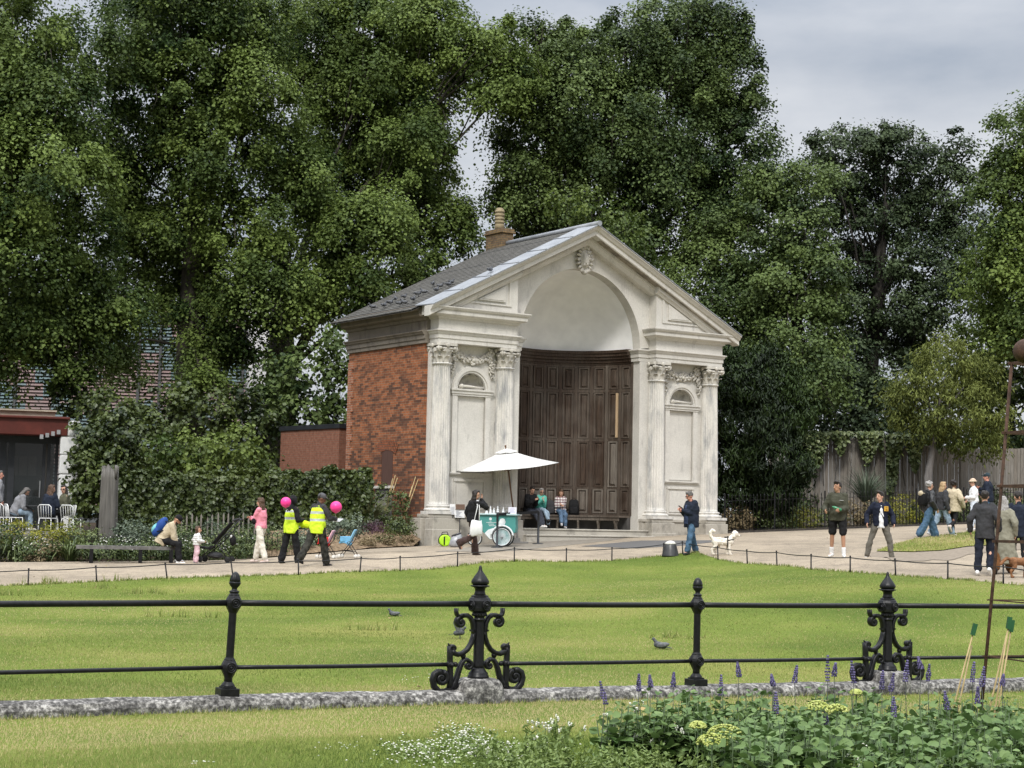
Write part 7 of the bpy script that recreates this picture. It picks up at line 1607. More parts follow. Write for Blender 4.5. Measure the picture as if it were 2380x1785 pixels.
# seated man on the bench, toddler
bz = .432
b0 = gp(374, 43.2); b0.z += .0
sm_ = person('seated man in a beige jacket and black cap leaning towards the toddler', b0, 82, 1.74, dict(seat=bz+.02, lean=32, legL=(84, 88, 6, 6, 0), legR=(78, 72, 8, 10, 0), handL=(-.02, .42, -.40), handR=(.06, .46, -.44), elbL=(-1, -.3, -.6), elbR=(1, -.3, -.6), hturn=0, hnod=14), dict(top=(K_BEIGE, .035, -.10, 2), legs=(K_BLACK, .022, 1.93, .01), shoes=K_SHOEW, cap=K_BLACK, beard=H_BLACK, hair=(H_BLACK, 'short'), skin='tan'))
r_ = sm_['root']; root = empty('rucksack', r_.location, r_.rotation_euler.z, 'bright blue rucksack with a turquoise pocket on the seated man\'s back', 'rucksack'); tx, ty, tzv = sm_['tx'], sm_['ty'], sm_['tz']; c = sm_['shc']-ty*.22-tzv*.18
Rr = Matrix((tx, ty, tzv)).transposed(); g = MB(); g.ball(c, (.17, .13, .27), 16, 10, rot=Rr); g.ball(c-tzv*.12-ty*.01, (.165, .125, .17), 14, 8, rot=Rr); fuse(g, 'pack', C('royal_blue_nylon', (.018, .06, .24), .2, .6), root, .014, 2)
g = MB(); g.ball(c-ty*.09-tzv*.10, (.125, .075, .14), 14, 8, rot=Rr); fuse(g, 'pocket', C('turquoise_nylon', (.16, .42, .45), .1, .6), root, .012, 2)
g = MB()
for sd in (-1, 1): g.tube([c+tx*sd*.10+tzv*.16, sm_['shc']+tx*sd*.13+tzv*.07, sm_['shc']+tx*sd*.15+ty*.13-tzv*.05, c+tx*sd*.16-tzv*.14], .016, 6)
g.build('strap', K_NAVY, root)
person('toddler in a striped top and pink leggings beside the pushchair', gp(456, 43.0), 70, .90, dict(legL=(0, 6, 3, 8, 0), legR=(2, 6, 3, 8, 0), handL=(-.16, .10, -.36), handR=(.16, .28, -.30), hturn=10, hnod=0), dict(head=1.42, fem=1, top=(K_STRIPE, .03, -.04, 2), legs=(K_PINKT, .025, 1.9, 0), shoes=C('grey_shoe', (.25, .24, .24)), hair=(H_BROWN, 'bob'), bulk=1.12))
# --- woman with the tote, seated trio
wt = person('woman walking in a black top and brown flared trousers, hand to her face', gp(1098, 42.6), 62, 1.67, dict(legL=(12, 6, 2, 6, 0), legR=(-6, 62, 2, 4, 62), handR=(.06, .17, .085), handL=(-.22, .05, -.48), elbR=(.7, .6, -1.2), hturn=24, lean=3, hnod=8, palmR=(0, -1, 0), hdirR=(-.2, .2, 1)), dict(fem=1, top=(K_BLACK, .028, -.06, 2), legs=(K_BROWN, .008, 1.97, .045), shoes=C('brown_shoe', (.06, .045, .04)), hair=(H_BLACK, 'long')))
root = empty('tote_bag', wt['root'].location, wt['root'].rotation_euler.z, 'white cloth tote bag on the shoulder of the walking woman', 'bag'); g = MB(); c = wt['shc']+wt['tx']*.27-wt['ty']*.04-wt['tz']*.60; rs = []
for z, w, d in ((-.22, .15, .05), (-.19, .17, .07), (.0, .165, .065), (.14, .14, .035), (.15, .135, .03)): rs.append([c+Vector((math.sin(a)*d, math.copysign(abs(math.cos(a))**.6, math.cos(a))*w, z+.02*math.sin(3*a+z*9))) for a in np.linspace(0, 6.283, 22, endpoint=False)])
g.rings(rs); g.build('bag', K_WHITE, root); g = MB()
for dd in (-.07, .07): g.tube([c+Vector((.02, dd, .14)), wt['shc']+wt['tx']*.225+Vector((0, dd*.4, -.12)), wt['shc']+wt['tx']*.17+Vector((0, dd*.2, .055)), wt['shc']+wt['tx']*.12+Vector((0, dd*.5-.03, -.05))], .011, 6)
g.build('handle', K_WHITE, root)
def bench_seat(deg, back=.27): 
    a = R_(deg); p = bw(UC+(RA-back)*math.cos(a), VC+(RA-back)*math.sin(a)); d = -(U_*math.cos(a)+V_*math.sin(a)); return Vector((p[0], p[1], 1.465)), math.degrees(math.atan2(d[0], d[1]))
sz = 1.90-1.465
p, h = bench_seat(95); person('dark haired man in a black coat eating on the curved bench, left of three', p, h+4, 1.78, dict(seat=sz+.02, lean=14, legL=(82, 62, 6, 8, 0), legR=(72, 40, -12, 2, -10), handL=(-.02, .32, -.02), handR=(.10, .32, -.06), hturn=14, hnod=6), dict(top=(K_BLACK, .035, -.12, 2), legs=(C('slate_jeans', (.045, .05, .065), .2), .02, 1.93, .01), shoes=K_SHOEW, hair=(H_BLACK, 'short')), 'three people seated on the curved bench')
p, h = bench_seat(83); person('grey haired woman in a turquoise jacket with crossed legs, middle of the bench trio', p, h+8, 1.66, dict(seat=sz+.02, lean=10, legL=(80, 74, 4, 6, 0), legR=(92, 58, -14, -6, -18), handL=(-.02, .28, -.10), handR=(.10, .26, -.04), hturn=2, hnod=4), dict(fem=1, top=(K_TURQ, .04, -.10, 2), legs=(K_JEAN3, .012, 1.9, 0), shoes=K_SHOED, hair=(H_GREY, 'bob'), glasses=1), 'three people seated on the curved bench')
def plaid():
    m, t, b = newmat('plaid_shirt'); v = coords(t)
    s = t.nodes.new('ShaderNodeSeparateXYZ'); t.links.new(v, s.inputs[0]); col = (.66, .62, .60)
    w1 = t.nodes.new('ShaderNodeTexWave'); w1.bands_direction = 'Z'; w1.inputs['Scale'].default_value = 3.6; w1.inputs['Distortion'].default_value = 1.2; t.links.new(v, w1.inputs['Vector'])
    w2 = t.nodes.new('ShaderNodeTexWave'); w2.bands_direction = 'X'; w2.inputs['Scale'].default_value = 3.6; w2.inputs['Distortion'].default_value = 1.2; t.links.new(v, w2.inputs['Vector'])
    r1 = ramp(t, [(.58, (.72, .68, .66)), (.68, (.24, .15, .16))]); r2 = ramp(t, [(.58, (1, 1, 1)), (.68, (.52, .44, .46))]); t.links.new(w1.outputs[0], r1.inputs[0]); t.links.new(w2.outputs[0], r2.inputs[0])
    t.links.new(mixc(t, 1, r1.outputs[0], r2.outputs[0], 'MULTIPLY'), b.inputs['Base Color']); b.inputs['Roughness'].default_value = .85; return m
p, h = bench_seat(63.5); person('young woman in a pale plaid shirt and jeans, right of the bench trio', p, h, 1.58, dict(seat=sz+.02, lean=6, legL=(74, 84, 3, 6, 0), legR=(84, 66, -4, 4, 0), handL=(.0, .24, -.20), handR=(.04, .24, -.24), hturn=-4, hnod=2), dict(fem=1, top=(plaid(), .035, -.06, 2), legs=(K_JEAN2, .02, 1.92, 0), shoes=C('pale_shoe', (.50, .51, .55)), hair=(H_BROWN, 'bob')), 'three people seated on the curved bench')
def bag(name, label, deg, w, h, mat):
    p, hd = bench_seat(deg, .22); root = empty(name, (p.x, p.y, 1.902), -R_(hd), label, 'bag'); g = MB(); rs = []
    for z, k in ((.0, .85), (.02, 1), (h*.6, 1), (h*.9, .86), (h, .55)): rs.append([Vector((math.copysign(abs(math.cos(a))**.55, math.cos(a))*w*k/2, math.copysign(abs(math.sin(a))**.55, math.sin(a))*.10*k, z)) for a in np.linspace(0, 6.283, 24, endpoint=False)])
    g.rings(rs); g.build('body', mat, root); g = MB(); rs = []
    for z, k in ((.04, .9), (.06, 1), (h*.42, 1), (h*.5, .8)): rs.append([Vector((math.cos(a)*w*.40*k, .085+math.sin(a)*.045*k, z)) for a in np.linspace(0, 6.283, 16, endpoint=False)])
    g.rings(rs); g.build('pocket', mat, root); g = MB(); g.tube([(-.05, 0, h-.01), (-.03, 0, h+.045), (.03, 0, h+.045), (.05, 0, h-.01)], .009, 6); g.build('handle', mat, root)
bag('backpack', 'black backpack standing on the bench right of the plaid shirt woman', 51.5, .34, .50, K_BLACK); bag('shoulder_bag', 'black bag on the bench between the two seated women', 73, .34, .46, K_CHAR)
# --- man with the phone
mp = person('man in a navy jacket and jeans looking down at his phone', gp(1606, 45.0), 240, 1.75, dict(legL=(20, 5, 8, 14, 0), legR=(-18, 6, 8, 16, 10), handL=(-.03, .28, -.19), handR=(.05, .29, -.17), hturn=12, hnod=20, lean=1), dict(bulk=1.2, top=(K_NAVY, .045, -.17, 2), legs=(K_JEAN, .025, 1.93, .012), shoes=C('olive_shoe', (.04, .045, .04)), hair=(H_DGREY, 'short'), skin='pink', glasses=1))
g = MB(); c = mp['shc']+mp['ty']*.33-mp['tz']*.11+mp['tx']*.01; g.box(-.036, .036, -.006, .006, -.075, .075, rot=Matrix.Rotation(-.9, 3, 'X'), c=c); o = g.build('phone', K_LEATH, bevel=.003); o.matrix_world = mp['root'].matrix_basis; tag(o, 'dark phone in the hands of the man in the navy jacket', 'phone')
g = MB(); torso_c = mp['pel']; loft(g, [(mp['pel']+mp['tz']*z, mp['tx'], mp['ty'], rx, ry) for z, rx, ry in ((-.08, .12, .215), (.1, .12, .235), (.28, .11, .222), (.42, .07, .165))], 16); fuse(g, 'shirt', C('blue_check_shirt', (.035, .05, .10), .4), mp['root'], .014, 2)
# --- right hand path
rn = person('runner in an olive hoodie, black shorts and white socks holding a green bottle', gp(1947, 40.0), 196, 1.80, dict(legL=(8, 10, 4, 10, 0), legR=(-6, 8, 5, 14, 4), handL=(-.08, .26, -.30), handR=(.26, .24, -.33), hturn=38, lean=2), dict(top=(K_OLIVE, .04, -.10, 2), topname='hoodie', legs=(K_BLACK, .035, .86, 0), shoes=K_SHOEW, socks=K_WHITE, hair=(H_BLACK, 'quiff'), skin='tan'))
g = MB(); g.ball(rn['neck']-rn['ty']*.06-rn['tz']*.01, (.12, .08, .06), 12, 7); fuse(g, 'hood', K_OLIVE, rn['root'], .013, 2)
g = MB(); c = rn['shc']+rn['tx']*.01+rn['ty']*.315-rn['tz']*.275; Rb = Matrix.Rotation(1.2, 3, 'Y'); prof = [(.012, -.13), (.034, -.125), (.034, .03), (.030, .05), (.014, .075), (.014, .10)]
g.rings([[c+Rb@Vector((r*math.cos(a), r*math.sin(a), z)) for a in np.linspace(0, 6.283, 14, endpoint=False)] for r, z in prof]); o = g.build('bottle', noisy('green_bottle', (.02, .14, .06), (.04, .22, .10), 8, .25, 0, spec=.5)); o.matrix_world = rn['root'].matrix_basis; tag(o, 'green drink bottle in the hands of the runner in the hoodie', 'bottle')
g = MB(); c = rn['shc']-rn['tx']*.10+rn['ty']*.172-rn['tz']*.105; g.bar(c-Vector((.045, 0, -.008)), c+Vector((.045, 0, .008)), .016, .006); g.build('chest_print', K_WHITE, rn['root'])
vj = person('young man in a navy varsity jacket with a yellow chest patch', gp(2046, 41.5), 184, 1.73, dict(legL=(4, 4, 16, 14, 0), legR=(-2, 4, 20, 16, 0), handL=(-.31, .08, -.44), handR=(.33, .06, -.44), hturn=50, lean=0), dict(top=(C('varsity_navy', (.010, .013, .026), .2), .035, -.06, 2), topname='varsity_jacket', legs=(K_TAUPE, .015, 1.92, .005), shoes=K_SHOEW, hair=(H_BLACK, 'quiff')))
r_ = vj['root']; tx, ty, tzv = vj['tx'], vj['ty'], vj['tz']
g = MB(); loft(g, [(vj['pel']+tzv*z, tx, ty, rx, ry) for z, rx, ry in ((-.10, .105, .185), (.1, .095, .185), (.3, .07, .188), (.44, .055, .135))], 14); fuse(g, 'tee', K_WHITE, r_, .013, 2)
g = MB(); c = vj['shc']-tx*.115+ty*.15-tzv*.09; g.box(-.05, .05, -.012, .012, -.058, .058, c=c, rot=Matrix.Rotation(.25, 3, 'Z')); g.build('chest_patch', noisy('yellow_patch', (.50, .27, .03), (.62, .36, .05), 30, .7, .2), r_)
g = MB(); c2 = c+ty*.014; g.bar(c2+Vector((-.03, .004, .03)), c2+Vector((.03, -.006, .03)), .016, .006); g.bar(c2+Vector((-.025, .004, -.01)), c2+Vector((.03, -.006, -.012)), .014, .006); g.bar(c2+Vector((-.035, .004, -.035)), c2+Vector((.03, -.006, -.035)), .01, .006); g.build('patch_marks', C('patch_brown', (.16, .07, .02)), r_)
g = MB(); g.tube([vj['shc']+tx*.12+tzv*.06-ty*.02, vj['shc']+tx*.05+ty*.15-tzv*.14, vj['pel']-tx*.06+ty*.18+tzv*.12], .016, 6); g.build('cross_strap', K_BLACK, r_)
g = MB()
for a, e, w, sd in vj['arms']: g.capsule(w-(w-e).normalized()*.035, w, .046, .043); g.capsule(w-(w-e).normalized()*.02, w-(w-e).normalized()*.016, .048, .048)
g.build('cuffs', K_CREAM, r_)
p17 = person('grey haired person in a black leather jacket and wide jeans with a black backpack', gp(2158, 49.0), 72, 1.72, dict(WALK, handR=(.25, .10, -.46), handL=(-.25, -.05, -.46), hturn=6), dict(top=(K_LEATH, .04, -.10, 2), legs=(K_JEAN, .045, 1.95, .03), shoes=K_SHOEW, hair=(H_GREY, 'curly')))
def pack(info, label, mat, flap=None, w=.15, h=.21, dn=.16, name='backpack', sx=0, out=.20):
    r_ = info['root']; root = empty(name, r_.location, r_.rotation_euler.z, label, 'bag'); tx, ty, tzv = info['tx'], info['ty'], info['tz']; c = info['shc']-ty*out-tzv*dn+tx*sx; Rr = Matrix((tx, ty, tzv)).transposed()
    g = MB(); rs = []
    for z, k in ((-h, .8), (-h*.92, 1), (h*.7, 1), (h, .8)): rs.append([c+Rr@Vector((math.copysign(abs(math.cos(a))**.5, math.cos(a))*w*k, math.copysign(abs(math.sin(a))**.5, math.sin(a))*.085*k, z)) for a in np.linspace(0, 6.283, 24, endpoint=False)])
    g.rings(rs); g.build('body', mat, root)
    if flap:
        g = MB(); g.ball(c+tzv*h*.62-ty*.03, (w*1.02, .085, h*.42), 14, 8, rot=Rr); g.build('flap', flap, root)
    g = MB()
    for sd in ((-1, 1) if sx == 0 else (1,)): g.tube([c+tx*sd*w*.6+tzv*h*.8, info['shc']+tx*sd*.12+tzv*.075, info['shc']+tx*sd*.14+ty*.14-tzv*.06, c+tx*sd*w*1.0-tzv*h*.7], .014, 6)
    g.build('strap', mat, root)
pack(p17, 'black backpack with a beige flap on the person in the leather jacket', K_BLACK, K_BEIGE)
person('fair haired person in dark top and pale jeans walking half hidden by the leather jacket', gp(2190, 50.0), 70, 1.68, dict(WALK2, hturn=0), dict(top=(K_CHAR, .03, -.08, 2), legs=(K_JEAN3, .025, 1.95, .01), shoes=K_SHOEW, hair=(H_BLOND, 'bob')))
p19 = person('curly black haired woman in a beige jacket and black trousers walking away', gp(2216, 50.2), 38, 1.70, dict(legL=(18, 6, 2, 6, 0), legR=(-16, 46, 2, 6, 50), handR=(.30, .04, -.44), handL=(-.24, .10, -.42), hturn=8), dict(fem=1, top=(K_BEIGE, .05, -.16, 2), legs=(K_BLACK, .012, 1.93, .0), shoes=C('cream_shoe', (.6, .52, .46)), hair=(H_BLACK, 'curly'), skin='brown', flare=.12))
pack(p19, 'black shoulder bag hanging on the left side of the beige jacket', K_LEATH, None, .11, .10, .28, 'shoulder_bag', -.14, .17)
p20 = person('woman in a white top and white trousers with a striped brimmed hat', gp(2264, 55.0), -78, 1.68, dict(legL=(8, 4, 3, 8, 0), legR=(-6, 6, 3, 8, 0), handL=(-.10, .24, -.30), handR=(.20, .16, -.38), hturn=0), dict(fem=1, top=(K_WHITE, .025, .02, 2), legs=(C('ice_trousers', (.60, .66, .74), .05), .02, 1.95, .01), shoes=K_SHOEW, hair=(H_BROWN, 'short'), hat=band_mat('striped_straw', (.62, .52, .38), (.30, .12, .08), [(1.56+.04*k, 1.575+.04*k) for k in range(5)]), glasses=1))
root = empty('waist_bag', p20['root'].location, p20['root'].rotation_euler.z, 'brown waist bag with a strap worn over the white clothes', 'bag'); g = MB(); g.ball(p20['pel']+p20['ty']*.13+p20['tz']*.14+p20['tx']*.05, (.17, .07, .065), 14, 8); g.build('pouch', C('brown_leather', (.085, .055, .04)), root); g = MB(); g.tube([p20['pel']+p20['ty']*.15+p20['tz']*.16+p20['tx']*.12, p20['shc']+p20['ty']*.13-p20['tz']*.1+p20['tx']*.02, p20['shc']-p20['tx']*.11+p20['tz']*.05], .011, 6); g.build('strap', MATS['brown_leather'], root)
person('tall man in a dark cap and navy top standing behind the woman in white', gp(2297, 55.6), -60, 1.86, dict(STAND, handR=(.10, .26, -.14), handL=(-.16, .18, -.30), hturn=-16), dict(top=(K_NAVY, .035, -.10, 2), legs=(K_JEAN, .02, 1.93, .01), shoes=K_SHOED, hair=(H_DGREY, 'short'), cap=C('dark_teal_cap', (.025, .04, .048)), skin='pink'))
person('man in a dark grey coat and navy jeans walking away, left of the long coats', gp(2289, 35.2), 24, 1.76, dict(legL=(-4, 8, 3, 8, 0), legR=(10, 34, 2, 6, 40), handL=(-.29, .02, -.48), handR=(.27, .06, -.46), hturn=-14), dict(bulk=1.0, top=(K_CHAR, .03, -.20, 2), legs=(C('navy_jeans', (.014, .017, .028), .2), .025, 1.94, .01), shoes=K_SHOEW, hair=(H_BLACK, 'short'), beard=H_BLACK), 'three people walking away at the right edge')
person('grey haired woman in a long khaki coat walking away, middle of the right hand trio', gp(2332, 35.8), 22, 1.70, dict(WALK2, handL=(-.24, .06, -.46), handR=(.25, -.02, -.48)), dict(fem=1, bulk=1.0, top=(K_KHAKI, .035, -.66, 2), topname='long_coat', flare=.16, legs=(C('rust_trousers', (.16, .07, .025), .2), .03, 1.93, .02), shoes=K_SHOED, hair=(H_GREY, 'wavy')), 'three people walking away at the right edge')
person('dark haired man in a navy black coat walking away, furthest right of the trio', gp(2368, 36.6), 12, 1.80, dict(WALK, handL=(-.27, .08, -.44), handR=(.27, .0, -.46), hturn=-20), dict(top=(K_NAVY, .04, -.18, 2), legs=(K_BLACK, .02, 1.94, .005), shoes=K_SHOED, hair=(H_BLACK, 'short')), 'three people walking away at the right edge')
# --- cafe guests
def onterr(px, D): p = Vector(at(px, 1195, D)); p.z = zt_+.002; return p
cg = 'guests at the cafe tables'
person('grey haired man with a ruddy face standing at the left edge by the cafe', onterr(-8, 47.6), 60, 1.74, dict(STAND, hturn=10), dict(top=(K_GREY, .03, -.08, 2), legs=(K_NAVY, .02, 1.94, 0), shoes=K_SHOED, hair=(H_DGREY, 'short'), skin='pink'), cg)
SEATED = dict(seat=.47, legL=(84, 82, 5, 6, 0), legR=(84, 82, 5, 6, 0))
person('cafe guest in a pale grey top bent over the left table', onterr(34, 47.4), 60, 1.66, dict(SEATED, lean=24, handL=(-.06, .36, -.24), handR=(.10, .36, -.24), hnod=14), dict(fem=1, top=(K_GREY, .03, -.08, 2), legs=(K_JEAN3, .02, 1.9, 0), shoes=K_SHOEW, hair=(H_DGREY, 'bob')), cg)
person('long brown haired cafe guest in a navy top seated with her back to us', onterr(113, 46.6), 14, 1.68, dict(SEATED, lean=8, handL=(-.10, .30, -.24), handR=(.12, .30, -.24), hturn=30), dict(fem=1, top=(K_NAVY, .03, -.08, 2), legs=(K_BLACK, .02, 1.9, 0), shoes=K_SHOED, hair=(H_BROWN, 'long')), cg)
person('cafe guest in an olive jacket wearing dark sunglasses, long dark hair', onterr(152, 47.5), -122, 1.68, dict(SEATED, lean=6, handL=(-.08, .28, -.26), handR=(.14, .28, -.26), hturn=-100+55), dict(fem=1, top=(C('olive_green_jacket', (.085, .085, .055)), .03, -.08, 2), legs=(K_BLACK, .02, 1.9, 0), shoes=K_SHOED, hair=(H_BLACK, 'long'), glasses=1), cg)
M_CHW = noisy('white_metal', (.66, .66, .65), (.76, .76, .75), 6, .4, 0)
def chair(px, D, hd, label):
    root = empty('cafe_chair', onterr(px, D), -R_(hd), label, 'chair', 'white cafe chairs'); root.scale = (.92, .92, .90); g = MB(); g.box(-.2, .2, -.2, .2, .43, .455); g.build('seat', M_CHW, root, bevel=.01)
    for x in (-.19, .19):
        for y in (-.19, .19): g = MB(); g.tube([(x, y, .44), (x*1.1, y*1.12, 0)], .012, 8); g.build('leg', M_CHW, root)
    g = MB(); g.tube([(-.2, -.2, .44), (-.21, -.25, .78), (-.15, -.27, .84), (.15, -.27, .84), (.21, -.25, .78), (.2, -.2, .44)], .013, 8)
    for x in (-.12, -.04, .04, .12): g.tube([(x, -.26, .83), (x, -.205, .46)], .007, 6)
    g.build('backrest', M_CHW, root)
chair(113, 46.55, 14, 'white metal cafe chair under the guest in navy'); chair(34, 47.35, 60, 'white metal cafe chair under the guest bent over the table'); chair(152, 47.55, -122, 'white metal cafe chair under the guest with sunglasses'); chair(166, 46.2, 20, 'empty white metal cafe chair nearest the timber stump'); chair(5, 46.6, 20, 'empty white metal cafe chair at the left edge')
for px, D, lab in ((88, 47.6, 'dark round cafe table between the seated guests'), (20, 48.4, 'dark round cafe table at the left edge')):
    root = empty('cafe_table', onterr(px, D), 0, lab, 'table', 'cafe tables'); g = MB(); g.lathe([(.02, .715), (.40, .715), (.405, .725), (.40, .735), (.02, .735)], (0, 0, 0), 28); g.build('tabletop', noisy('dark_tabletop', (.02, .02, .021), (.04, .04, .042), 6, .4, 0), root); g = MB(); g.lathe([(.22, 0), (.21, .02), (.03, .04), (.028, .71), (.08, .715)], (0, 0, 0), 16); g.build('pedestal', M_ANTH, root)
# ================================================================ ICE CREAM CART, PARASOL, BARRIER
M_TEAL = noisy('teal_paint', (.055, .235, .215), (.07, .27, .245), 5, .42, .03, spec=.4); M_WPAINT = noisy('white_panel', (.62, .66, .66), (.72, .75, .75), 6, .45, .03); M_TYRE = noisy('tyre', (.012, .012, .012), (.022, .022, .022), 20, .8, .2); M_STEEL = noisy('steel_grey', (.25, .25, .26), (.38, .38, .39), 9, .4, .05)
cb = gray(1166, 1270.5); CRZ = R_(-6)
cart = empty('ice_cream_cart', cb, CRZ, 'teal ice cream trike cart with white swirls and big spoked wheels under the parasol', 'cart')
side_p = [(-.62, .88), (.40, .88), (.42, .52), (.40, .40), (.22, .36), (-.02, .30), (-.22, .20), (-.32, .20), (-.50, .40), (-.62, .62)]
g = MB(); g.prism(side_p, 1, -.30, .34); g.build('body', M_TEAL, cart, bevel=.015)
g = MB(); g.box(-.66, .46, -.36, .40, .88, .925); g.build('counter', noisy('counter_top', (.30, .42, .42), (.38, .5, .5), 5, .35, 0), cart, bevel=.01)
def disc(g, c, r, y0, y1, n=32): g.prism([(c[0]+r*math.cos(2*math.pi*k/n), c[1]+r*math.sin(2*math.pi*k/n)) for k in range(n)], 1, y0, y1)
g = MB(); g.prism([(-.46, .37), (-.36, .47), (-.22, .52), (-.10, .50), (-.02, .44), (.0, .34), (-.10, .27), (-.22, .205), (-.31, .21)], 1, -.306, -.299)
g.prism([(-.08, .48), (-.06, .70), (-.02, .78), (.04, .80), (.10, .78), (.13, .70), (.10, .60), (.02, .55)], 1, -.306, -.299); g.build('swirl_panel', M_WPAINT, cart)
# pale lettering: a round mark and three short lines of small blurred marks
g = MB(); disc(g, (-.30, .775), .040, -.306, -.299, 18); rr = random.Random(4)
for z, x0, x1 in ((.70, -.32, -.28), (.665, -.42, -.10), (.62, -.36, -.20), (.575, -.34, -.16)):
    x = x0
    while x < x1: w = rr.uniform(.008, .022); g.box(x, x+w, -.305, -.299, z, z+.017); x += w+.007
g.build('lettering', M_WPAINT, cart)
def wheel(c, r, y, name='wheel'):
    g = MB(); pts = lambda rr_: [Vector((c[0]+rr_*math.cos(a), y, c[1]+rr_*math.sin(a))) for a in np.linspace(0, 6.2832, 41)]
    g.tube(pts(r-.014), .016, 8, caps=False); w = g.build(name, M_TYRE, cart)
    g = MB(); g.tube(pts(r-.040), .012, 8, caps=False); g.build('rim', M_WPAINT, w)
    g = MB(); g.capsule((c[0], y-.04, c[1]), (c[0], y+.04, c[1]), .022, .022, 10, 2)
    for k in range(20): a = 2*math.pi*k/20; g.tube([(c[0], y+(.02 if k % 2 else -.02), c[1]), (c[0]+(r-.045)*math.cos(a), y, c[1]+(r-.045)*math.sin(a))], .0022, 4)
    g.build('spokes', M_STEEL, w); return w
wheel((.04, .275), .275, -.36); wheel((.04, .275), .275, .40); w3 = wheel((-.78, .22), .22, .02)
g = MB(); disc(g, (.04, .275), .225, -.342, -.334); g.build('wheel_cover', noisy('cover_print', (.20, .36, .36), (.62, .68, .68), 5, .5, 0), cart)
g = MB(); g.tube([Vector((.04+.315*math.cos(a), -.36, .275+.315*math.sin(a))) for a in np.linspace(.1, 3.0, 20)], .026, 8); g.build('mudguard', M_WPAINT, cart)
g = MB(); g.tube([(-.30, .02, .40), (-.60, .02, .42), (-.78, .02, .22)], .018, 8); g.tube([(-.78, .02, .22), (-.84, .02, .55), (-.90, .02, .60)], .014, 8); g.build('fork', M_ANTH, cart)
# upturned tubs standing in tiers on the counter
tubs = None
for k, (px, h, lab) in enumerate(((1129, .17, 'tiered white tub stack leftmost on the teal cart'), (1138, .20, 'tallest tiered white tub stack, second from left on the cart'), (1146, .15, 'shortest white tub stack, third from left on the cart'), (1155, .20, 'tiered white tub stack, second from right on the cart'), (1168, .17, 'tiered white tub stack nearest the paper sign on the cart'))):
    p = cart.matrix_basis@Vector(((px-1166)*.0121*1.0, .0, .927)); root = empty('tub_stack', (p.x, p.y, p.z), CRZ, lab, 'tub stack', 'white tub stacks on the cart'); n = 4
    for q in range(n):
        g = MB(); z = h*q/n; g.lathe([(.052-.011*q, z), (.050-.011*q, z+.008), (.028-.006*q, z+h/n*.75), (.020-.004*q, z+h/n)], (0, 0, 0), 16); g.build('tub', K_WHITE, root)
    g = MB(); g.ball((0, 0, h+.006), .012, 8, 6); g.build('tip', K_WHITE, root)
p = cart.matrix_basis@Vector((.30, -.15, .927)); root = empty('paper_sign', (p.x, p.y, p.z), CRZ, 'small white printed paper sign propped on the right end of the cart', 'sign'); g = MB(); g.box(-.115, .115, -.006, .006, 0, .19, rot=Matrix.Rotation(-.15, 3, 'X')); g.build('sheet', noisy('lilac_paper', (.58, .57, .63), (.66, .65, .70), 6, .7, 0), root)
g = MB()
for k in range(5): g.box(-.08, .08-.02*(k % 3), -.0085, -.006, .04+.027*k, .048+.027*k, rot=Matrix.Rotation(-.15, 3, 'X'))
g.build('print', noisy('faint_print', (.32, .30, .42), (.38, .36, .46), 6, .7, 0), root)
# parasol
ub = gray(1201, 1263); par = empty('parasol', ub, 0, 'square white market parasol with a wooden pole shading the teal cart', 'parasol')
lean = Vector((-.115, 0, 1)).normalized(); g = MB(); g.box(-.34, .34, -.30, .30, 0, .05); g.box(-.10, .10, -.10, .10, .05, .16); g.tube([(0, 0, .1), (0, 0, .45)], .035, 10); g.build('base', noisy('concrete_base', (.12, .115, .11), (.19, .185, .175), 8, .85, .2), par, bevel=.01)
top = Vector(at(1176, 1046, ub.y))-ub; g = MB(); g.tube([Vector((0, 0, .2)), top*.5+Vector((0, 0, .05)), top-Vector((0, 0, .02))], [.024, .024, .022], 10); g.build('pole', noisy('varnished_wood', (.10, .052, .025), (.17, .09, .045), 9, .5, .1, (6, 6, .6)), par)
ax = (top-Vector((0, 0, .2))).normalized(); xx = Vector((1, 0, 0)); xx = (xx-ax*xx.dot(ax)).normalized(); yy = ax.cross(xx); apex = top; tilt = Matrix.Rotation(R_(5.5), 3, 'Y')
cs = []
for k, (dx, dy, dz) in enumerate(((-1.45, .0, -.66), (.0, -1.42, -.63), (1.58, .10, -.34), (.1, 1.5, -.45))): cs.append(apex+Vector((dx, dy, dz)))
g = MB(); n = 8
for k in range(4):
    a, b = cs[k], cs[(k+1) % 4]; rows = []
    for i in range(n+1):
        f_ = i/n; row = []
        for j in range(n+1):
            h_ = j/n; e = a.lerp(b, h_); e = e+Vector((0, 0, -.035*math.sin(math.pi*h_)*f_)); c = apex.lerp(e, .16+.84*f_); row.append(c-Vector((0, 0, .05*math.sin(math.pi*f_)*(.6+.4*math.sin(math.pi*h_)))))
        rows.append(row)
    vs = [p_ for r in rows for p_ in r]; m = n+1; g.add(vs, [(i*m+j, i*m+j+1, (i+1)*m+j+1, (i+1)*m+j) for i in range(n) for j in range(n)], smooth=True)
can = g.build('canopy', cloth('parasol_canvas', (.66, .655, .63), .05), par, fixn=False)
mdf = can.modifiers.new('thick', 'SOLIDIFY'); mdf.thickness = .006
g = MB(); vs = [apex+Vector((0, 0, .05))]
for k in range(16): c = apex.lerp(cs[k//4].lerp(cs[(k//4+1) % 4], (k % 4)/4), .23); vs.append(c+Vector((0, 0, .045+.012*math.cos(k*math.pi/2))))
g.add(vs, [(0, 1+k, 1+(k+1) % 16) for k in range(16)]); vt = g.build('vent', MATS['parasol_canvas'], par, fixn=False); mdf = vt.modifiers.new('thick', 'SOLIDIFY'); mdf.thickness = .006
g = MB(); g.capsule(apex, apex+ax*.10, .02, .02, 8, 2); g.ball(apex+ax*.12, .032, 10, 7); g.build('finial', MATS['varnished_wood'], par)
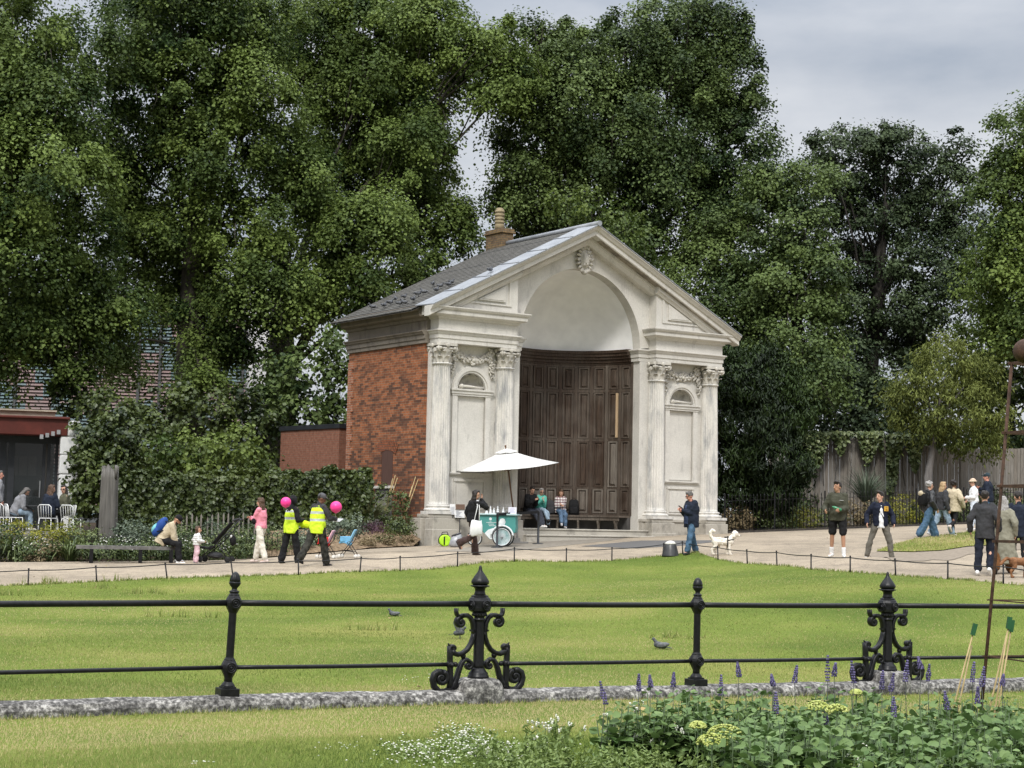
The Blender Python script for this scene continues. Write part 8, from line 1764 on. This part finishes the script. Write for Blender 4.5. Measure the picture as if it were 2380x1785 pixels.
for k in range(4): g = MB(); g.tube([apex-ax*.62, apex.lerp(cs[k], .55)-Vector((0, 0, .07))], .011, 6); g.tube([apex-ax*.16, cs[k]-Vector((0, 0, .05))], .010, 6); g.build('rib', MATS['varnished_wood'], par)
# queue barrier
q0 = gray(1155, 1273.5); q1 = gray(1250.5, 1264.5); root = empty('queue_barrier', q0, 0, 'black belt queue barrier with two posts in front of the teal cart', 'barrier')
for p in (q0, q1):
    o_ = p-q0; g = MB(); g.lathe([(.17, 0), (.17, .012), (.12, .028), (.035, .035), (.033, .90), (.038, .905), (.038, .97), (.02, .98)], o_, 20); g.build('post', M_ANTH, root)
g = MB(); g.bar(Vector((0, -.04, .925)), (q1-q0)+Vector((0, -.04, .925)), .012, .075); g.build('belt', K_BLACK, root)
# sign stand at the plinth
sb = Vector(bw(1.35, -.62)); sb.z = tz(sb.x, sb.y); root = empty('notice_stand', sb, R_(2), 'small notice stand with paper sheets and a brown box before the left plinth', 'notice')
def zz(py): return at(1062, py, sb.y)[2]-sb.z
def xx_(px): return at(px, 1190, sb.y)[0]-sb.x
for nm, x0, x1, y0, y1, mt, yo in (('paper_sheet', 1045, 1058, 1196, 1172, K_WHITE, 0), ('paper_sheet', 1057, 1080, 1203, 1185, K_WHITE, -.02), ('box', 1059, 1080, 1184, 1172, noisy('brown_card', (.12, .075, .055), (.17, .11, .08), 8, .8, .1), -.05)):
    g = MB(); g.box(xx_(x0), xx_(x1), yo-.01, yo+(.012 if nm != 'box' else .10), zz(y0), zz(y1)); g.build(nm, mt, root)
g = MB(); rr = random.Random(8)
for k in range(9):
    x0 = xx_(1059)+rr.random()*.03; z = zz(1201)+.021*k; g.box(x0, x0+rr.uniform(.06, .2), -.035, -.030, z, z+.009)
for k in range(7): z = zz(1194)+.03*k; g.box(xx_(1046.5), xx_(1056), -.015, -.010, z, z+.010)
g.build('print', noisy('grey_print', (.25, .26, .30), (.35, .36, .40), 6, .8, 0), root)
for x in (xx_(1052), xx_(1069)): g = MB(); g.tube([(x, .02, 0), (x, .02, zz(1180))], .012, 6); g.build('leg', M_ANTH, root)
p = gray(1033, 1270); root = empty('holdall', p, R_(12), 'round lime green holdall with black trim on the ground by the plinth', 'bag'); g = MB(); rs = []
for y, k in ((-.13, .80), (-.12, 1), (.12, 1), (.13, .80)): rs.append([Vector((math.cos(a)*.165*k, y, .165+math.sin(a)*.165*k)) for a in np.linspace(0, 6.283, 28, endpoint=False)])
g.rings(rs); g.build('body', noisy('lime_nylon', (.34, .62, .02), (.46, .78, .04), 9, .5, .3), root); g = MB(); g.tube([Vector((math.cos(a)*.168, 0, .165+math.sin(a)*.168)) for a in np.linspace(-.6, 3.7, 20)], .022, 6); g.tube([(-.03, -.13, .05), (-.03, -.14, .28)], .02, 6); g.tube([(-.09, 0, .33), (-.07, 0, .40), (.07, 0, .41), (.10, 0, .33)], .012, 6); g.build('handle', K_BLACK, root)
p = gray(1060, 1272); root = empty('plastic_sack', p, R_(12), 'grey plastic sack slumped beside the lime green holdall', 'bag'); g = MB(); rs = []; rr = random.Random(6)
for z, w, d in ((0, .15, .13), (.05, .20, .16), (.16, .19, .15), (.27, .165, .12), (.33, .13, .09), (.36, .10, .06)): rs.append([Vector((math.cos(a)*w*(1+rr.uniform(-.07, .07)), math.sin(a)*d, z+rr.uniform(-.015, .015)+.05*math.cos(a)*(z > .2))) for a in np.linspace(0, 6.283, 26, endpoint=False)])
g.rings(rs); g.build('body', noisy('grey_plastic', (.20, .205, .22), (.36, .365, .38), 9, .3, .4, spec=.5), root); g = MB(); g.tube([Vector((math.cos(a)*.12, math.sin(a)*.08, .355+.04*math.cos(a))) for a in np.linspace(0, 6.283, 18)], .022, 6); g.build('dark_rim', K_CHAR, root)
# ================================================================ PUSHCHAIRS
M_PFR = noisy('black_tube', (.014, .014, .015), (.022, .022, .023), 9, .4, 0); M_WWH = noisy('white_wheel', (.62, .60, .56), (.72, .70, .66), 9, .6, 0)
p = gray(505, 1307); push = empty('pushchair', p, R_(-4), 'black pushchair with its backrest folded back beside the toddler', 'pushchair'); k_ = p.y/FPX
def PX(px, py, y=0): return Vector(((px-505)*k_, y, (1307-py)*k_))
for sd in (-.24, .24):
    g = MB(); g.tube([PX(556, 1211, sd), PX(520, 1252, sd), PX(468, 1300, sd)], .014, 8); g.tube([PX(508, 1262, sd), PX(535, 1300, sd)], .013, 8); g.tube([PX(478, 1290, sd), PX(530, 1296, sd)], .011, 6); g.build('frame', M_PFR, push)
    for px in (470, 534): 
        g = MB(); c = PX(px, 1300, sd); g.lathe([(.02, -.022), (.075, -.02), (.075, .02), (.02, .022)], (0, 0, 0), 18); wh = g.build('wheel', M_TYRE, push); wh.rotation_euler = (math.pi/2, 0, 0); wh.location = (c.x, c.y, .077)
g = MB(); g.tube([PX(556, 1211, -.24), PX(560, 1208, -.12), PX(560, 1208, .12), PX(556, 1211, .24)], .018, 8); g.build('handle', M_PFR, push)
g = MB()
def slab(g, a, b, w, t): 
    a = Vector(a); b = Vector(b); d = (b-a).normalized(); n = Vector((-d.z, 0, d.x))*t; vs = [a+Vector((0, -w, 0)), a+Vector((0, w, 0)), b+Vector((0, w, 0)), b+Vector((0, -w, 0))]; g.add(vs+[v+n for v in vs], [(0, 1, 2, 3), (7, 6, 5, 4), (0, 4, 5, 1), (1, 5, 6, 2), (2, 6, 7, 3), (3, 7, 4, 0)])
slab(g, PX(496, 1266), PX(538, 1216), .20, .04); slab(g, PX(490, 1274), PX(466, 1270), .20, .05); slab(g, PX(494, 1268), PX(482, 1274), .22, .06); g.build('seat', K_BLACK, push, bevel=.02)
g = MB(); g.ball(PX(500, 1291), (.20, .20, .085), 14, 8); g.build('basket', K_CHAR, push); g = MB(); g.ball(PX(540, 1256), (.075, .13, .14), 14, 8); g.build('hanging_bag', K_BLACK, push); g = MB(); g.ball(PX(538, 1246, -.12), (.03, .03, .035), 8, 6); g.build('bottle_cap', K_WHITE, push)
g = MB(); slab(g, PX(541, 1213), PX(556, 1208), .22, .05); g.build('folded_hood', K_CHAR, push, bevel=.02)
def stroller(px0, py0, fab1, fab2, label, yaw):
    p = gray(px0, py0); root = empty('toy_pushchair', p, yaw, label, 'pushchair', 'small folding pushchairs'); 
    for sd in (-.15, .15):
        g = MB(); g.tube([(-.20, sd, .05), (.10, sd, .42), (.16, sd, .55), (.26, sd, .78)], .010, 6); g.tube([(.20, sd, .05), (-.02, sd, .38)], .010, 6); g.tube([(-.12, sd, .17), (.14, sd, .15)], .008, 6); g.build('frame', M_PFR, root)
        for x in (-.21, .20):
            for o_ in (-.03, .03): g = MB(); g.lathe([(.015, -.012), (.043, -.010), (.043, .010), (.015, .012)], (0, 0, 0), 14); wh = g.build('wheel', M_WWH, root); wh.rotation_euler = (math.pi/2, 0, 0); wh.location = (x, sd+o_, .044)
    g = MB(); slab(g, (.02, 0, .36), (.17, 0, .68), .15, .03); g.build('back', fab2, root, bevel=.01); g = MB(); slab(g, (.04, 0, .36), (-.18, 0, .42), .15, .04); slab(g, (-.16, 0, .44), (-.23, 0, .36), .15, .03); slab(g, (.0, 0, .42), (-.02, 0, .30), .15, .03)
    for sd in (-.15, .15): g.box(-.20, .06, sd-.012, sd+.012, .40, .52)
    g.build('seat', fab1, root, bevel=.01); g = MB(); g.tube([(.26, -.15, .78), (.30, -.15, .80)], .016, 6); g.tube([(.26, .15, .78), (.30, .15, .80)], .016, 6); g.build('grip', K_BLACK, root)
stroller(811, 1297, C('pale_blue_nylon', (.16, .40, .62), .1), C('sky_blue_nylon', (.26, .52, .72), .1), 'small light blue folding pushchair with white wheels on the path', R_(-8)); stroller(760, 1298, C('red_nylon', (.55, .03, .03), .1), C('pink_nylon', (.72, .42, .48), .1), 'small red and pink folding pushchair half hidden by the hi-vis man', R_(-8))
# ================================================================ DOGS
def dog(loc, hd, label, s, mat, fluff, harness=None, tailup=True, group=None):
    """faces local +X; s = shoulder height"""
    root = empty('dog', loc, math.pi/2-R_(hd), label, 'dog', group); k = s/.44; g = MB(); V = Vector; rr = random.Random(int(s*100)); f_ = fluff
    g.capsule(V((-.20, 0, .36))*k, V((.0, 0, .35))*k, .095*k*f_, .085*k*f_); g.capsule(V((.0, 0, .35))*k, V((.17, 0, .355))*k, .09*k*f_, .115*k*f_); g.capsule(V((.19, 0, .40))*k, V((.30, 0, .52))*k, .085*k*f_, .070*k*f_)
    g.ball(V((.325, 0, .565))*k, V((.085, .078, .080))*k*f_, 14, 9); g.capsule(V((.36, 0, .545))*k, V((.44, 0, .525))*k, .045*k, .032*k); 
    for sd in (-1, 1):
        g.capsule(V((.30, sd*.075, .60))*k, V((.285, sd*.10, .50))*k, .030*k*f_, .034*k*f_)
        fx = .03 if sd < 0 else -.04; g.capsule(V((.16, sd*.06, .32))*k, V((.15+fx*.5, sd*.065, .17))*k, .048*k*f_, .034*k*f_); g.capsule(V((.15+fx*.5, sd*.065, .17))*k, V((.155+fx, sd*.065, .03))*k, .034*k*f_, .030*k*f_); g.capsule(V((.155+fx, sd*.065, .022))*k, V((.195+fx, sd*.065, .02))*k, .028*k, .024*k)
        hx_ = -.05 if sd < 0 else .04; g.capsule(V((-.20, sd*.06, .35))*k, V((-.155+hx_, sd*.075, .235))*k, .068*k*f_, .046*k*f_); g.capsule(V((-.155+hx_, sd*.075, .235))*k, V((-.255+hx_, sd*.075, .145))*k, .042*k*f_, .030*k*f_); g.capsule(V((-.255+hx_, sd*.075, .145))*k, V((-.235+hx_, sd*.075, .03))*k, .028*k*f_, .026*k*f_); g.capsule(V((-.235+hx_, sd*.075, .022))*k, V((-.19+hx_, sd*.075, .02))*k, .026*k, .024*k)
    T = [(-.27, .42), (-.33, .50), (-.34, .60), (-.29, .66), (-.24, .63)] if tailup else [(-.27, .40), (-.36, .42), (-.44, .37), (-.50, .30)]
    for (a, b), (c, d) in zip(T[:-1], T[1:]): g.capsule(V((a, 0, b))*k, V((c, 0, d))*k, .036*k*f_, .040*k*f_)
    if fluff > 1.05:
        for q in range(70): a = V((rr.uniform(-.26, .20), rr.uniform(-.09, .09), rr.uniform(.29, .45))); g.ball(a*k, .035*k, 6, 4)
        for q in range(24): d = V(rdir(1, np.random.default_rng(q))[0]); g.ball((V((.32, 0, .575))+d*.07)*k, .028*k, 6, 4)
    fuse(g, 'body', mat, root, .011, 1); g = MB(); g.ball(V((.472, 0, .53))*k, .016*k, 8, 6); 
    for sd in (-1, 1): g.ball(V((.392, sd*.042, .578))*k, .013*k, 8, 6)
    g.build('nose_and_eyes', M_EYE, root)
    if harness:
        g = MB(); g.tube([V((.13+.02*math.cos(a), math.cos(a)*.118*f_, .355+math.sin(a)*.128*f_))*k for a in np.linspace(0, 6.283, 20)], .016*k, 6); g.tube([V((.13, -.115*f_, .40))*k, V((.27, -.075, .42))*k, V((.29, 0, .40))*k, V((.27, .075, .42))*k, V((.13, .115*f_, .40))*k], .015*k, 6); g.box(.04*k, .20*k, -.05*k, .05*k, .465*k, .490*k); g.build('harness', harness, root)
    return root
dg_ = gray(1680, 1290); dog(dg_, 90, 'fluffy white dog in a black harness with a curled tail, walking right', .42, noisy('white_fur', (.62, .56, .47), (.80, .75, .66), 22, .9, .9, bdist=.02), 1.12, K_BLACK)
dg2 = gp(2374, 34.6); dog(dg2, 75, 'ginger brown dog walking by the long khaki coat at the right edge', .40, noisy('ginger_fur', (.12, .052, .022), (.27, .13, .06), 16, .9, .8, bdist=.02), 1.0, None, False)
# ================================================================ PIGEONS
M_PIG = noisy('pigeon_grey', (.035, .037, .043), (.10, .105, .115), 18, .6, .2); M_PIGW = noisy('pigeon_wing', (.055, .057, .063), (.16, .165, .175), 22, .6, .2)
def pigeon(up=False):
    root = empty('pigeon', (0, 0, 0)); g = MB(); g.capsule((-.06, 0, .105), (.06, 0, .125), .05, .058, 10, 3); g.capsule((.07, 0, .15), (.11, 0, .20), .036, .026, 8, 2); g.ball((.122, 0, .215), .028, 8, 6); g.capsule((.145, 0, .212), (.168, 0, .205), .007, .003, 6, 1); g.tube([(.02, .02, .06), (.03, .02, 0)], .006, 5); g.tube([(.02, -.02, .06), (.03, -.02, 0)], .006, 5)
    g.add([(-.08, -.03, .10), (-.08, .03, .10), (-.20, .035, .075), (-.20, -.035, .075), (-.08, -.03, .085), (-.08, .03, .085), (-.20, .035, .068), (-.20, -.035, .068)], [(0, 1, 2, 3), (7, 6, 5, 4), (0, 3, 7, 4), (1, 5, 6, 2), (3, 2, 6, 7)]); g.build('body', M_PIG, root)
    for sd in (-1, 1):
        g = MB()
        if up: g.add([(.05, sd*.04, .15), (-.03, sd*.05, .15), (-.09, sd*.08, .30), (-.05, sd*.10, .40), (.03, sd*.09, .30)], [(0, 1, 2, 3, 4)]); g.add([(.05, sd*.05, .15), (-.03, sd*.06, .15), (-.09, sd*.09, .30), (-.05, sd*.11, .40), (.03, sd*.10, .30)], [(4, 3, 2, 1, 0)])
        else: g.ball((-.035, sd*.045, .120), (.115, .018, .042), 10, 6, rot=Matrix.Rotation(.14, 3, 'Y'))
        g.build('wing', M_PIGW, root)
    return root
def roof_pt(px, py):
    Y = 48.5
    while Y < 60:
        P = at(px, py, Y); q = P-O0; u = q@U_
        if u > -.4 and P[2] <= rake(min(u, UC))+.05: break
        Y += .02
    return Vector(P)
proto = None; rr = random.Random(12)
RP = [((865, 714), 200, 'pale pigeon lowest on the slates, nearest the back eave'), ((892, 711), 60, 'dark pigeon on the eave, second from the back'), ((906, 704), 30, 'dark pigeon just above the eave, third from the back'), ((919, 695), 110, 'greyish pigeon sitting higher than its neighbours in the lower group'), ((939, 690), 50, 'dark pigeon topmost of the lower slate group'), ((938, 704), 200, 'dark pigeon in the lower group by the white one'), ((928, 706), 10, 'whitish pigeon in the lower group on the slates'), ((960, 697), 70, 'dark pigeon right where the lead strip starts'), ((971, 684), 20, 'dark pigeon left of the pale pair on the slates'), ((985, 680), 160, 'mottled pale pigeon in the middle of the slope'), ((1014, 675), 60, 'dark pigeon close above the lead strip'), ((1006, 661), 80, 'dark pigeon highest on the left of the upper group'), ((1023, 665), 0, 'dark pigeon in the centre of the upper group'), ((1042, 662), 45, 'dark pigeon beside the topmost pair'), ((1049, 656), 45, 'dark pigeon right end of the upper group'), ((1139, 629), 60, 'lone pigeon on the lead strip half way up')]
for (px, py), a, lab in RP:
    o = pigeon() if proto is None else copy_tree(proto); proto = proto or o; o.location = roof_pt(px, py+6)+Vector((0, 0, .01)); o.rotation_euler = (0, 0, R_(a)); s = rr.uniform(.78, .95); o.scale = (s, s, s); tag(o, lab, 'pigeon', 'pigeons on the alcove roof')
o = copy_tree(proto); o.location = gray(915, 1438); o.rotation_euler = (0, 0, R_(170)); o.scale = (.66,)*3; tag(o, 'grey pigeon on the lawn between plain post and left scrolled post', 'pigeon', 'pigeons on the lawn')
o = copy_tree(proto); o.location = gray(1535, 1517); o.rotation_euler = (0, 0, R_(165)); o.scale = (.75,)*3; tag(o, 'dark pigeon on the lawn left of the right plain post', 'pigeon', 'pigeons on the lawn')
o = pigeon(True); p = gray(1066, 1492); o.location = p+Vector((0, 0, .04)); o.rotation_euler = (0, 0, R_(-20)); o.scale = (.7,)*3; tag(o, 'pigeon with raised wings alighting beside the left scroll bracket', 'pigeon', 'pigeons on the lawn')
# ================================================================ fuse the soft bodies into single skins
FOLDS = bpy.data.textures.new('folds', 'CLOUDS'); FOLDS.noise_scale = .11; FOLDS.noise_depth = 2
LOCKS = bpy.data.textures.new('locks', 'CLOUDS'); LOCKS.noise_scale = .05; LOCKS.noise_depth = 1
for o, vox, sm in PEND:
    m = o.modifiers.new('remesh', 'REMESH'); m.mode = 'VOXEL'; m.voxel_size = max(.006, vox); m.use_smooth_shade = True
    if o.name.split('.')[0] not in ('body', 'shoe', 'sock', 'cap', 'hat', 'pack', 'pocket', 'waist_bag'):   # folds and locks
        d_ = o.modifiers.new('folds', 'DISPLACE'); d_.texture = FOLDS if not o.name.startswith(('hair', 'beard')) else LOCKS; d_.strength = .050 if d_.texture == FOLDS else .03; d_.mid_level = .5; d_.texture_coords = 'LOCAL'
    s_ = o.modifiers.new('smooth', 'SMOOTH'); s_.factor = .5; s_.iterations = sm
dg = bpy.context.evaluated_depsgraph_get(); dg.update()
for o, vox, sm in PEND:
    ev = o.evaluated_get(dg); me = bpy.data.meshes.new_from_object(ev, depsgraph=dg); me.name = o.name
    if len(me.polygons) == 0: print('EMPTY', o.name); o.modifiers.clear(); continue
    old = o.data; mats = [m for m in old.materials]; o.modifiers.clear(); o.data = me
    if not me.materials:
        for m in mats: me.materials.append(m)
    bpy.data.meshes.remove(old)
